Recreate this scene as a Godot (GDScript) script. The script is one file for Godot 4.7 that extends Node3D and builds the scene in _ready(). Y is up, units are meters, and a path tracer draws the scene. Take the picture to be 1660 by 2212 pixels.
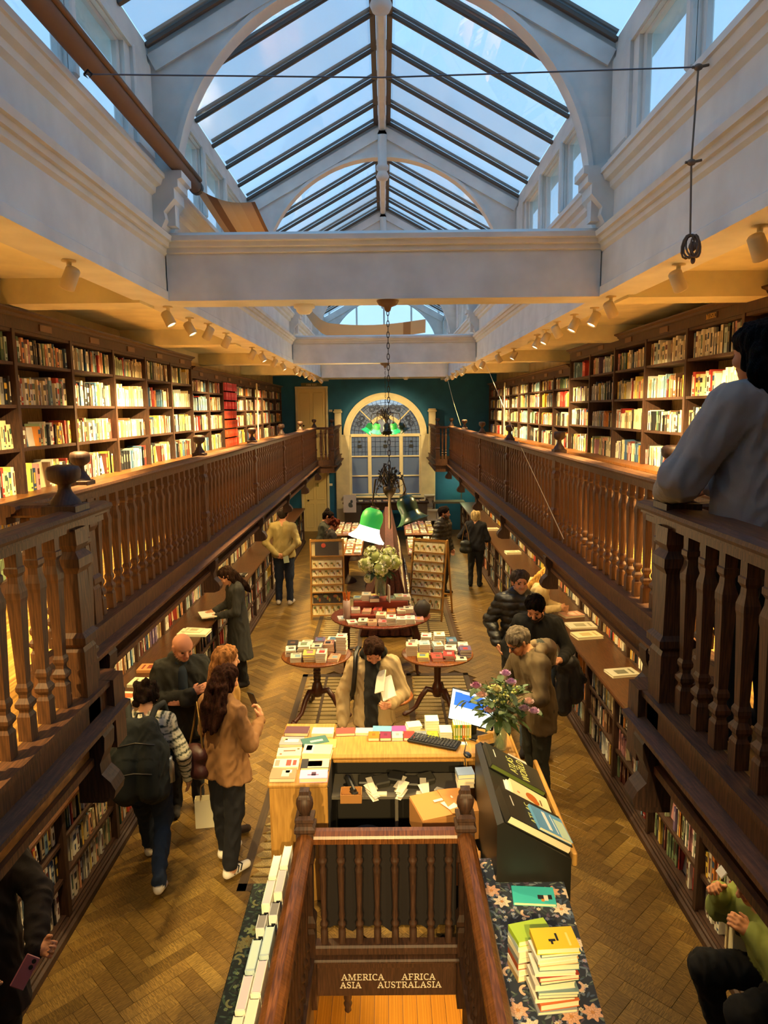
extends Node3D

const WIDTH := 1660.0
const HEIGHT := 2212.0
const EYE := Vector3(0, 3.65, 0)
const LX := -1.78      # hall face of the left gallery
const RX := 1.66       # hall face of the right gallery
const LBX := -1.38     # near landing, left
const RBX := 1.20      # near landing, right
const GY := 2.25       # gallery floor

var M: Dictionary[String, StandardMaterial3D] = {}
var rng := RandomNumberGenerator.new()
var noise := FastNoiseLite.new()
var unit_cube: ArrayMesh
var cams: Transform3D
const ORD := ["first", "second", "third", "fourth", "fifth", "sixth", "seventh", "eighth", "ninth", "tenth", "eleventh", "twelfth", "thirteenth", "fourteenth", "fifteenth", "sixteenth", "seventeenth", "eighteenth", "nineteenth", "twentieth", "twenty-first", "twenty-second", "twenty-third", "twenty-fourth", "twenty-fifth", "twenty-sixth", "twenty-seventh", "twenty-eighth", "twenty-ninth", "thirtieth", "thirty-first", "thirty-second", "thirty-third", "thirty-fourth", "thirty-fifth", "thirty-sixth", "thirty-seventh", "thirty-eighth", "thirty-ninth", "fortieth", "forty-first", "forty-second", "forty-third", "forty-fourth", "forty-fifth", "forty-sixth", "forty-seventh", "forty-eighth", "forty-ninth", "fiftieth"]


# ---------------------------------------------------------------- mesh builder
class Shape:
	var v := PackedVector3Array()
	var n := PackedVector3Array()
	var c := PackedColorArray()
	var u := PackedVector2Array()
	var idx := PackedInt32Array()
	var col := Color.WHITE

	func face(pts: Array, out: Vector3) -> void:
		var nn: Vector3 = (pts[1] - pts[0]).cross(pts[2] - pts[0])
		if nn.length_squared() < 1e-16 and pts.size() > 3:
			nn = (pts[2] - pts[0]).cross(pts[3] - pts[0])
		nn = nn.normalized()
		var flip := nn.dot(out) < 0.0
		if flip:
			nn = -nn
		var b := v.size()
		for p in pts:
			v.append(p)
			n.append(nn)
			c.append(col)
			u.append(Vector2.ZERO)
		for i in range(1, pts.size() - 1):
			if flip:
				idx.append_array([b, b + i, b + i + 1])
			else:
				idx.append_array([b, b + i + 1, b + i])

	func uvface(pts: Array, uvs: Array, out: Vector3) -> void:
		var b := v.size()
		face(pts, out)
		for i in pts.size():
			u[b + i] = uvs[i]

	func box(o: Vector3, s: Vector3, ba := Basis.IDENTITY) -> void:
		var h := s * 0.5
		for ax in 3:
			var e1 := Vector3.ZERO
			var e2 := Vector3.ZERO
			var e0 := Vector3.ZERO
			e0[ax] = h[ax]
			e1[(ax + 1) % 3] = h[(ax + 1) % 3]
			e2[(ax + 2) % 3] = h[(ax + 2) % 3]
			for sg in [-1.0, 1.0]:
				var f: Vector3 = e0 * sg
				face([o + ba * (f - e1 - e2), o + ba * (f + e1 - e2), o + ba * (f + e1 + e2), o + ba * (f - e1 + e2)], ba * f)

	func cbox(o: Vector3, s: Vector3, ch: float, ba := Basis.IDENTITY) -> void:
		var h := s * 0.5
		ch = minf(ch, minf(h.x, minf(h.y, h.z)) * 0.9)
		var i3 := h - Vector3(ch, ch, ch)
		for ax in 3:
			var a1 := (ax + 1) % 3
			var a2 := (ax + 2) % 3
			for sg in [-1.0, 1.0]:
				var pts := []
				for q in [[-1, -1], [1, -1], [1, 1], [-1, 1]]:
					var p := Vector3.ZERO
					p[ax] = h[ax] * sg
					p[a1] = i3[a1] * q[0]
					p[a2] = i3[a2] * q[1]
					pts.append(o + ba * p)
				var d := Vector3.ZERO
				d[ax] = sg
				face(pts, ba * d)
			for s1 in [-1.0, 1.0]:
				for s2 in [-1.0, 1.0]:
					var q1 := Vector3.ZERO
					var q2 := Vector3.ZERO
					q1[a1] = h[a1] * s1
					q1[a2] = i3[a2] * s2
					q2[a1] = i3[a1] * s1
					q2[a2] = h[a2] * s2
					var e := Vector3.ZERO
					e[ax] = i3[ax]
					var d := Vector3.ZERO
					d[a1] = s1
					d[a2] = s2
					face([o + ba * (q1 - e), o + ba * (q1 + e), o + ba * (q2 + e), o + ba * (q2 - e)], ba * d)
		for sx in [-1.0, 1.0]:
			for sy in [-1.0, 1.0]:
				for sz in [-1.0, 1.0]:
					var sg := Vector3(sx, sy, sz)
					face([o + ba * (sg * Vector3(h.x, i3.y, i3.z)), o + ba * (sg * Vector3(i3.x, h.y, i3.z)), o + ba * (sg * Vector3(i3.x, i3.y, h.z))], ba * sg)

	# profile of (radius, height); square = 4-sided, radius is then the half width
	func lathe(pr: Array, segs: int, o: Vector3, ba := Basis.IDENTITY, smooth := true, square := false, wave := 0.0, lobes := 6) -> void:
		var k := 1.0
		var ph := 0.0
		if square:
			segs = 4
			k = sqrt(2.0)
			ph = PI / 4
		for i in pr.size() - 1:
			var p: Vector2 = pr[i]
			var q: Vector2 = pr[i + 1]
			var sl := Vector2(q.y - p.y, p.x - q.x).normalized()
			var s0 := sl
			var s1 := sl
			if smooth and not square:
				if i > 0:
					s0 = (sl + Vector2(p.y - pr[i - 1].y, pr[i - 1].x - p.x).normalized()).normalized()
				if i < pr.size() - 2:
					s1 = (sl + Vector2(pr[i + 2].y - q.y, q.x - pr[i + 2].x).normalized()).normalized()
			var b := v.size()
			for j in segs + 1:
				var an := TAU * j / segs + ph
				var d := Vector3(cos(an), 0, sin(an))
				if square:
					var dm := Vector3(cos(an + PI / 4), 0, sin(an + PI / 4))
					if j == segs:
						break
					var an2 := TAU * (j + 1) / segs + ph
					var d2 := Vector3(cos(an2), 0, sin(an2))
					face([o + ba * (d * p.x * k + Vector3(0, p.y, 0)), o + ba * (d2 * p.x * k + Vector3(0, p.y, 0)), o + ba * (d2 * q.x * k + Vector3(0, q.y, 0)), o + ba * (d * q.x * k + Vector3(0, q.y, 0))], ba * (dm * sl.x + Vector3(0, sl.y, 0)))
					continue
				var w0 := 1.0
				var w1 := 1.0
				if wave > 0.0:
					var am := wave * cos(an * lobes)
					w0 = 1.0 + am * clampf(float(i) / pr.size(), 0, 1)
					w1 = 1.0 + am * clampf(float(i + 1) / pr.size(), 0, 1)
				v.append(o + ba * (d * p.x * w0 + Vector3(0, p.y, 0)))
				v.append(o + ba * (d * q.x * w1 + Vector3(0, q.y, 0)))
				n.append((ba * (d * s0.x + Vector3(0, s0.y, 0))).normalized())
				n.append((ba * (d * s1.x + Vector3(0, s1.y, 0))).normalized())
				c.append(col)
				c.append(col)
				u.append(Vector2(float(j) / segs, p.y))
				u.append(Vector2(float(j) / segs, q.y))
			if not square:
				for j in segs:
					var a := b + j * 2
					idx.append_array([a, a + 2, a + 1, a + 1, a + 2, a + 3])

	func tube(pts: Array, rad, segs := 8, caps := true) -> void:
		var up := Vector3.UP
		var b := v.size()
		for i in pts.size():
			var t: Vector3
			if i == 0:
				t = pts[1] - pts[0]
			elif i == pts.size() - 1:
				t = pts[i] - pts[i - 1]
			else:
				t = pts[i + 1] - pts[i - 1]
			t = t.normalized()
			var x := t.cross(up)
			if x.length() < 0.05:
				x = t.cross(Vector3.RIGHT)
			x = x.normalized()
			var y := x.cross(t).normalized()
			up = y
			var r: float = rad[i] if rad is Array else rad
			for j in segs + 1:
				var an := TAU * j / segs
				var d := x * cos(an) + y * sin(an)
				v.append(pts[i] + d * r)
				n.append(d)
				c.append(col)
				u.append(Vector2(float(j) / segs, float(i) / pts.size()))
		for i in pts.size() - 1:
			for j in segs:
				var a := b + i * (segs + 1) + j
				var e := a + segs + 1
				idx.append_array([a, a + 1, e, a + 1, e + 1, e])
		if caps:
			for e in 2:
				var i: int = 0 if e == 0 else pts.size() - 1
				var ring := []
				for j in segs:
					ring.append(v[b + i * (segs + 1) + j])
				var t: Vector3 = pts[0] - pts[1] if e == 0 else pts[i] - pts[i - 1]
				face(ring, t)

	# polygon in the local XY plane of ba, pushed from z0 to z1
	func prism(poly: PackedVector2Array, z0: float, z1: float, o := Vector3.ZERO, ba := Basis.IDENTITY, caps := true) -> void:
		var m := poly.size()
		var cw := Geometry2D.is_polygon_clockwise(poly)
		for i in m:
			var p := poly[i]
			var q := poly[(i + 1) % m]
			var d := q - p
			var out := Vector3(d.y, -d.x, 0)
			if cw:
				out = -out
			face([o + ba * Vector3(p.x, p.y, z0), o + ba * Vector3(q.x, q.y, z0), o + ba * Vector3(q.x, q.y, z1), o + ba * Vector3(p.x, p.y, z1)], ba * out)
		if caps:
			var t := Geometry2D.triangulate_polygon(poly)
			for e in 2:
				var z := z0 if e == 0 else z1
				var dir := ba * Vector3(0, 0, signf(z - (z0 + z1) / 2))
				for i in range(0, t.size(), 3):
					face([o + ba * Vector3(poly[t[i]].x, poly[t[i]].y, z), o + ba * Vector3(poly[t[i + 1]].x, poly[t[i + 1]].y, z), o + ba * Vector3(poly[t[i + 2]].x, poly[t[i + 2]].y, z)], dir)

	func blob(o: Vector3, r: Vector3, ba := Basis.IDENTITY, seg := 10, ring := 7, jag := 0.0, nz: FastNoiseLite = null) -> void:
		var b := v.size()
		for i in ring + 1:
			var la := PI * i / ring - PI / 2
			for j in seg + 1:
				var lo := TAU * j / seg
				var d := Vector3(cos(la) * cos(lo), sin(la), cos(la) * sin(lo))
				var w := 1.0
				if nz:
					w += jag * nz.get_noise_3dv((d * 1.3 + o * 7.0) * 60.0)
				v.append(o + ba * (d * r * w))
				n.append((ba * (d / r)).normalized())
				c.append(col)
				u.append(Vector2(float(j) / seg, float(i) / ring))
		for i in ring:
			for j in seg:
				var a := b + i * (seg + 1) + j
				var e := a + seg + 1
				idx.append_array([a, a + 1, e, a + 1, e + 1, e])

	func mesh(am: ArrayMesh = null) -> ArrayMesh:
		if am == null:
			am = ArrayMesh.new()
		var a := []
		a.resize(Mesh.ARRAY_MAX)
		a[Mesh.ARRAY_VERTEX] = v
		a[Mesh.ARRAY_NORMAL] = n
		a[Mesh.ARRAY_COLOR] = c
		a[Mesh.ARRAY_TEX_UV] = u
		a[Mesh.ARRAY_INDEX] = idx
		am.add_surface_from_arrays(Mesh.PRIMITIVE_TRIANGLES, a)
		return am


# ---------------------------------------------------------------- nodes
func obj(called: String, sh, m: Material, parent: Node = null) -> MeshInstance3D:
	var o := MeshInstance3D.new()
	o.name = called
	o.mesh = sh.mesh() if sh is Shape else sh
	if m:
		o.material_override = m
	(parent if parent else self).add_child(o, true)
	return o


func cube(called: String, o: Vector3, s: Vector3, m: Material, parent: Node = null, ba := Basis.IDENTITY) -> MeshInstance3D:
	var x := obj(called, unit_cube, m, parent)
	x.transform = Transform3D(ba * Basis.from_scale(s), o)
	return x


func tag(o: Node, label: String, category: String, group := "", kind := "") -> Node:
	o.set_meta("label", label)
	o.set_meta("category", category)
	if group:
		o.set_meta("group", group)
	if kind:
		o.set_meta("kind", kind)
	return o


func thing(called: String, label: String, category: String, at := Vector3.ZERO, turn := 0.0, group := "") -> Node3D:
	var o := Node3D.new()
	o.name = called
	add_child(o, true)
	o.position = at
	o.rotation.y = turn
	tag(o, label, category, group)
	return o


func struct(o: Node, label := "", category := "") -> Node:
	o.set_meta("kind", "structure")
	if label:
		tag(o, label, category)
	return o


func shell(called: String, label: String, category: String) -> Node3D:
	var o := thing(called, label, category)
	o.set_meta("kind", "structure")
	return o


func lin(h: String) -> Color:
	return Color(h).srgb_to_linear()


func mat(key: String, h, rough := 0.6, o := {}) -> StandardMaterial3D:
	if M.has(key):
		return M[key]
	var m := StandardMaterial3D.new()
	m.resource_name = key
	m.albedo_color = Color(h) if h is String else h
	m.roughness = rough
	for k in o:
		m.set(k, o[k])
	M[key] = m
	return m


func emissive(key: String, h: String, e: float) -> StandardMaterial3D:
	return mat(key, h, 0.5, {"emission_enabled": true, "emission": Color(h), "emission_energy_multiplier": e})


func noise_tex(freq: float, a: Color, b: Color, sx := 1.0, sy := 1.0, octaves := 4, side := 512, sd := 1) -> ImageTexture:
	var f := FastNoiseLite.new()
	f.seed = sd
	f.frequency = freq
	f.fractal_octaves = octaves
	f.noise_type = FastNoiseLite.TYPE_SIMPLEX_SMOOTH
	var im := Image.create(side, side, false, Image.FORMAT_RGB8)
	# a torus in noise space repeats without a seam: blend two shifted copies
	for y in side:
		for x in side:
			var w := float(x) / side
			var t := f.get_noise_2d(x * sx, y * sy) * (1 - w) + f.get_noise_2d((x - side) * sx, y * sy) * w
			im.set_pixel(x, y, a.lerp(b, clampf(0.5 + t * 1.2, 0, 1)))
	return ImageTexture.create_from_image(im)


func bump_tex(freq: float, strength: float, octaves := 4, side := 256, sd := 3, sx := 1.0) -> ImageTexture:
	var f := FastNoiseLite.new()
	f.seed = sd
	f.frequency = freq
	f.fractal_octaves = octaves
	var im := Image.create(side, side, false, Image.FORMAT_RGB8)
	for y in side:
		for x in side:
			var w := float(x) / side
			var t := f.get_noise_2d(x * sx, y) * (1 - w) + f.get_noise_2d((x - side) * sx, y) * w
			var g := clampf(0.5 + t * 0.6, 0, 1)
			im.set_pixel(x, y, Color(g, g, g))
	im.convert(Image.FORMAT_RGBA8)
	im.bump_map_to_normal_map(strength)
	return ImageTexture.create_from_image(im)


func materials() -> void:
	var grain := noise_tex(0.02, Color(0.62, 0.60, 0.58), Color(1, 1, 1), 5.0, 0.35, 5, 512, 4)
	var mottle := noise_tex(0.012, Color(0.92, 0.92, 0.92), Color(1, 1, 1), 1, 1, 4, 256, 9)
	var weave := bump_tex(0.25, 3.0, 2, 256, 6)
	var tri := {"albedo_texture": grain, "uv1_triplanar": true, "uv1_world_triplanar": true, "uv1_scale": Vector3(1.6, 1.6, 1.6)}
	mat("oak", "6a4221", 0.58, tri)           # gallery rails, fascia
	mat("oak_dark", "4a2e1e", 0.6, tri)       # bookcases
	mat("oak_worn", "8f5a2a", 0.4, tri)       # ledges and counters
	mat("mahogany", "55281a", 0.35, tri)
	mat("pine", "bf9048", 0.45, {"albedo_texture": noise_tex(0.02, Color(0.88, 0.86, 0.84), Color(1, 1, 1), 4.0, 0.35, 4, 512, 4), "uv1_triplanar": true, "uv1_world_triplanar": true})
	mat("board", "b9925c", 0.7, tri)          # pale backs of cases
	var t2 := {"albedo_texture": mottle, "uv1_triplanar": true, "uv1_world_triplanar": true, "uv1_scale": Vector3(0.7, 0.7, 0.7)}
	mat("paint", "d9dad6", 0.55, t2)
	mat("ceiling_paint", "eee6be", 0.8, t2)
	mat("cream", "e6d9b4", 0.55, t2)
	mat("teal", "0e6090", 0.7, t2)
	mat("plain_wall", "cdbb94", 0.85, t2)
	mat("bar", "4b4239", 0.6)
	mat("iron", "2b2420", 0.45, {"metallic": 0.6})
	mat("brass", "8a6a38", 0.4, {"metallic": 0.7})
	mat("gilt", "b6924e", 0.5)
	mat("steel", "9a9a96", 0.35, {"metallic": 0.8})
	mat("white_plastic", "e8e3d6", 0.4)
	mat("black_plastic", "141414", 0.4)
	mat("pages", "e9dcbb", 0.9)
	mat("vc", "ffffff", 0.7, {"vertex_color_use_as_albedo": true})
	mat("cloth", "ffffff", 0.92, {"vertex_color_use_as_albedo": true, "normal_enabled": true, "normal_texture": weave, "normal_scale": 0.5, "uv1_triplanar": true, "uv1_scale": Vector3(6, 6, 6)})
	mat("shiny_cloth", "ffffff", 0.5, {"vertex_color_use_as_albedo": true})
	mat("hairm", "ffffff", 0.85, {"metallic_specular": 0.2, "vertex_color_use_as_albedo": true, "normal_enabled": true, "normal_texture": bump_tex(0.05, 8.0, 3, 256, 8, 8.0), "normal_scale": 0.9, "uv1_triplanar": true, "uv1_scale": Vector3(3, 3, 3)})
	mat("glassy", Color(0.95, 0.98, 1.0, 0.06), 0.02, {"transparency": BaseMaterial3D.TRANSPARENCY_ALPHA})
	mat("frosted", Color(0.93, 0.97, 1.0, 0.08), 0.12, {"transparency": BaseMaterial3D.TRANSPARENCY_ALPHA, "normal_enabled": true, "normal_texture": bump_tex(0.02, 5.0, 2, 256, 15, 0.5), "normal_scale": 0.35, "uv1_triplanar": true, "uv1_world_triplanar": true, "uv1_scale": Vector3(2, 2, 2)})
	mat("leaf", "3b5024", 0.55, {"backlight_enabled": true, "backlight": Color("1c2a08")})
	mat("leaf_pale", "86a35c", 0.55, {"backlight_enabled": true, "backlight": Color("1c2a08")})
	mat("stem", "4b5a24", 0.6)


# ---------------------------------------------------------------- people: one smooth surface over tapered bones
func mesh_field(bones: Array, cell: float, k: float, sh: Shape) -> void:
	var lo := Vector3(1e9, 1e9, 1e9)
	var hi := -lo
	for b in bones:
		var r := Vector3.ONE * maxf(b[2], b[3])
		lo = lo.min((b[0] as Vector3).min(b[1]) - r)
		hi = hi.max((b[0] as Vector3).max(b[1]) + r)
	lo -= Vector3.ONE * cell * 2.5
	hi += Vector3.ONE * cell * 2.5
	var nx := int((hi.x - lo.x) / cell) + 1
	var ny := int((hi.y - lo.y) / cell) + 1
	var nz := int((hi.z - lo.z) / cell) + 1
	var field := PackedFloat32Array()
	field.resize(nx * ny * nz)
	field.fill(9.0)
	var near := field.duplicate()
	var who := PackedInt32Array()
	who.resize(nx * ny * nz)
	var sy := nx
	var sz := nx * ny
	for bi in bones.size():
		var bn: Array = bones[bi]
		var a: Vector3 = bn[0]
		var ba: Vector3 = bn[1] - a
		var bb := maxf(ba.length_squared(), 1e-9)
		var ra: float = bn[2]
		var dr: float = bn[3] - ra
		var pad := maxf(ra, bn[3]) + k + cell * 1.8
		var l := (a.min(bn[1]) - Vector3.ONE * pad - lo) / cell
		var h := (a.max(bn[1]) + Vector3.ONE * pad - lo) / cell
		var planes: Array = bn[5] if bn.size() > 5 else []
		for z in range(maxi(0, int(l.z)), mini(nz - 1, int(h.z)) + 1):
			for y in range(maxi(0, int(l.y)), mini(ny - 1, int(h.y)) + 1):
				var row := z * sz + y * sy
				for x in range(maxi(0, int(l.x)), mini(nx - 1, int(h.x)) + 1):
					var p := lo + Vector3(x, y, z) * cell
					var pa := p - a
					var t := clampf(pa.dot(ba) / bb, 0.0, 1.0)
					var d := (pa - ba * t).length() - ra - dr * t
					for pl: Plane in planes:
						d = maxf(d, pl.distance_to(p))
					var id := row + x
					if d < near[id]:
						near[id] = d
						who[id] = bi
					var f := field[id]
					if f > 8.0:
						field[id] = d
					else:
						var q := maxf(k - absf(f - d), 0.0) / k
						field[id] = minf(f, d) - q * q * k * 0.25
	# surface nets
	var vid := PackedInt32Array()
	vid.resize(nx * ny * nz)
	vid.fill(-1)
	var vs := PackedVector3Array()
	var owner_of := PackedInt32Array()
	var corner := [0, 1, sy, sy + 1, sz, sz + 1, sz + sy, sz + sy + 1]
	var co := [Vector3(0, 0, 0), Vector3(1, 0, 0), Vector3(0, 1, 0), Vector3(1, 1, 0), Vector3(0, 0, 1), Vector3(1, 0, 1), Vector3(0, 1, 1), Vector3(1, 1, 1)]
	var edges := [[0, 1], [2, 3], [4, 5], [6, 7], [0, 2], [1, 3], [4, 6], [5, 7], [0, 4], [1, 5], [2, 6], [3, 7]]
	var lim := cell * 2.0
	for z in nz - 1:
		for y in ny - 1:
			var row := z * sz + y * sy
			for x in nx - 1:
				var id := row + x
				var f0 := field[id]
				if f0 > lim or f0 < -lim:
					continue
				var mask := 0
				for i in 8:
					if field[id + corner[i]] < 0.0:
						mask |= 1 << i
				if mask == 0 or mask == 255:
					continue
				var sum := Vector3.ZERO
				var cnt := 0
				for e in edges:
					var fa := field[id + corner[e[0]]]
					var fb := field[id + corner[e[1]]]
					if (fa < 0.0) != (fb < 0.0):
						sum += (co[e[0]] as Vector3).lerp(co[e[1]], clampf(fa / (fa - fb), 0, 1))
						cnt += 1
				var best := 0
				var bd := 9.0
				for i in 8:
					var nd := near[id + corner[i]]
					if nd < bd:
						bd = nd
						best = i
				vid[id] = vs.size()
				vs.append(lo + (Vector3(x, y, z) + sum / cnt) * cell)
				owner_of.append(who[id + corner[best]])
	var ns := PackedVector3Array()
	ns.resize(vs.size())
	var tris := PackedInt32Array()
	var step := [1, sy, sz]
	for z in range(1, nz - 1):
		for y in range(1, ny - 1):
			var row := z * sz + y * sy
			for x in range(1, nx - 1):
				var id := row + x
				var f0 := field[id]
				if f0 > lim or f0 < -lim:
					continue
				for ax in 3:
					var f1 := field[id + step[ax]]
					if (f0 < 0.0) == (f1 < 0.0):
						continue
					var u1: int = step[(ax + 1) % 3]
					var u2: int = step[(ax + 2) % 3]
					var q0 := vid[id]
					var q1 := vid[id - u1]
					var q2 := vid[id - u1 - u2]
					var q3 := vid[id - u2]
					if q0 < 0 or q1 < 0 or q2 < 0 or q3 < 0:
						continue
					if f0 < 0.0:
						tris.append_array([q0, q2, q1, q0, q3, q2])
					else:
						tris.append_array([q0, q1, q2, q0, q2, q3])
	for i in range(0, tris.size(), 3):
		var fn := (vs[tris[i + 2]] - vs[tris[i]]).cross(vs[tris[i + 1]] - vs[tris[i]])
		ns[tris[i]] += fn
		ns[tris[i + 1]] += fn
		ns[tris[i + 2]] += fn
	var base := sh.v.size()
	var ps := vs.duplicate()
	var cols := PackedColorArray()
	for i in vs.size():
		var nn := ns[i].normalized()
		var bn: Array = bones[owner_of[i]]
		var cl: Color = bn[4]
		var p := vs[i]
		if cl.a < 0.99:
			var kind := int(round(cl.a * 10))
			cl.a = 1.0
			if kind == 9:      # cloth: soft folds
				p += nn * ((0.35 - absf(noise.get_noise_3dv(p * Vector3(70, 34, 70) + Vector3(p.y, p.x, p.z) * 22.0))) * 0.026)
			elif kind == 8:    # quilted down
				p += nn * (0.022 * sqrt(absf(sin(p.y * PI / 0.085))) - 0.012 + noise.get_noise_3dv(p * 160.0) * 0.008)
			elif kind == 7:    # knitted stripes
				var ab: Vector3 = bn[1] - bn[0]
				var tt := (p - (bn[0] as Vector3)).dot(ab) / maxf(ab.length_squared(), 1e-6) * ab.length()
				var ph := fposmod(tt + p.x * 0.0, 0.062) / 0.062
				if ph < 0.28:
					cl = lin("2f3a2c")
				elif ph > 0.5 and ph < 0.58:
					cl = lin("7c7f66")
				p += nn * (noise.get_noise_3dv(p * 60.0) * 0.010)
			elif kind == 6:    # locks of hair
				var st := noise.get_noise_3dv(p * Vector3(260, 50, 260))
				p += nn * (st * 0.013)
				cl = cl * (1.0 + st * 0.9)
				cl.a = 1.0
		ps[i] = p
		cols.append(cl)
	ns.fill(Vector3.ZERO)
	for i in range(0, tris.size(), 3):
		var fn := (ps[tris[i + 2]] - ps[tris[i]]).cross(ps[tris[i + 1]] - ps[tris[i]])
		ns[tris[i]] += fn
		ns[tris[i + 1]] += fn
		ns[tris[i + 2]] += fn
	for i in vs.size():
		sh.v.append(ps[i])
		sh.n.append(ns[i].normalized())
		sh.c.append(cols[i])
		sh.u.append(Vector2.ZERO)
	for t in tris:
		sh.idx.append(base + t)


func hand(bones: Array, wrist: Vector3, along: Vector3, palm: Vector3, side: float, curl: float, skin: Color, s: float) -> void:
	# side +1: thumb lies to palm x along
	var f := along.normalized()
	var nrm := (palm - f * palm.dot(f)).normalized()
	var ac := nrm.cross(f) * side
	var root := wrist + f * 0.045 * s
	bones.append([wrist, root, 0.026 * s, 0.03 * s, skin])
	bones.append([root + ac * 0.02 * s, root + f * 0.045 * s + ac * 0.026 * s, 0.017 * s, 0.014 * s, skin])
	bones.append([root - ac * 0.018 * s, root + f * 0.04 * s - ac * 0.024 * s, 0.017 * s, 0.013 * s, skin])
	bones.append([root, root + f * 0.045 * s, 0.018 * s, 0.014 * s, skin])
	var lens := [0.068, 0.078, 0.072, 0.056]
	for i in 4:
		var off := (1.5 - i) * 0.0195 * s
		var p := root + f * 0.045 * s + ac * off
		var d := f
		for j in 3:
			d = d.rotated(ac.normalized(), curl * (0.7 if j == 0 else 1.0) * (-side if true else 1.0)).normalized()
			if d.dot(nrm) < -0.2:
				d = (d - nrm * 2.0 * d.dot(nrm)).normalized()
			var q: Vector3 = p + d * lens[i] * s * [0.45, 0.3, 0.25][j]
			bones.append([p, q, (0.0092 - j * 0.0007) * s, (0.0088 - j * 0.0007) * s, skin])
			p = q
	var tp := wrist + f * 0.035 * s + ac * 0.026 * s
	var t1 := tp + (f * 0.6 + ac * 0.6 + nrm * 0.3).normalized() * 0.036 * s
	var t2 := t1 + (f * 0.85 + ac * 0.1 + nrm * 0.45).normalized() * 0.03 * s
	bones.append([tp, t1, 0.013 * s, 0.011 * s, skin])
	bones.append([t1, t2, 0.0105 * s, 0.0085 * s, skin])


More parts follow.
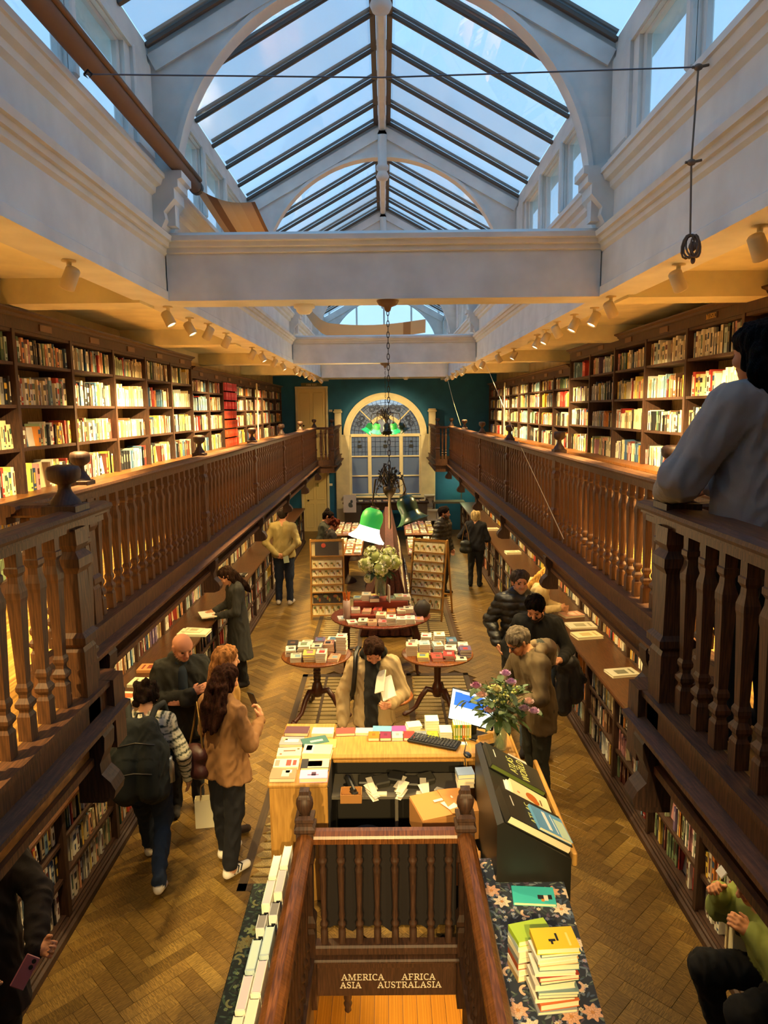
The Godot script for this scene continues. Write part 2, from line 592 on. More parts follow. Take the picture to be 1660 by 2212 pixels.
# local axes: +z is where the person looks, +x their left
func person(label: String, at: Vector3, turn: float, tall: float, o: Dictionary) -> Node3D:
	var root := thing("person", label, "person", at, turn)
	var s := tall / 1.72
	var cell: float = o.get("cell", 0.014)
	var skin := lin(o.get("skin", "c08a68"))
	var top := lin(o.get("top", "333333"))
	top.a = o.get("cloth", 0.9)
	var bottom := lin(o.get("bottom", "1a1c24"))
	bottom.a = 0.9
	var shoe := lin(o.get("shoes", "22201e"))
	var bulk: float = o.get("bulk", 1.0)
	var lean: float = o.get("lean", 0.0)
	var drop: float = o.get("drop", 0.0)
	var up := Basis(Vector3.RIGHT, lean)
	var pel := Vector3(0, 0.95 - drop, 0)
	var U := func(p: Vector3) -> Vector3: return (pel + up * (p - Vector3(0, 0.95, 0))) * s
	var B := []
	# legs
	for q in [1, -1]:
		var key := "legL" if q > 0 else "legR"
		var lg: Array = o.get(key, [Vector3(q * 0.095, 0.5, 0.01), Vector3(q * 0.1, 0.09, -0.03)])
		var hip := (pel + Vector3(q * 0.085, -0.03, 0)) * s
		var kn: Vector3 = lg[0] * s
		var an: Vector3 = lg[1] * s
		var wide: float = o.get("trouser", 1.0)
		B.append([hip, kn, 0.092 * s * bulk, 0.066 * s * wide, bottom])
		B.append([kn, an + Vector3(0, 0.035, 0) * s, 0.064 * s * wide, 0.05 * s * wide, bottom])
		var toe: Vector3 = lg[2] * s if lg.size() > 2 else an + Vector3(q * 0.02, -0.052, 0.15) * s
		var heel := an + Vector3(0, -0.045, -0.035) * s
		B.append([an, an - Vector3(0, 0.02, 0) * s, 0.042 * s, 0.042 * s, lin(o["ankle"]) if o.has("ankle") else bottom])
		B.append([heel, toe, 0.038 * s, 0.034 * s, shoe, [Plane(Vector3(0, -1, 0), -minf(heel.y, toe.y) + 0.036 * s)]])
	# torso
	for q in [1, -1]:
		B.append([U.call(Vector3(q * 0.065, 0.93, -0.005)), U.call(Vector3(q * 0.062, 1.1, 0.0)), 0.105 * s * bulk, 0.096 * s * bulk, top if o.get("long_top", true) else bottom])
		B.append([U.call(Vector3(q * 0.062, 1.1, 0.0)), U.call(Vector3(q * 0.085, 1.34, 0.0)), 0.098 * s * bulk, 0.105 * s * bulk, top])
		B.append([U.call(Vector3(q * 0.05, 1.42, -0.015)), U.call(Vector3(q * 0.165, 1.385, -0.015)), 0.062 * s, 0.065 * s * bulk, top])
	if o.has("hem"):
		var hem: float = o["hem"]
		var flare: float = o.get("flare", 1.0)
		var pl := [Plane(Vector3(0, -1, 0), -hem * s)]
		for q in [1, -1]:
			B.append([U.call(Vector3(q * 0.06, 1.05, 0.0)), Vector3(q * 0.09 * flare, hem - 0.02, 0.0) * s, 0.108 * s * bulk, 0.125 * s * flare, top, pl])
	# arms
	var hands := []
	for q in [1, -1]:
		var key := "armL" if q > 0 else "armR"
		var am: Array = o.get(key, [Vector3(q * 0.235, 1.13, -0.03), Vector3(q * 0.24, 0.89, 0.05)])
		var sh0: Vector3 = U.call(Vector3(q * 0.175, 1.375, -0.01))
		var el: Vector3 = am[0] * s
		var wr: Vector3 = am[1] * s
		var aw: float = o.get("sleeve", 1.0)
		var sleeve := top
		if o.has("sleeve_color"):
			sleeve = lin(o["sleeve_color"])
			sleeve.a = 0.9
		B.append([sh0, el, 0.062 * s * aw, 0.052 * s * aw, sleeve])
		B.append([el, wr, 0.052 * s * aw, 0.042 * s * aw, sleeve])
		if am.size() > 2 and am[2] != null:
			hands.append([wr, am[2], am[3], am[4], q])
		elif am.size() == 2:
			hands.append([wr, wr - el + Vector3(0, -0.05, 0.02), Vector3(-q, 0, 0.2), 0.35, q])
	var body := Shape.new()
	# head
	var hp: float = lean * 0.8 + o.get("nod", 0.0)
	var hb := Basis(Vector3.UP, o.get("look", 0.0)) * Basis(Vector3.RIGHT, hp)
	var neck: Vector3 = U.call(Vector3(0, 1.43, -0.015))
	var hc: Vector3 = neck + hb * Vector3(0, 0.165, 0.03) * s
	B.append([neck - Vector3(0, 0.03, 0) * s, hc + hb * Vector3(0, -0.06, -0.02) * s, 0.058 * s, 0.052 * s, skin])
	if o.has("collar"):
		B.append([U.call(Vector3(-0.035, 1.44, -0.02)), U.call(Vector3(0.035, 1.44, -0.02)), 0.085 * s, 0.085 * s, top])
	mesh_field(B, cell, 0.035 * s, body)
	var H := []
	var hd := func(x: float, y: float, z: float) -> Vector3: return hc + hb * Vector3(x, y, z) * s
	H.append([hd.call(0, 0.028, -0.028), hd.call(0, 0.032, 0.018), 0.083 * s, 0.078 * s, skin])
	H.append([hd.call(0, -0.015, 0.02), hd.call(0, -0.078, 0.052), 0.066 * s, 0.038 * s, skin])
	H.append([neck, hd.call(0, -0.05, -0.02), 0.056 * s, 0.05 * s, skin])
	H.append([hd.call(0, 0.002, 0.088), hd.call(0, -0.03, 0.108), 0.011 * s, 0.0155 * s, skin])
	for q in [1, -1]:
		H.append([hd.call(q * 0.082, 0.012, -0.012), hd.call(q * 0.078, -0.03, -0.004), 0.015 * s, 0.011 * s, skin])
		H.append([hd.call(q * 0.018, 0.025, 0.088), hd.call(q * 0.048, 0.026, 0.074), 0.0075 * s, 0.006 * s, lin(o.get("brow", o.get("hair", "2a1c14")))])
		H.append([hd.call(q * 0.032, 0.004, 0.082), hd.call(q * 0.034, 0.004, 0.083), 0.0085 * s, 0.0085 * s, lin("2a1e18")])
		H.append([hd.call(q * 0.04, -0.03, 0.062), hd.call(q * 0.045, -0.025, 0.05), 0.026 * s, 0.02 * s, skin])
	H.append([hd.call(-0.018, -0.058, 0.086), hd.call(0.018, -0.058, 0.086), 0.0085 * s, 0.0085 * s, skin.lerp(lin("8a3a34"), 0.55)])
	if o.has("beard"):
		var bc := lin(o["beard"])
		H.append([hd.call(-0.05, -0.05, 0.045), hd.call(0.0, -0.09, 0.07), 0.03 * s, 0.03 * s, bc])
		H.append([hd.call(0.05, -0.05, 0.045), hd.call(0.0, -0.09, 0.07), 0.03 * s, 0.03 * s, bc])
		H.append([hd.call(-0.025, -0.043, 0.09), hd.call(0.025, -0.043, 0.09), 0.009 * s, 0.009 * s, bc])
	var hcell: float = o.get("hcell", 0.008)
	if not o.get("headless", false):
		mesh_field(H, hcell, 0.014 * s, body)
	for h in hands:
		var F := []
		hand(F, h[0], h[1], h[2], h[4] * 1.0, h[3], skin, s * 1.02)
		mesh_field(F, o.get("fcell", 0.006), 0.006, body)
	obj("body", body, M["shiny_cloth"] if o.get("cloth", 0.9) == 0.8 else M["cloth"], root)
	# hair
	var hs: String = o.get("style", "short")
	if hs != "bald" and not o.get("headless", false):
		var hcol := lin(o.get("hair", "2a1c14"))
		hcol.a = 0.6
		var K := []
		var front := Plane(hb * Vector3(0, -0.55, 0.83).normalized(), 0)
		front.d = front.normal.dot(hc + hb * Vector3(0, 0.062, 0.088) * s)
		var frontal := [front]
		K.append([hd.call(0, 0.035, -0.032), hd.call(0, 0.043, 0.016), 0.092 * s, 0.085 * s, hcol, frontal])
		if hs == "short":
			K.append([hd.call(-0.03, 0.06, -0.02), hd.call(0.03, 0.07, 0.02), 0.07 * s, 0.068 * s, hcol, frontal])
			K.append([hd.call(0, -0.01, -0.055), hd.call(0, -0.035, -0.06), 0.06 * s, 0.045 * s, hcol])
		elif hs == "curly":
			for i in 16:
				var an := i * 2.4
				var yy := -0.05 + 0.011 * i
				K.append([hd.call(cos(an) * 0.075, yy, sin(an) * 0.075 - 0.03), hd.call(cos(an) * 0.08, yy + 0.01, sin(an) * 0.075 - 0.03), 0.032 * s, 0.03 * s, hcol, frontal])
		elif hs == "long" or hs == "pony" or hs == "locks":
			K.append([hd.call(0, 0.0, -0.05), hd.call(0, -0.06, -0.06), 0.08 * s, 0.06 * s, hcol])
			for q in [1, -1]:
				K.append([hd.call(q * 0.055, 0.05, -0.01), hd.call(q * 0.072, -0.06, -0.02), 0.042 * s, 0.028 * s, hcol, frontal])
				if hs == "long":
					K.append([hd.call(q * 0.07, -0.05, -0.025), hd.call(q * 0.075, -0.24, -0.045), 0.033 * s, 0.022 * s, hcol])
			if hs == "long":
				K.append([hd.call(0, -0.05, -0.07), hd.call(0.0, -0.30, -0.12), 0.075 * s, 0.05 * s, hcol])
				K.append([hd.call(0.03, -0.25, -0.12), hd.call(0.02, -0.37, -0.125), 0.045 * s, 0.02 * s, hcol])
			elif hs == "pony":
				K.append([hd.call(0, 0.03, -0.1), hd.call(0.0, -0.03, -0.125), 0.038 * s, 0.05 * s, hcol])
				for j in 7:
					var a := (j - 3) * 0.028
					var e := 0.008 * sin(j * 2.0)
					K.append([hd.call(a * 0.7, -0.04, -0.09), hd.call(a * 1.1 + e, -0.20, -0.115 - e), 0.042 * s, 0.036 * s, hcol])
					K.append([hd.call(a * 1.1 + e, -0.20, -0.115 - e), hd.call(a * 0.9 - e, -0.34 - 0.03 * (j % 3), -0.125), 0.036 * s, 0.014 * s, hcol])
			else:
				for i in 9:
					var x := -0.1 + i * 0.025
					var p: Vector3 = hd.call(x * 0.8, 0.0, -0.06)
					for j in 5:
						var q2: Vector3 = hd.call(x + 0.02 * sin(j * 2.1 + i), -0.085 * (j + 1), -0.085 - 0.02 * cos(j * 1.9 + i))
						K.append([p, q2, 0.03 * s, 0.028 * s, hcol])
						p = q2
		elif hs == "bob":
			K.append([hd.call(0, 0.02, -0.05), hd.call(0, -0.06, -0.05), 0.088 * s, 0.07 * s, hcol])
			for q in [1, -1]:
				K.append([hd.call(q * 0.06, 0.04, 0.0), hd.call(q * 0.075, -0.07, 0.0), 0.045 * s, 0.035 * s, hcol, frontal])
		elif hs == "bun":
			K.append([hd.call(0, 0.0, -0.05), hd.call(0, -0.04, -0.055), 0.075 * s, 0.05 * s, hcol])
			K.append([hd.call(0, 0.11, -0.06), hd.call(0.01, 0.12, -0.07), 0.045 * s, 0.042 * s, hcol])
		var hsh := Shape.new()
		mesh_field(K, maxf(hcell, 0.008), 0.02 * s, hsh)
		obj("hair", hsh, M["hairm"], root)
	root.set_meta("hc", hc)
	return root


func _ready() -> void:
	# ---- camera, sky, lamps' strength, exposure
	var cam := Camera3D.new()
	cam.name = "camera"
	cam.fov = rad_to_deg(2.0 * atan(1106.0 / 1534.0))
	cam.keep_aspect = Camera3D.KEEP_HEIGHT
	cam.near = 0.05
	cam.far = 200.0
	add_child(cam)
	cam.transform = Transform3D(Basis(Vector3.UP, deg_to_rad(0.16)) * Basis(Vector3.RIGHT, deg_to_rad(-8.2)) * Basis(Vector3.BACK, deg_to_rad(-0.6)), EYE)
	cams = cam.transform
	var we := WorldEnvironment.new()
	we.name = "environment"
	var env := Environment.new()
	env.background_mode = Environment.BG_SKY
	var sky := Sky.new()
	var sm := ProceduralSkyMaterial.new()
	sm.sky_top_color = Color("76abdc")
	sm.sky_horizon_color = Color("a3c8e4")
	sm.ground_horizon_color = Color("6c7480")
	sm.ground_bottom_color = Color("3a3d42")
	sm.sky_curve = 0.3
	sm.sky_energy_multiplier = SKY_E
	sky.sky_material = sm
	env.sky = sky
	env.tonemap_mode = Environment.TONE_MAPPER_LINEAR
	env.tonemap_exposure = EXPOSURE
	env.sdfgi_enabled = true
	env.ssao_enabled = true
	env.ssil_enabled = true
	we.environment = env
	add_child(we)
	rng.seed = 7
	noise.seed = 5
	noise.frequency = 0.11
	noise.fractal_octaves = 2
	var uc := Shape.new()
	uc.box(Vector3.ZERO, Vector3.ONE)
	unit_cube = uc.mesh()
	materials()
	make_books()
	# ---- the place, large things first
	build_floor()
	build_shell()
	build_roof()
	build_back_wall()
	for side in [-1, 1]:
		build_gallery(side)
		build_cases(side)
	place_shelf_books()
	build_stair()
	build_desk()
	build_tables()
	build_stands()
	build_people()
	build_chandelier(Vector3(0.03, 4.5, -5.7), 2.62, true)
	build_chandelier(Vector3(0.01, 4.5, -13.2), 3.1, false)
	build_spots()
	build_small()


const SKY_E := 1.4
const EXPOSURE := 1.0
const WARM := Color(1.0, 0.86, 0.57)


func spot(parent: Node, at: Vector3, to: Vector3, e: float, angle: float, size := 0.05) -> void:
	var l := SpotLight3D.new()
	l.name = "spot_light"
	parent.add_child(l, true)
	l.global_position = at
	l.look_at(to, Vector3.UP if absf((to - at).normalized().y) < 0.98 else Vector3.BACK)
	l.light_energy = e
	l.light_color = WARM
	l.spot_range = 40.0
	l.spot_attenuation = 2.0
	l.spot_angle = angle
	l.spot_angle_attenuation = 0.7
	l.light_size = size
	l.shadow_enabled = true


func omni(parent: Node, at: Vector3, e: float, size: float, c := WARM) -> void:
	var l := OmniLight3D.new()
	l.name = "lamp_light"
	parent.add_child(l, true)
	l.global_position = at
	l.light_energy = e
	l.light_color = c
	l.omni_range = 40.0
	l.omni_attenuation = 2.0
	l.light_size = size
	l.shadow_enabled = true


# ---------------------------------------------------------------- floor: herringbone blocks and wooden grilles
func build_floor() -> void:
	var sub := mat("underfloor", "3f2710", 0.8)
	var fl := shell("floor", "herringbone parquet floor of honey brown oak blocks", "floor")
	# slab round the stair opening (x -0.5..0.46, z -4.2..2)
	for r in [[-3.4, -0.52, -21.6, 3.2], [0.48, 3.4, -21.6, 3.2], [-0.52, 0.48, -21.6, -4.28], [-0.52, 0.48, 2.0, 3.2]]:
		cube("slab", Vector3((r[0] + r[1]) / 2, -0.116, (r[2] + r[3]) / 2), Vector3(r[1] - r[0], 0.2, r[3] - r[2]), sub, fl)
	var L := 0.40
	var W := 0.10
	var blk := Shape.new()
	blk.cbox(Vector3(0, -0.008, 0), Vector3(L - 0.0014, 0.016, W - 0.0014), 0.0012)
	var bm := blk.mesh()
	var tones := ["86672f", "8c6d33", "937234", "9c7b3b", "a58541", "7c602a", "967638", "886a31"]
	var mats := []
	for i in tones.size():
		mats.append(mat("block%d" % i, tones[i], 0.38, {"albedo_texture": M["oak"].albedo_texture, "uv1_triplanar": true, "uv1_scale": Vector3(2.5, 2.5, 2.5)}))
	var q := 1.0 / sqrt(2.0)
	var near := []
	var far := []
	var turn := Basis(Vector3.UP, PI / 4)
	# herringbone in its own square frame, turned by 45 degrees
	for j in range(-64, 156):
		for i in range(8, 224):
			# a block along x starting where (i - j) mod 8 == 0, one along y where it is 4
			var m := posmod(i - j, 8)
			if m != 0 and m != 4:
				continue
			var p: Vector2
			var along := m == 0
			if along:
				p = Vector2(i * W + L / 2, j * W + W / 2)
			else:
				p = Vector2(i * W + W / 2, (j - 3) * W + L / 2)
			var w := turn * Vector3(p.x, 0, -p.y) + Vector3(-5.0, 0, 1.0)
			if w.x < -2.42 or w.x > 2.3 or w.z > 1.2 or w.z < -21.5:
				continue
			if w.x > -0.72 and w.x < 0.68 and w.z > -4.4:
				continue
			if in_grille(w):
				continue
			var b := turn * (Basis.IDENTITY if along else Basis(Vector3.UP, PI / 2))
			b = Basis(Vector3.UP, rng.randf_range(-0.004, 0.004)) * b
			w.y = rng.randf_range(-0.0015, 0.0)
			var s := screen(w)
			var rec := [Transform3D(b, w), rng.randi() % 8, w.distance_to(EYE)]
			if s.x > -40 and s.x < 1700 and s.y < 2260 and w.z < -2.0:
				near.append(rec)
			else:
				far.append(rec)
	near.sort_custom(func(a, b): return a[2] < b[2])
	for i in near.size():
		if i < 290:
			var o := obj("parquet_block", bm, mats[near[i][1]], fl)
			o.transform = near[i][0]
		else:
			far.append(near[i])
	var mm := MultiMesh.new()
	mm.transform_format = MultiMesh.TRANSFORM_3D
	mm.use_colors = true
	mm.mesh = bm
	mm.instance_count = far.size()
	for i in far.size():
		mm.set_instance_transform(i, far[i][0])
		mm.set_instance_color(i, lin(tones[far[i][1]]))
	var mi := MultiMeshInstance3D.new()
	mi.name = "parquet_blocks"
	mi.multimesh = mm
	mi.material_override = mat("blocks_far", "ffffff", 0.38, {"vertex_color_use_as_albedo": true, "albedo_texture": M["oak"].albedo_texture, "uv1_triplanar": true, "uv1_scale": Vector3(2.5, 2.5, 2.5)})
	mi.set_meta("kind", "stuff")
	fl.add_child(mi, true)
	# the wooden grilles let into the floor
	var edge := mat("grille_edge", "57452c", 0.55, {"albedo_texture": M["oak"].albedo_texture, "uv1_triplanar": true})
	var slat := mat("grille_slat", "b29c66", 0.6, {"albedo_texture": M["oak"].albedo_texture, "uv1_triplanar": true})
	for g in GRILLES:
		var r: Array = g[0]
		var t := shell("trim_%d" % (20 + GRILLES.find(g)), g[1], "floor grille")
		for e in [[r[0], r[0] + 0.07, r[2], r[3]], [r[1] - 0.07, r[1], r[2], r[3]], [r[0], r[1], r[2], r[2] + 0.09], [r[0], r[1], r[3] - 0.09, r[3]]]:
			cube("frame_board", Vector3((e[0] + e[1]) / 2, -0.007, (e[2] + e[3]) / 2), Vector3(e[1] - e[0], 0.016, e[3] - e[2]), edge, t)
		var mid: float = (r[0] + r[1]) / 2
		cube("frame_bar", Vector3(mid, -0.008, (r[2] + r[3]) / 2), Vector3(0.03, 0.012, r[3] - r[2]), edge, t)
		var z: float = r[2] + 0.14
		while z < r[3] - 0.1:
			for h in [[r[0] + 0.075, mid - 0.018], [mid + 0.018, r[1] - 0.075]]:
				cube("slat", Vector3((h[0] + h[1]) / 2, -0.009, z), Vector3(h[1] - h[0], 0.014, 0.085), slat, t)
			z += 0.115


const GRILLES := [
	[[-1.18, -0.5, -9.5, -4.98], "wooden slatted floor grille running from the left round table past the till"],
	[[0.26, 1.12, -9.5, -6.1], "wooden slatted floor grille under the right round table"],
	[[-1.2, -0.4, -13.6, -10.55], "wooden slatted floor grille between the oval table and the left card rack"],
	[[0.3, 1.1, -13.6, -10.55], "wooden slatted floor grille under the right card rack"],
]


func in_grille(w: Vector3) -> bool:
	for g in GRILLES:
		var r: Array = g[0]
		if w.x > r[0] - 0.0 and w.x < r[1] + 0.0 and w.z > r[2] - 0.0 and w.z < r[3] + 0.0:
			return true
	return false


func screen(p: Vector3) -> Vector2:
	var c := cams.affine_inverse() * p
	if c.z > -0.05:
		return Vector2(-9999, -9999)
	return Vector2(830.0 + 1534.0 * c.x / -c.z, 1106.0 - 1534.0 * c.y / -c.z)


# ---------------------------------------------------------------- walls, gallery ceilings, white beams
func moulding(sh: Shape, side: float, x: float, z0: float, z1: float, pts: Array) -> void:
	# pts: (out towards the hall, height)
	var poly := PackedVector2Array()
	poly.append(Vector2(x + side * 0.06, pts[0].y))
	for p in pts:
		poly.append(Vector2(x - side * p.x, p.y))
	poly.append(Vector2(x + side * 0.06, pts[-1].y))
	sh.prism(poly, z0, z1)


func build_shell() -> void:
	var wl := M["plain_wall"]
	struct(cube("wall_left", Vector3(-3.42, 1.0, -9.2), Vector3(0.2, 7.5, 25.2), wl), "plain cream side wall behind the left hand bookcases", "wall")
	struct(cube("wall_right", Vector3(3.42, 1.0, -9.2), Vector3(0.2, 7.5, 25.2), wl), "plain cream side wall behind the right hand bookcases", "wall")
	struct(cube("wall_near", Vector3(0, 3.4, 3.3), Vector3(7.0, 7.2, 0.2), wl), "plain cream end wall behind the viewer", "wall")
	# gallery ceilings
	var cp := M["ceiling_paint"]
	var ce := shell("ceiling", "warm cream plaster ceilings over the two galleries and the far end", "ceiling")
	for s in [-1, 1]:
		cube("gallery_ceiling", Vector3(s * 2.62, 4.77, -9.2), Vector3(1.46, 0.2, 25.0), cp, ce)
		for z in [-5.78, -9.3, -13.1, -16.8]:
			cube("ceiling_beam", Vector3(s * 2.6, 4.58, z), Vector3(1.46, 0.2, 0.34), cp, ce)
	cube("end_ceiling", Vector3(0, 4.72, -20.2), Vector3(3.4, 0.2, 2.7), cp, ce)
	# sides of the light well
	var n := 1
	for s in [-1.0, 1.0]:
		var w := Shape.new()
		var x: float = 1.66 * s
		w.box(Vector3(s * 1.79, 4.905, -9.2), Vector3(0.26, 0.81, 25.0))
		moulding(w, s, x, -21.0, 3.2, [Vector2(0.0, 4.496), Vector2(0.012, 4.496), Vector2(0.012, 4.56), Vector2(0.0, 4.57)])
		moulding(w, s, x, -21.0, 3.2, [Vector2(0.0, 4.82), Vector2(0.02, 4.84), Vector2(0.025, 4.87), Vector2(0.045, 4.875), Vector2(0.055, 4.905), Vector2(0.075, 4.91), Vector2(0.085, 4.945), Vector2(0.05, 4.96), Vector2(0.03, 4.975), Vector2(0.0, 4.98)])
		moulding(w, s, x, -21.0, 3.2, [Vector2(0.0, 5.19), Vector2(0.03, 5.21), Vector2(0.035, 5.245), Vector2(0.07, 5.26), Vector2(0.085, 5.30), Vector2(0.10, 5.305), Vector2(0.10, 5.335), Vector2(0.03, 5.36), Vector2(0.03, 5.42), Vector2(-0.03, 5.45)])
		struct(obj("wall_well_left" if s < 0 else "wall_well_right", w, M["paint"]), "white %s side of the light well with moulded cornices" % ("left" if s < 0 else "right"), "wall")
	# beams across the well
	for b in [[1.75, "white beam added behind the viewer to carry the added spotlights"], [-5.78, "nearest white beam across the light well, carrying the brass lamp chain"], [-13.25, "second white beam across the light well, farther down the hall"], [-19.0, "farthest white beam across the light well, before the teal wall"]]:  # first beam is added out of view to hold the added lamps
		var sh := Shape.new()
		var z: float = b[0]
		sh.box(Vector3(0, 4.70, z), Vector3(3.3, 0.42, 0.34))
		for sg in [1.0, -1.0]:
			var poly := PackedVector2Array([Vector2(-0.02, 4.83), Vector2(0.02, 4.84), Vector2(0.025, 4.875), Vector2(0.05, 4.88), Vector2(0.06, 4.91), Vector2(0.085, 4.915), Vector2(0.09, 4.95), Vector2(0.06, 4.975), Vector2(-0.02, 4.98)])
			sh.prism(poly, -1.65, 1.65, Vector3(0, 0, z + sg * 0.17), Basis(Vector3(0, 0, sg), Vector3.UP, Vector3(-sg, 0, 0) if true else Vector3.ZERO))
		sh.box(Vector3(0, 4.945, z), Vector3(3.3, 0.07, 0.36))
		struct(obj("trim_%d" % n, sh, M["paint"]), b[1], "beam")
		n += 1
	# basement seen down the stair
	var ba := shell("floor_basement", "bright yellow wood board floor at the foot of the stair", "floor")
	var bw := mat("basement_board", "cc9a3c", 0.35, {"albedo_texture": M["oak"].albedo_texture, "uv1_triplanar": true})
	for i in 30:
		cube("floor_board", Vector3(-2.2 + i * 0.15, -2.62 - 0.002 * (i % 3), -3.0), Vector3(0.146, 0.04, 8.0), bw, ba)
	struct(cube("wall_basement_left", Vector3(-2.3, -1.4, -3.0), Vector3(0.2, 2.6, 8.2), wl), "left cream wall of the basement room", "wall")
	struct(cube("wall_basement_right", Vector3(2.35, -1.4, -3.0), Vector3(0.2, 2.6, 8.2), wl), "right cream wall of the basement room", "wall")
	struct(cube("wall_basement_far", Vector3(0, -1.4, -7.1), Vector3(4.6, 2.6, 0.2), wl), "far cream wall of the basement room", "wall")
	struct(cube("wall_basement_near", Vector3(0, -1.4, 1.1), Vector3(4.6, 2.6, 0.2), wl), "near cream wall of the basement room", "wall")


# ---------------------------------------------------------------- glazed roof
func build_roof() -> void:
	var eave := 6.20
	var apex := 7.10
	var half := 1.66
	var pitch := atan2(apex - eave, half)
	var slope := sqrt(half * half + (apex - eave) ** 2)
	var P: StandardMaterial3D = M["paint"]
	var tz := [1.9, -1.8, -5.5, -9.2, -12.9, -16.6, -20.3]
	var sides := [-1.0, 1.0]
	# trusses: a gable board with a round arch cut in it
	for i in range(1, tz.size()):
		var z: float = tz[i]
		var top := PackedVector2Array([Vector2(-half, 5.0), Vector2(-half, eave), Vector2(0, apex), Vector2(half, eave), Vector2(half, 5.0)])
		var poly := PackedVector2Array(top)
		for j in 41:
			var an := PI * j / 40.0
			poly.append(Vector2(1.52 * cos(an), 5.2 + 1.5 * sin(an)) if true else Vector2.ZERO)
		poly.append(Vector2(-1.52, 5.0))
		poly.insert(5, Vector2(1.52, 5.0))
		var sh := Shape.new()
		# two halves triangulate cleanly
		for s in sides:
			var h := PackedVector2Array([Vector2(s * half, 5.0), Vector2(s * half, eave), Vector2(0, apex), Vector2(0, 6.7)])
			for j in range(1, 21):
				var an := PI / 2 * (1.0 - j / 20.0)
				h.append(Vector2(s * 1.52 * cos(an), 5.2 + 1.5 * sin(an)))
			h.append(Vector2(s * 1.52, 5.0))
			sh.prism(h, z - 0.05, z + 0.05)
			# raised rafter board and arch bead
			var d := Vector2(-s * cos(pitch), sin(pitch))
			var nrm := Vector2(-s * sin(pitch), -cos(pitch))
			var e0 := Vector2(s * half, eave - 0.05)
			sh.prism(PackedVector2Array([e0, e0 + d * slope, e0 + d * slope + nrm * 0.12, e0 + nrm * 0.12]), z - 0.075, z + 0.075)
			var bead := PackedVector2Array()
			for j in 21:
				var an := PI / 2 * (j / 20.0)
				bead.append(Vector2(s * 1.535 * cos(an), 5.2 + 1.515 * sin(an)))
			for j in 21:
				var an := PI / 2 * (1.0 - j / 20.0)
				bead.append(Vector2(s * 1.50 * cos(an), 5.2 + 1.48 * sin(an)))
			sh.prism(bead, z - 0.07, z + 0.07)
			# corbel under the foot
			var cb := PackedVector2Array([Vector2(s * 1.66, 4.97), Vector2(s * 1.60, 4.97), Vector2(s * 1.57, 5.03), Vector2(s * 1.58, 5.08), Vector2(s * 1.50, 5.17), Vector2(s * 1.50, 5.24), Vector2(s * 1.47, 5.25), Vector2(s * 1.47, 5.30), Vector2(s * 1.44, 5.31), Vector2(s * 1.44, 5.36), Vector2(s * 1.66, 5.36)])
			sh.prism(cb, z - 0.13, z + 0.13)
		# turned pendant under the ridge
		sh.lathe([Vector2(0.0, 6.52), Vector2(0.05, 6.54), Vector2(0.065, 6.58), Vector2(0.05, 6.62), Vector2(0.04, 6.64), Vector2(0.062, 6.66), Vector2(0.062, 6.70), Vector2(0.045, 6.72), Vector2(0.045, 7.05)], 16, Vector3(0, -0.12, z + 0.06), Basis.from_scale(Vector3(1.25, 1, 1.25)))
		struct(obj("trim_%d" % (30 + i), sh, P), "white arched roof truss, %s from the viewer" % ORD[i - 1], "truss")
	# ridge, eaves plates
	var rid := Shape.new()
	rid.cbox(Vector3(0, 7.06, -9.2), Vector3(0.09, 0.16, 22.4), 0.02)
	rid.col = Color.WHITE
	struct(obj("trim_ridge", rid, P), "white ridge beam of the glazed roof", "beam")
	for s in sides:
		var e := Shape.new()
		e.box(Vector3(s * 1.76, 6.12, -9.2), Vector3(0.2, 0.2, 22.4))
		e.box(Vector3(s * 1.655, 6.055, -9.2), Vector3(0.03, 0.05, 22.4))
		struct(obj("trim_eaves_left" if s < 0 else "trim_eaves_right", e, P), "white eaves plate above the %s clerestory windows" % ("left" if s < 0 else "right"), "beam")
		# roof slope: panes and bars
		var rf := shell("skylight_left" if s < 0 else "skylight_right", "%s slope of the glazed roof with dark glazing bars" % ("left" if s < 0 else "right"), "skylight")
		var dir := Vector3(-s * cos(pitch), sin(pitch), 0)
		var up := Vector3(s * sin(pitch), cos(pitch), 0)
		var ba := Basis(dir, up, dir.cross(up))
		var mid := Vector3(s * half / 2, (eave + apex) / 2 + 0.03, 0)
		var barm := Shape.new()
		barm.cbox(Vector3(0, -0.03, 0), Vector3(slope, 0.035, 0.034), 0.006, ba)
		barm.box(Vector3(0, 0.02, 0), Vector3(slope, 0.02, 0.045), ba)
		var bmsh := barm.mesh()
		var panes := [mat("pane_a", Color(0.95, 0.98, 1, 0.05), 0.02, {"transparency": BaseMaterial3D.TRANSPARENCY_ALPHA}), mat("pane_b", Color(0.85, 0.85, 0.82, 0.22), 0.1, {"transparency": BaseMaterial3D.TRANSPARENCY_ALPHA}), mat("pane_c", Color(0.9, 0.93, 0.95, 0.12), 0.06, {"transparency": BaseMaterial3D.TRANSPARENCY_ALPHA})]
		for i in tz.size() - 1:
			var a: float = tz[i]
			var step: float = (tz[i + 1] - a) / 6.0
			for j in 6:
				var z := a + step * j
				if j > 0:
					obj("glazing_bar", bmsh, M["bar"], rf).position = mid + Vector3(0, 0, z)
				var pn := obj("pane", unit_cube, panes[[0, 2, 1, 0, 0, 2, 1][(i * 5 + j * 3 + (0 if s < 0 else 1)) % 7]], rf)
				pn.transform = Transform3D(ba * Basis.from_scale(Vector3(slope, 0.006, absf(step) - 0.01)), mid + Vector3(0, 0, z + step / 2))
			for o2 in [0.09, -0.09]:
				obj("glazing_bar", bmsh, M["bar"], rf).position = mid + Vector3(0, 0, a + o2)
		cube("ridge_bar", Vector3(s * 0.075, 7.075, -9.2), Vector3(0.05, 0.06, 22.3), M["bar"], rf)
		# clerestory windows
		var num := 0
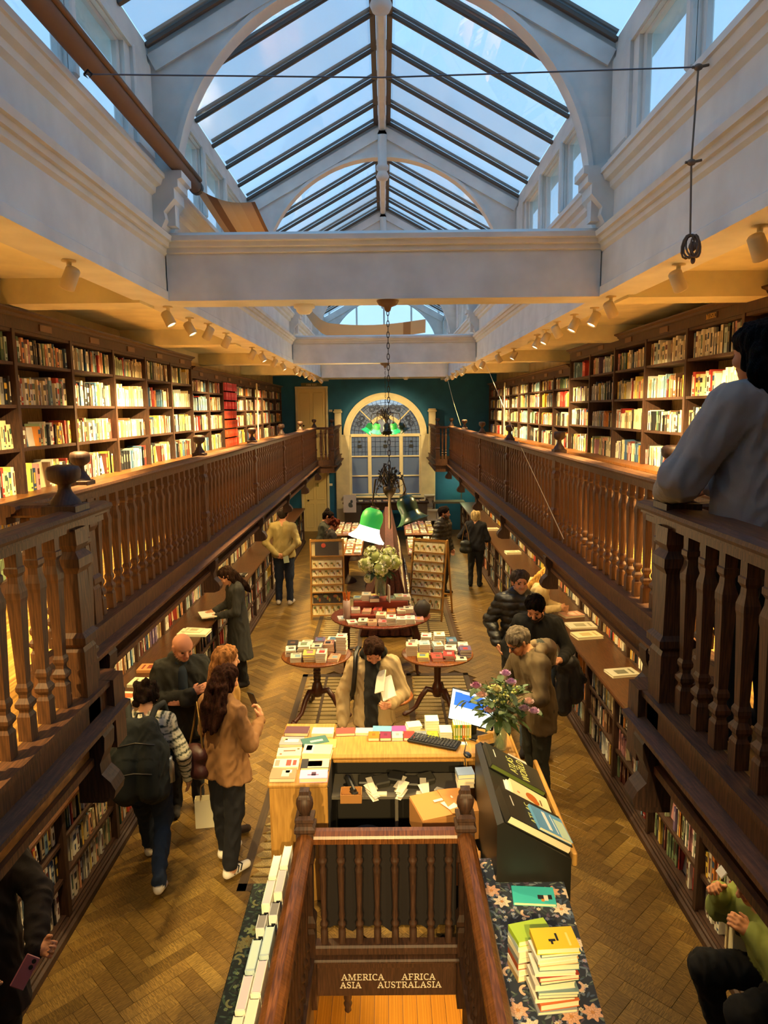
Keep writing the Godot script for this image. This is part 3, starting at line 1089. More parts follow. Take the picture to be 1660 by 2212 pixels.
		for i in tz.size() - 1:
			var a: float = tz[i]
			var piers := Shape.new()
			for q in [0.30, 1.275, 2.425, 3.40]:
				pass
			for wz in [0.96, 1.85, 2.74]:
				num += 1
				var z: float = a - wz
				var wn := shell("window_%d" % (num + (20 if s < 0 else 50)), "rippled glass clerestory window on the %s, %s from the viewer" % ["left" if s < 0 else "right", ORD[num - 1]], "window")
				var fr := Shape.new()
				for e2 in [-1.0, 1.0]:
					fr.cbox(Vector3(s * 1.715, 5.74, z + e2 * 0.40), Vector3(0.05, 0.60, 0.04), 0.01)
				for e2 in [-1.0, 1.0]:
					fr.cbox(Vector3(s * 1.715, 5.74 + e2 * 0.285, z), Vector3(0.05, 0.04, 0.8), 0.01)
				obj("frame", fr, P, wn)
				cube("pane", Vector3(s * 1.735, 5.74, z), Vector3(0.008, 0.56, 0.78), M["frosted"], wn)
			for q in [[0.0, 0.55], [1.37, 1.44], [2.26, 2.33], [3.15, 3.7]]:
				var zc: float = a - (q[0] + q[1]) / 2
				piers.box(Vector3(s * 1.70, 5.74, zc), Vector3(0.08, 0.62, q[1] - q[0]))
				piers.cbox(Vector3(s * 1.65, 5.74, zc), Vector3(0.05, 0.62, minf(0.10, q[1] - q[0]) if q[1] - q[0] < 0.2 else 0.34), 0.012)
			piers.box(Vector3(s * 1.76, 5.38, a - 1.85), Vector3(0.2, 0.14, 3.7))
			struct(obj("wall_clerestory_left" if s < 0 else "wall_clerestory_right", piers, P), "white piers between the clerestory windows, %s bay on the %s" % [ORD[i], "left" if s < 0 else "right"], "wall")
	# gable ends
	struct(cube("wall_gable_far", Vector3(0, 5.0, -21.4), Vector3(4.0, 0.9, 0.2), P), "white far gable above the end ceiling", "wall")
	var gw := shell("window_gable", "glazed gable at the far end of the skylight", "window")
	cube("pane", Vector3(0, 6.3, -21.4), Vector3(4.0, 1.7, 0.008), M["frosted"], gw)
	for i in 5:
		cube("bar", Vector3(-1.6 + i * 0.8, 6.3, -21.37), Vector3(0.05, 1.7, 0.05), P, gw)
	struct(cube("ceiling_far", Vector3(0, 7.3, -20.9), Vector3(4.0, 0.15, 1.3), P), "white roof strip at the far end of the glazing", "ceiling")
	struct(cube("ceiling_near", Vector3(0, 7.2, 2.7), Vector3(4.0, 0.15, 1.8), P), "white roof strip behind the viewer", "ceiling")
	struct(cube("wall_gable_near", Vector3(0, 6.2, 3.3), Vector3(4.0, 2.4, 0.2), P), "white near gable behind the viewer", "wall")


# ---------------------------------------------------------------- teal end wall with the arched window
func build_back_wall() -> void:
	var z := -21.4
	var P: StandardMaterial3D = M["cream"]
	# wall with an arched opening
	var w := Shape.new()
	for s in [-1.0, 1.0]:
		w.box(Vector3(s * 2.24, 2.5, z - 0.1), Vector3(2.36, 5.2, 0.2))
		var h := PackedVector2Array([Vector2(s * 1.06, 5.1), Vector2(0, 5.1), Vector2(0, 3.96)])
		for j in range(1, 17):
			var an := PI / 2 * (1 - j / 16.0)
			h.append(Vector2(s * 1.06 * cos(an), 2.9 + 1.06 * sin(an)))
		w.prism(h, z - 0.2, z)
	w.box(Vector3(0, 0.5, z - 0.1), Vector3(2.14, 1.2, 0.2))
	struct(obj("wall_back", w, M["teal"]), "teal painted end wall round the arched window", "wall")
	var win := shell("window_1", "tall round arched window with leaded glass in the teal wall", "window")
	# cream surround
	var sr := Shape.new()
	for s in [-1.0, 1.0]:
		sr.cbox(Vector3(s * 1.28, 1.46, z + 0.03), Vector3(0.44, 2.92, 0.1), 0.02)
		var ring := PackedVector2Array()
		for j in 25:
			var an := PI / 2 * j / 24.0
			ring.append(Vector2(s * 1.25 * cos(an), 2.9 + 1.25 * sin(an)))
		for j in 25:
			var an := PI / 2 * (1 - j / 24.0)
			ring.append(Vector2(s * 1.05 * cos(an), 2.9 + 1.05 * sin(an)))
		sr.prism(ring, z - 0.12, z + 0.07)
		var ring2 := PackedVector2Array()
		for j in 25:
			var an := PI / 2 * j / 24.0
			ring2.append(Vector2(s * 1.15 * cos(an), 2.9 + 1.15 * sin(an)))
		for j in 25:
			var an := PI / 2 * (1 - j / 24.0)
			ring2.append(Vector2(s * 1.10 * cos(an), 2.9 + 1.10 * sin(an)))
		sr.prism(ring2, z + 0.05, z + 0.10)
	sr.cbox(Vector3(0, 1.04, z + 0.05), Vector3(2.6, 0.07, 0.2), 0.015)
	obj("surround", sr, P, win)
	# bars
	var br := Shape.new()
	br.cbox(Vector3(0, 2.89, z - 0.04), Vector3(2.1, 0.09, 0.08), 0.01)
	for s in [-1.0, 1.0]:
		br.cbox(Vector3(s * 0.475, 1.97, z - 0.04), Vector3(0.11, 1.76, 0.08), 0.01)
		br.cbox(Vector3(s * 1.04, 1.97, z - 0.04), Vector3(0.05, 1.76, 0.08), 0.01)
		var d := Vector3(s * 0.7071, 0.7071, 0)
		br.cbox(Vector3(0, 2.9, z - 0.04) + d * 0.8, Vector3(0.5, 0.035, 0.06), 0.006, Basis(d, Vector3(-d.y, d.x, 0), Vector3.BACK))
		var ring := PackedVector2Array()
		for j in 17:
			var an := PI / 2 * j / 16.0
			ring.append(Vector2(s * 0.57 * cos(an), 2.93 + 0.57 * sin(an)))
		for j in 17:
			var an := PI / 2 * (1 - j / 16.0)
			ring.append(Vector2(s * 0.46 * cos(an), 2.93 + 0.46 * sin(an)))
		br.prism(ring, z - 0.08, z)
	for y in [2.26, 1.67, 1.11]:
		br.cbox(Vector3(0, y, z - 0.04), Vector3(2.1, 0.04, 0.07), 0.008)
	obj("glazing_bars", br, P, win)
	# leaded panes
	var gl := mat("old_glass", Color(0.5, 0.6, 0.78, 0.35), 0.2, {"transparency": BaseMaterial3D.TRANSPARENCY_ALPHA})
	for xx in [[-1.04, -0.53], [-0.42, 0.42], [0.53, 1.04]]:
		for yy in [[1.12, 1.66], [1.68, 2.25], [2.27, 2.85]]:
			cube("pane", Vector3((xx[0] + xx[1]) / 2, (yy[0] + yy[1]) / 2, z - 0.06), Vector3(xx[1] - xx[0], yy[1] - yy[0], 0.01), gl, win)
	for q in 4:
		var fan := PackedVector2Array()
		for j in 9:
			var an := PI * (q + j / 8.0) / 4
			fan.append(Vector2(1.05 * cos(an), 2.93 + 1.02 * sin(an)))
		for j in 9:
			var an := PI * (q + 1 - j / 8.0) / 4
			fan.append(Vector2(0.56 * cos(an), 2.93 + 0.56 * sin(an)))
		var fs := Shape.new()
		fs.prism(fan, z - 0.065, z - 0.055)
		obj("fan_pane", fs, gl, win)
	var half := PackedVector2Array()
	for j in 17:
		half.append(Vector2(0.46 * cos(PI * j / 16), 2.93 + 0.46 * sin(PI * j / 16)))
	var hs := Shape.new()
	hs.prism(half, z - 0.065, z - 0.055)
	obj("half_round_pane", hs, gl, win)
	var ld := Shape.new()
	for rr in [0.68, 0.80, 0.93]:
		var pts := []
		for j in 33:
			pts.append(Vector3(rr * cos(PI * j / 32), 2.93 + rr * sin(PI * j / 32), z - 0.045))
		ld.tube(pts, 0.005, 4)
	for j in range(1, 24):
		var an := PI * j / 24.0
		ld.tube([Vector3(0.57 * cos(an), 2.93 + 0.57 * sin(an), z - 0.045), Vector3(1.04 * cos(an), 2.93 + 1.02 * sin(an), z - 0.045)], 0.005, 4)
	for x in [-0.93, -0.82, -0.70, -0.6, -0.3, -0.15, 0.0, 0.15, 0.3, 0.6, 0.70, 0.82, 0.93]:
		ld.tube([Vector3(x, 2.27, z - 0.045), Vector3(x, 2.85, z - 0.045)], 0.005, 4)
	for y in [2.4, 2.55, 2.7]:
		ld.tube([Vector3(-1.03, y, z - 0.045), Vector3(1.03, y, z - 0.045)], 0.005, 4)
	for an0 in [22.0, 34.0, 62.0, 74.0, 106.0, 118.0, 146.0, 158.0]:
		var c := Vector3(0.83 * cos(deg_to_rad(an0)), 2.93 + 0.83 * sin(deg_to_rad(an0)), z - 0.04)
		for r in [0.075, 0.045]:
			var pts := []
			for j in 13:
				pts.append(c + Vector3(cos(TAU * j / 12), sin(TAU * j / 12), 0) * r)
			ld.tube(pts, 0.009 if r > 0.05 else 0.006, 4, false)
	for x in [-0.78, 0.0, 0.78]:
		ld.box(Vector3(x, 2.56, z - 0.045), Vector3(0.12, 0.1, 0.012))
		ld.box(Vector3(x, 2.70, z - 0.045), Vector3(0.06, 0.06, 0.012))
	obj("leading", ld, mat("lead", "23262c", 0.5), win)
	# white square posts beside the arch
	for s in [-1.0, 1.0]:
		var ps := Shape.new()
		ps.cbox(Vector3(s * 1.40, 2.9, z + 0.13), Vector3(0.20, 1.4, 0.2), 0.015)
		ps.cbox(Vector3(s * 1.40, 3.60, z + 0.13), Vector3(0.26, 0.06, 0.26), 0.015)
		ps.cbox(Vector3(s * 1.40, 3.65, z + 0.13), Vector3(0.22, 0.04, 0.22), 0.015)
		tag(obj("post", ps, P), "square cream post with a cap at the %s end of the arched window" % ("left" if s < 0 else "right"), "post")
	# unseen yard outside; its wall dims the arched window
	struct(cube("unseen_yard_wall", Vector3(0, 1.5, -24.2), Vector3(9, 4.6, 0.3), mat("yard_brick", "5c5e68", 0.9)), "unseen grey wall outside the arched window that darkens its glass", "wall")
	struct(cube("floor_yard", Vector3(0, -0.6, -23.0), Vector3(9, 0.2, 3.0), mat("yard_paving", "3e3f42", 0.9)), "dim paving of the yard outside the arched window", "ground")
	# doors
	for d in [["door_1", -2.18, 2.25, 0.84, 2.06, "cream panelled door on the upper level under the exit sign"], ["door_2", -2.13, 0.0, 0.72, 2.04, "cream panelled door on the ground floor beside the arched window"]]:
		var dr := shell(d[0], d[5], "door")
		var c := Vector3(d[1], d[2], z + 0.01)
		var ar := Shape.new()
		for s in [-1.0, 1.0]:
			ar.cbox(c + Vector3(s * (d[3] / 2 + 0.03), d[4] / 2, 0.02), Vector3(0.07, d[4], 0.09), 0.012)
		ar.cbox(c + Vector3(0, d[4] + 0.01, 0.02), Vector3(d[3] + 0.14, 0.07, 0.09), 0.012)
		obj("architrave", ar, P, dr)
		cube("door_leaf", c + Vector3(0, d[4] / 2, 0.0), Vector3(d[3], d[4], 0.05), mat("door_paint", "e3cf92", 0.5), dr)
		for sx in [-1.0, 1.0]:
			for yy in [[0.12, 0.85], [0.98, 1.92]]:
				var pn := Shape.new()
				var pc := c + Vector3(sx * d[3] * 0.235, (yy[0] + yy[1]) / 2, 0.026)
				var hw: float = d[3] * 0.17
				var hh: float = (yy[1] - yy[0]) / 2
				for e in [-1.0, 1.0]:
					pn.cbox(pc + Vector3(e * hw, 0, 0), Vector3(0.025, hh * 2, 0.018), 0.006)
					pn.cbox(pc + Vector3(0, e * hh, 0), Vector3(hw * 2, 0.025, 0.018), 0.006)
				obj("panel_moulding", pn, M["door_paint"], dr)
		var kb := Shape.new()
		kb.lathe([Vector2(0.0, 0.0), Vector2(0.02, 0.0), Vector2(0.012, 0.03), Vector2(0.03, 0.045), Vector2(0.028, 0.065), Vector2(0, 0.075)], 10, c + Vector3(-d[3] * 0.3, 0.95, 0.025), Basis(Vector3.RIGHT, PI / 2))
		obj("door_knob", kb, M["iron"], dr)
		if d[0] == "door_2":
			cube("notice", c + Vector3(0.06, 1.42, 0.028), Vector3(0.08, 0.11, 0.006), mat("notice", "7d7a3c", 0.6), dr)
	var sg := thing("exit_sign", "dark FIRE EXIT sign above the upper cream door", "sign", Vector3(-2.17, 4.40, z + 0.03))
	cube("plate", Vector3.ZERO, Vector3(0.62, 0.12, 0.03), mat("sign_plate", "66654a", 0.6), sg)
	letters("FIRE EXIT", Vector3(0, 0, 0.018), 0.075, mat("sign_ink", "efe6c0", 0.6), sg)
	for q in [[Vector3(-1.62, 3.63, z + 0.02), "small white switch plate on the teal wall by the upper door"], [Vector3(-1.66, 1.42, z + 0.02), "small white switch plate on the teal wall by the ground floor door"]]:
		var sw := Shape.new()
		sw.cbox(q[0], Vector3(0.1, 0.07, 0.02), 0.005)
		sw.cbox(q[0] + Vector3(0, 0, 0.012), Vector3(0.02, 0.03, 0.01), 0.003)
		tag(obj("light_switch", sw, M["white_plastic"]), q[1], "switch")


func letters(txt: String, at: Vector3, size: float, m: Material, parent: Node, ba := Basis.IDENTITY, serif := false, depth := 0.004) -> MeshInstance3D:
	var t := TextMesh.new()
	var f := SystemFont.new()
	f.font_names = PackedStringArray(["Droid Serif" if serif else "Droid Sans"])
	t.font = f
	t.text = txt
	t.font_size = 64
	t.pixel_size = size / 64.0
	t.depth = depth
	t.curve_step = 4.0
	t.horizontal_alignment = HORIZONTAL_ALIGNMENT_CENTER
	t.vertical_alignment = VERTICAL_ALIGNMENT_CENTER
	var o := obj("lettering", t, m, parent)
	o.transform = Transform3D(ba, at)
	return o


# ---------------------------------------------------------------- galleries
func baluster_mesh() -> ArrayMesh:
	var sh := Shape.new()
	sh.lathe([Vector2(0.030, 0.0), Vector2(0.030, 0.10), Vector2(0.022, 0.115), Vector2(0.022, 0.125), Vector2(0.034, 0.14), Vector2(0.034, 0.155), Vector2(0.020, 0.175), Vector2(0.020, 0.19), Vector2(0.028, 0.205), Vector2(0.028, 0.22), Vector2(0.021, 0.235), Vector2(0.031, 0.56), Vector2(0.034, 0.575), Vector2(0.034, 0.60), Vector2(0.024, 0.635), Vector2(0.022, 0.66), Vector2(0.032, 0.675), Vector2(0.032, 0.695), Vector2(0.027, 0.70), Vector2(0.027, 0.78)], 4, Vector3.ZERO, Basis.from_scale(Vector3(0.86, 1, 0.86)), false, true)
	return sh.mesh()


func newel(parent: Node, x: float, z: float, low := 2.18, big := 1.0) -> void:
	var nw := Shape.new()
	var w := 0.052 * big
	var h := 3.14 - low
	nw.lathe([Vector2(w, 0), Vector2(w, 0.40), Vector2(w * 0.85, 0.42), Vector2(w * 1.2, 0.44), Vector2(w * 1.2, 0.47), Vector2(w * 0.9, 0.49), Vector2(w * 0.82, h - 0.2), Vector2(w * 1.1, h - 0.17), Vector2(w * 1.1, h - 0.13), Vector2(w * 0.75, h - 0.10), Vector2(w * 0.98, h - 0.07), Vector2(w * 0.9, h)], 4, Vector3(x, low, z), Basis.IDENTITY, false, true)
	var o := obj("newel_post", nw, M["oak"], parent)
	var f := Shape.new()
	f.lathe([Vector2(w * 1.15, 3.21), Vector2(w * 1.15, 3.245), Vector2(w * 0.95, 3.25)], 4, Vector3(x, 0, z), Basis.IDENTITY, false, true)
	f.lathe([Vector2(w * 1.05, 3.25), Vector2(w * 0.95, 3.265), Vector2(w * 0.7, 3.285), Vector2(w * 0.52, 3.30), Vector2(w * 0.42, 3.315), Vector2(w * 0.42, 3.335), Vector2(w * 0.75, 3.345), Vector2(w * 1.05, 3.36), Vector2(w * 1.12, 3.38), Vector2(w * 1.12, 3.40), Vector2(w * 1.0, 3.415), Vector2(w * 0.6, 3.422), Vector2(0, 3.424)], 14, Vector3(x, 0, z))
	obj("finial", f, M["oak_dark"], o)


func build_gallery(side: int) -> void:
	var s := float(side)
	var x := LX if side < 0 else RX
	var bx := LBX if side < 0 else RBX
	var fx := -1.33 if side < 0 else 1.31
	var nm := "left" if side < 0 else "right"
	var ze := -3.40 if side < 0 else -3.22
	var zn := -3.14 if side < 0 else -3.02
	var wood: StandardMaterial3D = M["oak"]
	# floor slab
	var gf := shell("gallery_floor", "wooden floor and soffit of the %s gallery" % nm, "floor")
	var boards := mat("gallery_boards", "cf9a4a", 0.45, {"albedo_texture": M["oak"].albedo_texture, "uv1_triplanar": true})
	for r in [[bx, 2.0, ze], [x, ze, -18.5], [fx, -18.5, -21.4]]:
		var a: float = r[0]
		cube("deck", Vector3((a + s * 3.32) / 2, 2.15, (r[1] + r[2]) / 2), Vector3(absf(s * 3.32 - a), 0.19, r[1] - r[2]), boards, gf)
	# fascia, ledge
	var tr := shell("trim_gallery_" + nm, "brown oak fascia and projecting ledge along the %s gallery edge" % nm, "trim")
	var prof := [Vector2(0.0, 2.03), Vector2(0.02, 2.035), Vector2(0.02, 2.07), Vector2(0.0, 2.075), Vector2(0.0, 2.17), Vector2(0.03, 2.18), Vector2(0.075, 2.195), Vector2(0.085, 2.205), Vector2(0.085, 2.225), Vector2(0.015, 2.24), Vector2(0.015, 2.335), Vector2(0.035, 2.34), Vector2(0.035, 2.365), Vector2(-0.06, 2.37)]
	for r in [[bx, ze, 2.0], [x, -18.5, ze], [fx, -21.3, -18.5]]:
		var f := Shape.new()
		moulding(f, s, r[0], r[1], r[2], prof)
		obj("fascia_board", f, wood, tr)
	for r in [[bx, x, ze, -1.0], [fx, x, -18.5, 1.0]]:
		var f := Shape.new()
		var w: float = absf(r[1] - r[0])
		var c: float = (r[0] + r[1]) / 2
		f.box(Vector3(c, 2.13, r[2]), Vector3(w, 0.2, 0.04))
		f.box(Vector3(c, 2.215, r[2]), Vector3(w + 0.06, 0.03, 0.15))
		f.box(Vector3(c, 2.30, r[2]), Vector3(w, 0.13, 0.10))
		obj("fascia_board", f, wood, tr)
	cube("end_block", Vector3(bx + s * 0.01, 2.195, ze + 0.05), Vector3(0.12, 0.345, 0.13), wood, tr)
	# balustrade
	var bl := thing("balustrade", "dark oak balustrade with turned balusters along the %s gallery" % nm, "railing")
	var bm := baluster_mesh()
	var rail := [Vector2(-0.06, 3.13), Vector2(-0.01, 3.13), Vector2(-0.01, 3.165), Vector2(0.015, 3.17), Vector2(0.015, 3.18), Vector2(0.03, 3.185), Vector2(0.04, 3.20), Vector2(0.035, 3.215), Vector2(0.0, 3.225), Vector2(-0.05, 3.225)]
	for r in [[bx, ze - 0.05, 1.9], [x, -18.5, ze + 0.1], [fx, -21.2, -18.45]]:
		var poly := PackedVector2Array()
		var bk := 0.07 if side < 0 or r[0] != bx else 0.16
		for p: Vector2 in rail:
			poly.append(Vector2(r[0] - s * p.x, p.y))
		poly.append(Vector2(r[0] + s * bk, 3.215))
		poly.append(Vector2(r[0] + s * bk, 3.17))
		poly.append(Vector2(r[0] + s * 0.06, 3.165))
		var h := Shape.new()
		h.prism(poly, r[1], r[2])
		obj("handrail", h, wood, bl)
	for r in [[bx, x, ze], [fx, x, -18.5]]:
		var h := Shape.new()
		var w: float = absf(r[1] - r[0]) + 0.04
		h.cbox(Vector3((r[0] + r[1]) / 2 + s * 0.02, 3.185, r[2]), Vector3(w, 0.06, 0.11), 0.012)
		obj("handrail", h, wood, bl)
	var posts := [-4.25, -7.0, -9.8, -12.6, -15.4, -18.42]
	for z in posts:
		newel(bl, x + s * 0.05, z)
	newel(bl, bx + s * 0.05, zn, 2.18, 1.25)
	newel(bl, bx + s * 0.05, -0.6, 2.18, 1.25)
	newel(bl, fx + s * 0.05, -18.5)
	var spans := [[ze - 0.05, -4.25, 5], [-4.25, -7.0, 17], [-7.0, -9.8, 17], [-9.8, -12.6, 17], [-12.6, -15.4, 17], [-15.4, -18.42, 18]]
	for q in spans:
		for i in range(1, q[2]):
			var z: float = lerpf(q[0], q[1], float(i) / q[2])
			obj("baluster", bm, wood, bl).position = Vector3(x + s * 0.05, 2.37, z)
	for i in 14:
		obj("baluster", bm, wood, bl).position = Vector3(bx + s * 0.05, 2.37, zn + 0.16 + i * 0.158)
	obj("baluster", bm, wood, bl).position = Vector3(bx + s * 0.05, 2.37, zn - 0.15)
	for i in 3:
		obj("baluster", bm, wood, bl).position = Vector3(lerpf(bx, x, 0.3 + i * 0.3), 2.37, ze)
		obj("baluster", bm, wood, bl).position = Vector3(lerpf(fx, x, 0.25 + i * 0.25), 2.37, -18.5)
	for i in 16:
		obj("baluster", bm, wood, bl).position = Vector3(fx + s * 0.05, 2.37, -18.66 - i * 0.16)
	# corbels under each post
	var n := 0
	for q in [[bx, zn]] + posts.map(func(z): return [x, z]):
		var cb := Shape.new()
		var pts := PackedVector2Array([Vector2(0.05, 2.21), Vector2(0.075, 2.17), Vector2(0.07, 2.10), Vector2(0.045, 2.04), Vector2(0.05, 1.99), Vector2(0.09, 1.95), Vector2(0.11, 1.91), Vector2(0.10, 1.87), Vector2(0.05, 1.85), Vector2(-0.06, 1.85), Vector2(-0.06, 2.21)])
		var poly := PackedVector2Array()
		for p in pts:
			poly.append(Vector2(q[0] - s * p.x, p.y))
		cb.prism(poly, q[1] - 0.06, q[1] + 0.06)
		obj("corbel", cb, M["oak_dark"], tr)
	# unseen strip lamp under the edge, placed to light the shelves below
	for i in 6:
		var z := -4.2 - i * 2.75
		var lx := x + s * 0.12
		var lp := thing("unseen_strip_lamp", "slim warm unseen strip lamp under the %s gallery edge, %s from the viewer" % [nm, ORD[i]], "lamp", Vector3(lx, 2.04, z))
		var hs := Shape.new()
		hs.cbox(Vector3.ZERO, Vector3(0.05, 0.025, 2.5), 0.006)
		obj("housing", hs, M["oak_dark"], lp)
		cube("diffuser", Vector3(0, -0.015, 0), Vector3(0.03, 0.006, 2.46), emissive("strip_glow", "ffd08a", 3.0), lp)
		var al := AreaLight3D.new()
		al.name = "strip_light"
		lp.add_child(al)
		al.area_size = Vector2(0.04, 2.44)
		al.light_color = WARM
		al.light_energy = STRIP_E
		al.area_range = 30.0
		al.shadow_enabled = true
		# face down and towards the shelves
		var d := Vector3(s * 0.88, -0.47, 0).normalized()
		al.global_transform = Transform3D(Basis(Vector3.BACK.cross(-d), Vector3.BACK, -d).orthonormalized(), Vector3(lx + s * 0.02, 2.015, z))


const STRIP_E := 3.6


# ---------------------------------------------------------------- bookcases
const GAL_H := [3.0, 3.37, 3.72, 4.06, 4.32]
const GAL_R := [3.0, 3.39, 3.75, 4.11, 4.40]
const GAL_H2 := [3.0, 3.35, 3.67, 3.97, 4.19]
const LOW_H := [0.12, 0.40, 0.67, 0.93]
const BACK_H := [0.975, 1.33, 1.69, 2.03]
var books := []


func build_cases(side: int) -> void:
	var s := float(side)
	var nm := "left" if side < 0 else "right"
	var dk: StandardMaterial3D = M["oak_dark"]
	var pitch := 1.0475 if side < 0 else 1.10
	var nb := 18 if side < 0 else 17
	var signs := {4: "MUSIC", 3: "WRITING"} if side > 0 else {}
	for k in range(1, nb):
		var z0 := -1.6 - pitch * k
		var z1 := z0 - pitch
		var first := k < 9
		var H: Array = (GAL_H if side < 0 else GAL_R) if first else GAL_H2
		var fx := s * 2.95
		var cs := thing("bookcase", "dark oak gallery bookcase on the %s, %s bay from the viewer" % [nm, ORD[k - 1]], "bookcase", Vector3(fx, GY, (z0 + z1) / 2))
		var y := -GY
		var hw := pitch / 2
		cube("side_panel", Vector3(s * 0.16, (2.25 + H[4]) / 2 + y + 0.03, -hw + 0.012), Vector3(0.33, H[4] - 2.25 + 0.1, 0.045), dk, cs)
		cube("back_panel", Vector3(s * 0.32, (2.25 + H[4]) / 2 + y, 0), Vector3(0.02, H[4] - 2.25, pitch), M["board"], cs)
		for i in range(1, 5):
			cube("shelf", Vector3(s * 0.16, H[i] - 0.014 + y, 0), Vector3(0.31, 0.026, pitch - 0.03), dk, cs)
		cube("ledge", Vector3(s * 0.06, H[0] - 0.017 + y, 0), Vector3(0.5, 0.032, pitch), M["oak_worn"], cs)
		cube("plinth", Vector3(s * 0.02, 2.30 + y, 0), Vector3(0.04, 0.10, pitch), dk, cs)
		for yy in [2.36, 2.66]:
			cube("shelf", Vector3(s * 0.16, yy - 0.014 + y, 0), Vector3(0.31, 0.026, pitch - 0.03), dk, cs)
		var hd := Shape.new()
		var t: float = H[4]
		hd.box(Vector3(s * 0.02, t + 0.06 + y, 0), Vector3(0.05, 0.12, pitch))
		moulding(hd, s, 0.0, -hw, hw, [Vector2(0.0, t + 0.09 + y), Vector2(0.02, t + 0.10 + y), Vector2(0.03, t + 0.12 + y), Vector2(0.065, t + 0.135 + y), Vector2(0.07, t + 0.15 + y), Vector2(-0.06, t + 0.155 + y)])
		obj("cornice", hd, dk, cs)
		var pl := obj("name_plate", unit_cube, M["oak_dark"] if signs.has(k) else mat("plate_wood", "6b4a30", 0.5), cs)
		pl.transform = Transform3D(Basis.from_scale(Vector3(0.012, 0.055, 0.22)), Vector3(s * -0.012, t + 0.05 + y, 0.0))
		if signs.has(k):
			letters(signs[k], Vector3(s * -0.02, t + 0.05 + y, 0), 0.062, M["gilt"], cs, Basis(Vector3(0, 0, s), Vector3.UP, Vector3(-s, 0, 0)), true)
		if side < 0 and k == 11:
			for i in 7:
				fill_shelf(side, "gallery", k, i, 3.0 + i * 0.172, 0.15, z0 - 0.05, z1 + 0.02, fx - s * 0.05, 0.16, ["e0522e", "e2582c", "dd5a34", "e2604a", "d84a52", "d44f66", "cf5a70"][i])
		else:
			for i in 4:
				fill_shelf(side, "gallery", k, i, H[i], H[i + 1] - H[i], z0 - 0.03, z1 + 0.03, fx + s * 0.03, 0.0)
		for i in 2:
			fill_shelf(side, "foot", k, i, [2.36, 2.66][i], 0.30, z0 - 0.03, z1 + 0.03, fx + s * 0.03, 0.0)
	# ground floor: cases below the counter, shelves above it
	var bx := -2.28 if side < 0 else 2.165
	var lp := 0.93
	for k in range(1, 20):
		var z0 := -1.83 - lp * k
		var z1 := z0 - lp
		if side < 0 and z1 < -19.6:
			break
		var cs := thing("low_bookcase", "dark oak low bookcase under the %s hand counter, %s bay from the viewer" % [nm, ORD[k - 1]], "bookcase", Vector3(bx, 0, (z0 + z1) / 2))
		cube("side_panel", Vector3(s * 0.2, 0.48, -lp / 2 + 0.012), Vector3(0.40, 0.9, 0.05), dk, cs)
		cube("back_panel", Vector3(s * 0.40, 0.48, 0), Vector3(0.02, 0.9, lp), dk, cs)
		for i in 3:
			cube("shelf", Vector3(s * 0.21, LOW_H[i] - 0.014, 0), Vector3(0.38, 0.026, lp - 0.04), dk, cs)
		var pn := Shape.new()
		moulding(pn, s, 0.0, -lp / 2, lp / 2, [Vector2(0.03, 0.0), Vector2(0.03, 0.05), Vector2(0.012, 0.065), Vector2(0.012, 0.085), Vector2(0.0, 0.095), Vector2(0.0, 0.105)])
		obj("plinth", pn, dk, cs)
		for i in 3:
			fill_shelf(side, "low", k, i, LOW_H[i], LOW_H[i + 1] - LOW_H[i], z0 - 0.04, z1 + 0.03, bx + s * 0.04, 0.0)
		var hx := bx + s * 0.42
		var bs := thing("wall_bookcase", "dark oak shelves above the %s hand counter, %s bay from the viewer" % [nm, ORD[k - 1]], "bookcase", Vector3(hx, 0.97, (z0 + z1) / 2))
		cube("side_panel", Vector3(s * 0.13, 0.53, -lp / 2 + 0.012), Vector3(0.26, 1.06, 0.05), dk, bs)
		cube("back_panel", Vector3(s * 0.26, 0.53, 0), Vector3(0.02, 1.06, lp), M["board"], bs)
		for i in 3:
			cube("shelf", Vector3(s * 0.13, BACK_H[i] - 0.97 - 0.012, 0), Vector3(0.26, 0.024, lp - 0.04), dk, bs)
		for i in 3:
			fill_shelf(side, "wall", k, i, BACK_H[i], BACK_H[i + 1] - BACK_H[i], z0 - 0.04, z1 + 0.03, hx + s * 0.02, 0.0)
	var ct := Shape.new()
	var zl := -1.83 - lp * (20 if side > 0 else 19)
	moulding(ct, s, bx, zl, -2.7, [Vector2(0.0, 0.93), Vector2(0.03, 0.93), Vector2(0.04, 0.94), Vector2(0.04, 0.96), Vector2(0.03, 0.972), Vector2(-0.06, 0.972)])
	ct.box(Vector3(bx + s * 0.28, 0.951, (zl - 2.7) / 2), Vector3(0.44, 0.042, -2.7 - zl))
	tag(obj("counter_top", ct, mat("counter", "5e3a1e", 0.35, {"albedo_texture": M["oak"].albedo_texture, "uv1_triplanar": true, "uv1_world_triplanar": true, "uv1_scale": Vector3(1.6, 1.6, 1.6)})), "long polished brown counter top along the %s ground floor shelves" % nm, "counter")


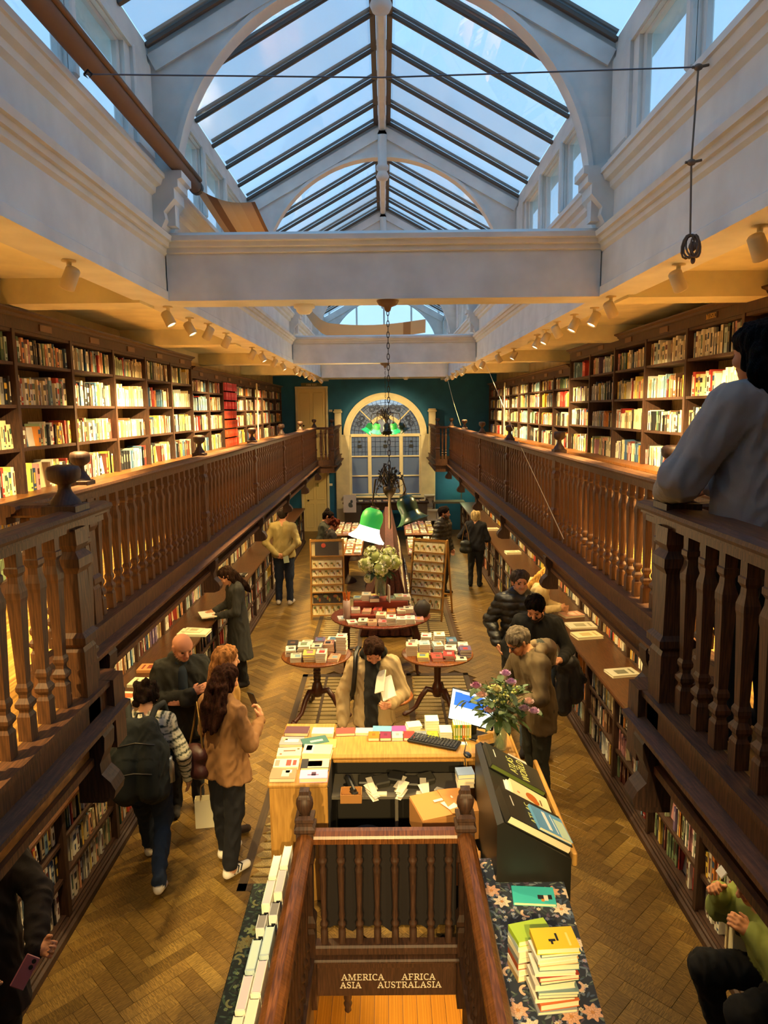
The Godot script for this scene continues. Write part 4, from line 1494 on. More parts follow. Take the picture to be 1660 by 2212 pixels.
const PALETTE := ["e6dcc0", "ddd2b4", "efe9d8", "d9c79a", "cbb98f", "f0ead6", "b9a27a", "2b2a2c", "1d1f24", "3a2f2a", "5d2a22", "a5342a", "c6493a", "d98a3a", "e0b94a", "e6cf63", "2d4a6b", "4a7396", "87a9b5", "b9cdd0", "3f5c46", "7d936a", "a9b68c", "6d5a80", "c98f8f", "8a6a4c", "6a4a34", "d7d7d2", "96948e", "e2a27c"]
const PAL_NAME := ["cream", "pale buff", "white", "sand", "tan", "ivory", "fawn", "charcoal", "black", "dark brown", "maroon", "red", "coral", "orange", "gold", "yellow", "navy", "blue", "grey blue", "pale blue", "dark green", "sage", "pale green", "purple", "dusty pink", "brown", "chestnut", "light grey", "grey", "peach"]
var weights := [9, 8, 9, 6, 5, 8, 4, 6, 7, 4, 3, 5, 3, 4, 3, 4, 4, 4, 4, 4, 3, 3, 3, 2, 3, 3, 3, 4, 3, 4]
var bag := []
var book_a: ArrayMesh
var book_b: ArrayMesh
var slab: ArrayMesh


func make_books() -> void:
	for i in weights.size():
		for j in weights[i]:
			bag.append(i)
	for i in PALETTE.size():
		mat("cover%d" % i, PALETTE[i], 0.55)
	# thickness x, height y (0..1), depth z (spine at +z)
	for kind in 2:
		var cv := Shape.new()
		cv.box(Vector3(-0.46, 0.5, 0), Vector3(0.08, 1, 1))
		cv.box(Vector3(0.46, 0.5, 0), Vector3(0.08, 1, 1))
		# rounded spine
		var sp := PackedVector2Array([Vector2(-0.5, 0.46), Vector2(-0.3, 0.495), Vector2(0, 0.51), Vector2(0.3, 0.495), Vector2(0.5, 0.46), Vector2(0.42, 0.44), Vector2(-0.42, 0.44)])
		cv.prism(sp, 0.0, 1.0, Vector3.ZERO, Basis(Vector3.RIGHT, Vector3.BACK, Vector3.UP))
		var pg := Shape.new()
		pg.box(Vector3(0, 0.5, -0.01), Vector3(0.84, 0.97, 0.94))
		var tt := Shape.new()
		if kind == 0:
			tt.box(Vector3(0, 0.55, 0.51), Vector3(0.5, 0.5, 0.012))
			tt.box(Vector3(0, 0.12, 0.51), Vector3(0.6, 0.06, 0.012))
		else:
			tt.box(Vector3(0, 0.72, 0.507), Vector3(0.86, 0.22, 0.012))
			tt.box(Vector3(0, 0.3, 0.51), Vector3(0.4, 0.24, 0.012))
		var am := cv.mesh()
		pg.mesh(am)
		tt.mesh(am)
		if kind == 0:
			book_a = am
		else:
			book_b = am
	# a lying book or pile: boards and pages
	var c2 := Shape.new()
	c2.box(Vector3(0, 0.95, 0), Vector3(1, 0.1, 1))
	c2.box(Vector3(0, 0.05, 0), Vector3(1, 0.1, 1))
	c2.box(Vector3(-0.49, 0.5, 0), Vector3(0.02, 0.8, 1))
	var p2 := Shape.new()
	p2.box(Vector3(0.0, 0.5, 0), Vector3(0.96, 0.8, 0.97))
	slab = c2.mesh()
	p2.mesh(slab)


func fill_shelf(side: int, level: String, bay: int, row: int, y: float, room: float, z0: float, z1: float, fx: float, fixed: float, tint := "") -> void:
	var s := float(side)
	var z := z0
	var idx := 0
	var r := rng
	var base_h := minf(room - 0.05, r.randf_range(0.19, 0.24))
	if fixed > 0.0:
		base_h = fixed - 0.02
	var series := -1
	var run := 0
	var thick := r.randf_range(0.02, 0.03) * (1.25 if level == "gallery" else 1.0)
	if z1 > -6.0 and level == "low":
		thick *= 0.9
	while true:
		if run <= 0:
			series = bag[r.randi() % bag.size()] if r.randf() < 0.22 else -1
			run = r.randi_range(3, 9)
		run -= 1
		var t := thick * r.randf_range(0.6, 1.7)
		var h := minf(base_h * r.randf_range(0.82, 1.12), room - 0.035)
		var d := minf(h * 0.68, 0.19)
		if fixed > 0.0:
			h = base_h
		var face_out := fixed == 0.0 and r.randf() < (0.025 if level == "gallery" else 0.012) and z - z1 > 0.22
		if face_out:
			t = h * 0.7
		if z - t < z1:
			break
		var ci: int = bag[r.randi() % bag.size()] if series < 0 else series
		var tilt := r.randf_range(-0.015, 0.015)
		if r.randf() < 0.08:
			tilt = r.randf_range(0.06, 0.16)
		if fixed > 0.0:
			tilt = 0.0
		var back := r.randf_range(0.0, 0.03)
		var tr: Transform3D
		var B := Basis(Vector3(0, 0, 1.0 * s), Vector3.UP, Vector3(-s, 0, 0))
		if face_out:
			B = Basis(Vector3(-s, 0, 0), Vector3.UP, Vector3(0, 0, -s)) * Basis(Vector3.BACK, 0.12 if true else 0.0)
			tr = Transform3D(B * Basis.from_scale(Vector3(0.02, h, t)), Vector3(fx + s * 0.06, y, z - t / 2))
		else:
			B = B * Basis(Vector3.BACK, tilt)
			tr = Transform3D(B * Basis.from_scale(Vector3(t, h, d)), Vector3(fx + s * (d / 2 + back), y + absf(sin(tilt)) * t * 0.5, z - t / 2))
		var cl := Color(tint) if tint else Color(PALETTE[ci])
		idx += 1
		books.append([tr, cl, ci, side, level, bay, row, idx, Vector3(tr.origin.x - s * d / 2, y + h / 2, tr.origin.z), h * t, tint, face_out])
		z -= t + r.randf_range(0.0005, 0.003) + absf(sin(tilt)) * h * 0.6
		if fixed == 0.0 and r.randf() < 0.012:
			z -= r.randf_range(0.03, 0.12)


# the books one can pick out as things of their own, nearest first; the rest together
func place_shelf_books() -> void:
	var sets := {"gallery": [], "ground": []}
	var rest := []
	for b in books:
		var p: Vector3 = b[8]
		var q := screen(p)
		var seen := q.x > 4 and q.x < 1656 and q.y > 4 and q.y < 2208
		var t := 1.0
		if b[4] == "foot":
			seen = false
		elif b[4] == "gallery":
			var ex := LX if b[3] < 0 else RX
			if p.z > -1.0:
				seen = false
			var k := (ex - EYE.x) / (p.x - EYE.x)
			var yy := EYE.y + (p.y - EYE.y) * k
			if yy < 3.24:
				seen = false
			if b[3] > 0 and q.x > 1545:
				seen = false
		else:
			var ex := LX if b[3] < 0 else RX
			var k := ex / p.x
			var zz := p.z * k
			if zz > -3.4:
				ex = LBX if b[3] < 0 else RBX
				k = ex / p.x
			if EYE.y + (p.y - EYE.y) * k > 2.02:
				seen = false
		if not seen:
			rest.append(b)
			continue
		var dist := p.distance_to(EYE)
		b.append(b[9] / (dist * dist) * absf(p.x) / dist)
		sets["gallery" if b[4] == "gallery" else "ground"].append(b)
	var arr: Array = sets.gallery + sets.ground
	arr.sort_custom(func(a, c): return a[12] > c[12])
	for i in arr.size():
		if i >= 300:
			rest.append(arr[i])
			continue
		var b: Array = arr[i]
		var o := MeshInstance3D.new()
		o.name = "book"
		o.mesh = book_a if (b[7] + b[6]) % 2 == 0 else book_b
		add_child(o, true)
		o.transform = b[0]
		var cm: StandardMaterial3D = M["cover%d" % b[2]] if b[10] == "" else mat("cover_" + b[10], b[10], 0.55)
		o.set_surface_override_material(0, cm)
		o.set_surface_override_material(1, M["pages"])
		var lum := Color(b[1]).get_luminance()
		o.set_surface_override_material(2, M["cover%d" % ([8, 16, 10, 9, 20][b[7] % 5] if lum > 0.45 else [2, 14, 5, 0, 19][b[7] % 5])])
		var where := {"gallery": "gallery", "low": "low bookcase", "wall": "shelves above the counter"}
		var nm: String = "left" if b[3] < 0 else "right"
		tag(o, "%s book, %s along the %s shelf, %s bay of %s %s" % [PAL_NAME[b[2]] if b[10] == "" else "orange red", ORD[mini(b[7] - 1, 49)], ORD[b[6]], ORD[b[5] - 1], nm, where[b[4]]], "book", "books on the %s %s" % [nm, where[b[4]]])
	# all others: one object
	var root := thing("shelved_books", "all the smaller and more distant books packed along both walls of shelves", "books")
	root.set_meta("kind", "stuff")
	var cv := Shape.new()
	cv.box(Vector3(-0.46, 0.5, 0), Vector3(0.08, 1, 1))
	cv.box(Vector3(0.46, 0.5, 0), Vector3(0.08, 1, 1))
	cv.box(Vector3(0, 0.5, 0.48), Vector3(1, 1, 0.06))
	var pg := Shape.new()
	pg.box(Vector3(0, 0.5, -0.01), Vector3(0.84, 0.97, 0.94))
	var tt := Shape.new()
	tt.box(Vector3(0, 0.6, 0.513), Vector3(0.5, 0.4, 0.012))
	var jobs := [["covers", cv.mesh(), mat("cover_any", "ffffff", 0.55, {"vertex_color_use_as_albedo": true}), 0], ["page_blocks", pg.mesh(), M["pages"], 1], ["titles", tt.mesh(), mat("title_any", "ffffff", 0.5, {"vertex_color_use_as_albedo": true}), 2]]
	for j in jobs:
		var mm := MultiMesh.new()
		mm.transform_format = MultiMesh.TRANSFORM_3D
		mm.use_colors = j[3] != 1
		mm.mesh = j[1]
		mm.instance_count = rest.size()
		for i in rest.size():
			mm.set_instance_transform(i, rest[i][0])
			if j[3] == 0:
				mm.set_instance_color(i, Color(rest[i][1]).srgb_to_linear())
			elif j[3] == 2:
				mm.set_instance_color(i, Color(rest[i][1]).srgb_to_linear() * 0.35 if Color(rest[i][1]).get_luminance() > 0.45 else (Color(rest[i][1]).srgb_to_linear() + Color(0.25, 0.22, 0.15)))
		var mi := MultiMeshInstance3D.new()
		mi.name = j[0]
		mi.multimesh = mm
		mi.material_override = j[2]
		mi.set_meta("kind", "stuff")
		root.add_child(mi, true)


# ---------------------------------------------------------------- stair well in the middle
func build_stair() -> void:
	var wood: StandardMaterial3D = mat("oak_stair", "7b4a24", 0.35, {"albedo_texture": M["oak"].albedo_texture, "uv1_triplanar": true, "uv1_world_triplanar": true, "uv1_scale": Vector3(1.6, 1.6, 1.6)})
	var dk: StandardMaterial3D = M["oak_dark"]
	var bl := thing("stair_balustrade", "dark oak balustrade with two square posts round the stair down to the basement", "railing")
	var prof := PackedVector2Array([Vector2(-0.055, 0.93), Vector2(-0.055, 0.965), Vector2(-0.045, 0.98), Vector2(-0.02, 1.0), Vector2(0.02, 1.0), Vector2(0.045, 0.98), Vector2(0.055, 0.965), Vector2(0.055, 0.93)])
	for x in [-0.535, 0.485]:
		var r := Shape.new()
		r.prism(prof, -4.16, 1.4, Vector3(x, 0, 0))
		obj("handrail", r, wood, bl)
		cube("base_rail", Vector3(x, 0.1, -1.4), Vector3(0.08, 0.06, 5.6), dk, bl)
	var cr := Shape.new()
	cr.prism(prof, -0.5, 0.45, Vector3(0, 0, -4.2), Basis(Vector3.BACK, Vector3.UP, Vector3.RIGHT))
	obj("handrail", cr, wood, bl)
	var br := Shape.new()
	br.cbox(Vector3(-0.025, 0.17, -4.2), Vector3(0.96, 0.07, 0.09), 0.012)
	br.cbox(Vector3(-0.025, 0.105, -4.2), Vector3(0.96, 0.03, 0.13), 0.01)
	obj("base_rail", br, dk, bl)
	for x in [-0.535, 0.485]:
		var n := Shape.new()
		n.lathe([Vector2(0.05, -0.25), Vector2(0.05, 0.30), Vector2(0.04, 0.33), Vector2(0.055, 0.35), Vector2(0.055, 0.38), Vector2(0.038, 0.42), Vector2(0.042, 0.78), Vector2(0.055, 0.80), Vector2(0.055, 1.0), Vector2(0.066, 1.015), Vector2(0.066, 1.035), Vector2(0.05, 1.05), Vector2(0.05, 1.07), Vector2(0.06, 1.08), Vector2(0.06, 1.10), Vector2(0.035, 1.115)], 4, Vector3(x, 0, -4.2), Basis.IDENTITY, false, true)
		var o := obj("newel_post", n, dk, bl)
		var f := Shape.new()
		f.lathe([Vector2(0.03, 1.11), Vector2(0.034, 1.125), Vector2(0.05, 1.15), Vector2(0.056, 1.18), Vector2(0.052, 1.21), Vector2(0.04, 1.225)], 14, Vector3(x, 0, -4.2))
		f.lathe([Vector2(0.04, 1.225), Vector2(0.036, 1.24), Vector2(0.03, 1.25), Vector2(0.03, 1.275), Vector2(0.0, 1.28)], 4, Vector3(x, 0, -4.2), Basis.IDENTITY, false, true)
		obj("finial", f, dk, o)
	var bs := Shape.new()
	bs.lathe([Vector2(0.024, 0.0), Vector2(0.024, 0.10), Vector2(0.016, 0.115), Vector2(0.027, 0.13), Vector2(0.027, 0.145), Vector2(0.015, 0.165), Vector2(0.022, 0.20), Vector2(0.016, 0.24), Vector2(0.023, 0.5), Vector2(0.026, 0.52), Vector2(0.016, 0.55), Vector2(0.027, 0.575), Vector2(0.027, 0.59), Vector2(0.018, 0.605), Vector2(0.024, 0.62), Vector2(0.024, 0.74)], 12, Vector3.ZERO)
	var bm := bs.mesh()
	for i in 8:
		obj("baluster", bm, dk, bl).position = Vector3(-0.43 + i * 0.116, 0.2, -4.2)
	for x in [-0.535, 0.485]:
		for i in 26:
			var b := obj("baluster", bm, dk, bl)
			b.position = Vector3(x, 0.13, -4.06 + i * 0.125)
			b.scale = Vector3(1, 1.09, 1)
	# fascia with the sign
	var fa := thing("stair_sign", "dark wood fascia reading AMERICA AFRICA ASIA AUSTRALASIA over the basement stair", "sign", Vector3(-0.025, -0.06, -4.24))
	var fb := Shape.new()
	fb.cbox(Vector3(0, 0, 0), Vector3(0.96, 0.30, 0.05), 0.006)
	fb.cbox(Vector3(0, 0.135, 0.02), Vector3(0.96, 0.035, 0.05), 0.01)
	obj("fascia_board", fb, dk, fa)
	var ink := mat("sign_paint", "d6ccb8", 0.5)
	letters("AMERICA", Vector3(-0.16, -0.008, 0.026), 0.062, ink, fa, Basis.IDENTITY, true)
	letters("AFRICA", Vector3(0.21, -0.008, 0.026), 0.062, ink, fa, Basis.IDENTITY, true)
	letters("ASIA", Vector3(-0.24, -0.066, 0.026), 0.062, ink, fa, Basis.IDENTITY, true)
	letters("AUSTRALASIA", Vector3(0.15, -0.066, 0.026), 0.062, ink, fa, Basis.IDENTITY, true)
	# sides of the opening and a turned drop seen through it
	for q in [[-0.52, "left"], [0.48, "right"]]:
		struct(cube("wall_stair_" + q[1], Vector3(q[0] + (-0.02 if q[0] < 0 else 0.02), -0.7, -1.4), Vector3(0.04, 1.36, 5.7), dk), "dark panelled %s side of the stair opening" % q[1], "wall")
	var dr := Shape.new()
	dr.lathe([Vector2(0.028, -0.20), Vector2(0.028, -0.27), Vector2(0.018, -0.29), Vector2(0.03, -0.31), Vector2(0.02, -0.34), Vector2(0.024, -0.36), Vector2(0.0, -0.39)], 12, Vector3(-0.29, 0, -4.27))
	tag(obj("turned_drop", dr, dk), "small turned wooden drop hanging below the stair sign", "ornament")
	# dark cloth behind the balusters
	var cl := Shape.new()
	var pts := 24
	cl.col = lin("17130f")
	for i in pts:
		var x0 := -0.43 + 0.87 * i / pts
		var x1 := -0.43 + 0.87 * (i + 1) / pts
		var a := Vector3(x0, 0.93, -4.30 + 0.012 * sin(i * 1.7))
		var b := Vector3(x1, 0.93, -4.30 + 0.012 * sin((i + 1) * 1.7))
		var c := Vector3(x1, 0.24 + 0.02 * sin((i + 1) * 0.9), -4.29 + 0.02 * sin((i + 1) * 1.7))
		var d := Vector3(x0, 0.24 + 0.02 * sin(i * 0.9), -4.29 + 0.02 * sin(i * 1.7))
		cl.face([a, b, c, d], Vector3.BACK)
		var o := Vector3(0, 0, -0.012)
		cl.face([a + o, b + o, c + o, d + o], Vector3.FORWARD)
	tag(obj("dark_cloth", cl, M["cloth"]), "black cloth hanging behind the stair balusters, at the back of the till", "cloth")
	# side tables under patterned cloth
	var fl := mat("floral", "ffffff", 0.85, {"albedo_texture": floral_texture(), "uv1_triplanar": true, "uv1_world_triplanar": true, "uv1_scale": Vector3(1.15, 1.15, 1.15)})
	var rt := thing("display_table", "long table under a dark blue floral cloth right of the stair", "table", Vector3(0.83, 0, -3.2))
	var ts := Shape.new()
	ts.prism(PackedVector2Array([Vector2(-0.27, 1.06), Vector2(0.26, 1.06), Vector2(0.19, -0.2), Vector2(0.12, -1.6), Vector2(-0.27, -1.6)]), 0.0, 0.02, Vector3(0, 0.73, 0), Basis(Vector3.RIGHT, Vector3.FORWARD, Vector3.UP))
	obj("tablecloth", ts, fl, rt)
	var sk := Shape.new()
	sk.prism(PackedVector2Array([Vector2(-0.262, 1.052), Vector2(0.252, 1.052), Vector2(0.182, -0.2), Vector2(0.112, -1.59), Vector2(-0.262, -1.59)]), 0.0, 0.68, Vector3(0, 0.05, 0), Basis(Vector3.RIGHT, Vector3.FORWARD, Vector3.UP))
	obj("cloth_skirt", sk, fl, rt)
	var lt := thing("display_ledge", "narrow ledge under a dark green floral cloth left of the stair", "table", Vector3(-0.75, 0, -2.9))
	var ls := Shape.new()
	ls.cbox(Vector3(0, 0.29, 0), Vector3(0.30, 0.58, 2.75), 0.01)
	obj("tablecloth", ls, mat("floral_green", "7d9a78", 0.85, {"albedo_texture": fl.albedo_texture, "uv1_triplanar": true, "uv1_world_triplanar": true, "uv1_scale": Vector3(1.3, 1.3, 1.3)}), lt)
	var edge_cols := [["white edged", "f2eee6"], ["pale grey edged", "c9c9cc"], ["grey edged", "8d8a86"], ["mint edged", "cfe3d4"], ["pink edged", "e9c9cf"], ["cream edged", "efe6c9"], ["white paged", "f4f2ee"], ["ivory paged", "ece3cd"]]
	for row in 2:
		for i in 8:
			var o := MeshInstance3D.new()
			o.name = "display_book"
			o.mesh = book_a
			add_child(o, true)
			var ln := 0.24 if i != 2 else 0.13
			var z := -4.2 + i * 0.245 + row * 0.10
			o.transform = Transform3D(Basis(Vector3(1, 0, 0), Vector3.UP, Vector3(0, 0, 1)) * Basis(Vector3.BACK, 0.04) * Basis.from_scale(Vector3(0.05, 0.24, ln - 0.02)), Vector3(-0.655 - row * 0.056, 0.58, z))
			o.set_surface_override_material(0, M["cover%d" % [2, 2, 27, 19, 2, 5, 2, 0][i]])
			o.set_surface_override_material(1, mat("edge%d" % i, edge_cols[i][1], 0.8))
			o.set_surface_override_material(2, M["cover8"])
			tag(o, "%s book on the left ledge, %s from far end, %s row" % [edge_cols[i][0], ORD[i], ["stair side", "outer"][row]], "book", "books standing on the ledge left of the stair")
	# on the floral table
	var tb := lay("book", "turquoise paperback with puffins lying alone on the floral table", Vector3(0.86, 0.75, -3.88), Vector3(0.25, 0.018, 0.15), -0.08, "3fc0bd", "books on the floral table")
	blotch(tb, [[Vector3(0.16, 1.05, 0.12), Vector3(0.14, 0.06, 0.24), "2a2a2c"], [Vector3(0.28, 1.05, 0.16), Vector3(0.10, 0.08, 0.3), "ece4cf"], [Vector3(0.38, 1.05, 0.1), Vector3(0.09, 0.06, 0.26), "1f2022"], [Vector3(0.2, 1.08, 0.3), Vector3(0.07, 0.08, 0.14), "d98a3a"]])
	var y := 0.75
	var sc := ["8a8f96", "c96a3a", "e4dccb", "4a3a2c", "6f8b93", "d8cfc0", "2f4a45", "a33c2e", "e8e2d2", "51707a", "caa06a", "e9e4da", "3d5f6a"]
	for i in sc.size():
		var t: float = 0.016 + 0.006 * ((i * 7) % 4)
		lay("book", "%s book in the tall pile on the floral table, %s from the bottom" % [["grey", "orange", "cream", "brown", "grey blue", "stone", "dark green", "red", "ivory", "slate blue", "tan", "white", "petrol blue"][i], ORD[i]], Vector3(0.80 + 0.012 * sin(i * 2.2), y, -3.13 + 0.01 * cos(i * 1.7)), Vector3(0.20, t, 0.135), 0.10 + 0.06 * sin(i * 1.3), sc[i], "books on the floral table")
		y += t
	var yb := lay("book", "yellow paperback with a black figure on top of the tall floral table pile", Vector3(0.80, y, -3.13), Vector3(0.21, 0.03, 0.14), 0.06, "e8c52c", "books on the floral table")
	blotch(yb, [[Vector3(-0.08, 1.04, 0.12), Vector3(0.16, 0.06, 0.1), "20201c"], [Vector3(0.05, 1.05, -0.02), Vector3(0.05, 0.06, 0.34), "20201c"], [Vector3(-0.1, 1.05, 0.2), Vector3(0.05, 0.06, 0.2), "20201c"], [Vector3(0.3, 1.04, 0.1), Vector3(0.05, 0.06, 0.6), "f0dc7a"]])
	lay("book", "yellow green book with white lilies behind the yellow paperback", Vector3(0.73, 0.95, -3.33), Vector3(0.20, 0.03, 0.13), 0.25, "a9c83e", "books on the floral table")
	for i in 6:
		lay("book", "%s book under the yellow green one on the floral table, %s from the bottom" % [["tan", "white", "rust", "grey", "cream", "pale blue"][i], ORD[i]], Vector3(0.73, 0.75 + i * 0.034, -3.33), Vector3(0.20, 0.033, 0.13), 0.25 + 0.04 * sin(i * 2.0), ["b99a6c", "e9e5da", "a5502e", "8a8a88", "e6dcc0", "b9cdd0"][i], "books on the floral table")


func floral_texture() -> ImageTexture:
	var n := 1024
	var im := Image.create(n, n, false, Image.FORMAT_RGB8)
	im.fill(Color("262c38"))
	var r := RandomNumberGenerator.new()
	r.seed = 21
	var petal := func(c: Vector2, an: float, ln: float, wd: float, col: Color, base: float) -> void:
		var d := Vector2(cos(an), sin(an))
		var m := c + d * (base + ln * 0.5)
		var rad := int(ln * 0.6 + 2)
		for y in range(int(m.y) - rad, int(m.y) + rad):
			for x in range(int(m.x) - rad, int(m.x) + rad):
				var p := Vector2(x, y) - m
				var u := p.dot(d) / (ln * 0.5)
				var v := p.dot(d.orthogonal()) / (wd * 0.5)
				var w := u * u + v * v * (1.0 + 0.6 * u)
				if w < 1.0:
					im.set_pixel(posmod(x, n), posmod(y, n), col.darkened(0.18) if w > 0.7 or absf(v) < 0.07 else col)
	for i in 700:
		var c := Vector2(r.randf() * n, r.randf() * n)
		petal.call(c, r.randf() * TAU, r.randf_range(28, 70), r.randf_range(8, 20), [Color("46566a"), Color("5d6b7a"), Color("3a4a46"), Color("6a7468"), Color("54465a"), Color("7b8590")][i % 6], 0.0)
	for i in 120:
		var c := Vector2(r.randf() * n, r.randf() * n)
		for j in 6:
			petal.call(c, TAU * j / 6 + i, 15, 11, [Color("cfc4b0"), Color("a08fa0"), Color("8f9db0")][i % 3], 2.0)
		petal.call(c, 0, 9, 9, Color("c9a050"), -4.0)
	for i in 13:
		var c := Vector2(r.randf() * n, r.randf() * n)
		for k in 2:
			for j in 7:
				petal.call(c, TAU * (j + k * 0.5) / 7 + i, 62.0 - k * 22, 30, Color("dca884") if i % 3 else Color("e2cdb0"), 4.0)
		petal.call(c, 0, 24, 24, Color("c98a50"), -12.0)
	for i in 10:
		var c := Vector2(r.randf() * n, r.randf() * n)
		for j in 9:
			var an := 0.5 + j * 0.28 + i
			petal.call(c + Vector2(cos(an), sin(an)) * 34, an + PI / 2, 26, 18, Color("e0b898"), -12.0)
	return ImageTexture.create_from_image(im)


# a lying book: size is (width, thickness, depth), its base at «at»
func lay(called: String, label: String, at: Vector3, size: Vector3, turn: float, color: String, group := "", pages: StandardMaterial3D = null, tilt := Basis.IDENTITY) -> MeshInstance3D:
	var o := MeshInstance3D.new()
	o.name = called
	o.mesh = slab
	add_child(o, true)
	o.transform = Transform3D(tilt * Basis(Vector3.UP, turn) * Basis.from_scale(size), at)
	o.set_surface_override_material(0, mat("lay_" + color, color, 0.5))
	o.set_surface_override_material(1, pages if pages else M["pages"])
	tag(o, label, "paperback" if called == "paperback" else "book", group)
	return o


# print on a cover: flat raised patches in the book's own unit box
func blotch(b: MeshInstance3D, list: Array) -> void:
	for q in list:
		var o := obj("cover_print", round_patch() if q.size() > 3 else unit_cube, mat("print_" + q[2], q[2], 0.5), b)
		o.transform = Transform3D(Basis.from_scale(q[1]), Vector3(q[0].x, 1.0 + 0.3 * minf(0.1, q[1].y), q[0].z))


func round_patch() -> ArrayMesh:
	if not has_meta("rp"):
		var s := Shape.new()
		s.lathe([Vector2(0.5, -0.5), Vector2(0.5, 0.5), Vector2(0, 0.5)], 16, Vector3.ZERO)
		set_meta("rp", s.mesh())
	return get_meta("rp")


# ---------------------------------------------------------------- the till desk
func build_desk() -> void:
	var pine: StandardMaterial3D = M["pine"]
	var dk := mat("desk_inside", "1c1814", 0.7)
	var d := thing("till_desk", "golden pine till desk with two wings in the middle of the hall", "desk", Vector3(0, 0, -5.3))
	var a := Shape.new()
	a.cbox(Vector3(-0.67, 0.93, -0.06), Vector3(0.44, 0.04, 1.02), 0.012)
	obj("wing_top", a, pine, d)
	var b := Shape.new()
	b.cbox(Vector3(0.28, 0.93, -0.19), Vector3(1.48, 0.045, 0.44), 0.018)
	b.cbox(Vector3(0.28, 0.895, -0.0), Vector3(1.44, 0.03, 0.03), 0.008)
	obj("counter_top", b, pine, d)
	var w := Shape.new()
	w.cbox(Vector3(-0.66, 0.455, 0.42), Vector3(0.42, 0.91, 0.03), 0.006)
	w.cbox(Vector3(-0.865, 0.455, -0.06), Vector3(0.03, 0.91, 0.98), 0.006)
	w.cbox(Vector3(0.1, 0.455, -0.5), Vector3(1.9, 0.91, 0.03), 0.006)
	w.cbox(Vector3(1.03, 0.455, -0.2), Vector3(0.03, 0.91, 0.6), 0.006)
	obj("panel", w, pine, d)
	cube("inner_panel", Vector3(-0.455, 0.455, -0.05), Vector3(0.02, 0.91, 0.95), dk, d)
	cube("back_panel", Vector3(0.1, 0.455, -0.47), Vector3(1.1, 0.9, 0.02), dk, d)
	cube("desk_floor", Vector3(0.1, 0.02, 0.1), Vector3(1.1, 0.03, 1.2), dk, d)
	cube("shelf", Vector3(0.05, 0.66, -0.03), Vector3(1.0, 0.02, 0.36), mat("grey_shelf", "5c564c", 0.6), d)
	cube("divider", Vector3(0.06, 0.34, -0.02), Vector3(0.025, 0.64, 0.36), mat("grey_shelf", "5c564c", 0.6), d)
	# right wing with a sloping top
	var rw := Shape.new()
	rw.prism(PackedVector2Array([Vector2(0.66, 0.05), Vector2(0.66, 1.13), Vector2(0.70, 1.15), Vector2(1.12, 0.90), Vector2(1.12, 0.05)]), -5.08 + 5.3, -4.02 + 5.3, Vector3.ZERO)
	obj("sloping_wing", rw, mat("black_wing", "1b1a15", 0.45), d)
	var lip := Shape.new()
	lip.cbox(Vector3(1.135, 0.915, 0.72), Vector3(0.03, 0.09, 1.18), 0.008)
	obj("wooden_lip", lip, pine, d)
	# paper clutter on the shelf
	var names := [["white paper slips fanned on the till shelf, left of the middle", Vector3(-0.13, 0.675, -5.20), 0.5], ["white paper slips fanned on the till shelf, right of the middle", Vector3(0.10, 0.675, -5.22), -0.5], ["cream paper slips lying flat at the right of the till shelf", Vector3(0.28, 0.675, -5.18), 0.1]]
	for q in names:
		var sh := Shape.new()
		for i in 9:
			var an: float = q[2] + 0.3 * sin(i * 2.3)
			sh.col = lin(["d8d2c4", "c9bfa8", "b9b09a"][i % 3])
			sh.box(q[1] + Vector3(0.03 * sin(i * 3.1), 0.006 + i * 0.006, 0.05 * cos(i * 1.9)), Vector3(0.05, 0.002, 0.13), Basis(Vector3.UP, an) * Basis(Vector3.RIGHT, 0.25 * sin(i * 1.1) + 0.2))
		tag(obj("paper_slips", sh, M["vc"]), q[0], "paper")
	for i in 5:
		var fo := Shape.new()
		fo.cbox(Vector3(-0.18 + i * 0.12, 0.70 + 0.012 * (i % 3), -5.34 + 0.03 * (i % 2)), Vector3(0.13, 0.06, 0.10), 0.01, Basis(Vector3.UP, 0.4 * sin(i * 2.0)) * Basis(Vector3.RIGHT, 0.3))
		tag(obj("folder", fo, mat("dark_folder%d" % (i % 3), ["2b2822", "35322b", "1f1e1c"][i % 3], 0.5)), "dark folder stacked at the back of the till shelf, %s from the left" % ORD[i], "folder")
	for i in 4:
		lay("note_block", "small white note block on the till shelf, %s from the left" % ORD[i], Vector3(-0.05 + i * 0.15, 0.671, -5.18 - 0.05 * (i % 2)), Vector3(0.07, 0.014, 0.05), 0.6 * sin(i * 1.7), "d9d2c0", "note blocks on the till shelf")
	var bx := Shape.new()
	for e in [[Vector3(0, 0.03, 0.06), Vector3(0.16, 0.07, 0.004)], [Vector3(0, 0.03, -0.06), Vector3(0.16, 0.07, 0.004)], [Vector3(0.08, 0.03, 0), Vector3(0.004, 0.07, 0.12)], [Vector3(-0.08, 0.03, 0), Vector3(0.004, 0.07, 0.12)], [Vector3(0, 0, 0), Vector3(0.16, 0.004, 0.12)]]:
		bx.box(Vector3(-0.29, 0.675, -5.12) + e[0], e[1])
	tag(obj("card_tray", bx, mat("kraft", "a9753c", 0.8)), "small brown card tray at the left of the till shelf", "tray")
	var st := Shape.new()
	st.cbox(Vector3(-0.30, 0.74, -5.22), Vector3(0.05, 0.05, 0.17), 0.018, Basis(Vector3.UP, 0.5) * Basis(Vector3.RIGHT, 0.5))
	st.cbox(Vector3(-0.30, 0.70, -5.22), Vector3(0.055, 0.02, 0.18), 0.008, Basis(Vector3.UP, 0.5))
	tag(obj("stapler", st, M["black_plastic"]), "black stapler above the card tray on the till shelf", "stapler")
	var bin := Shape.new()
	bin.lathe([Vector2(0.0, 0.04), Vector2(0.09, 0.04), Vector2(0.12, 0.46), Vector2(0.115, 0.46), Vector2(0.085, 0.05)], 16, Vector3(-0.17, 0, -5.0))
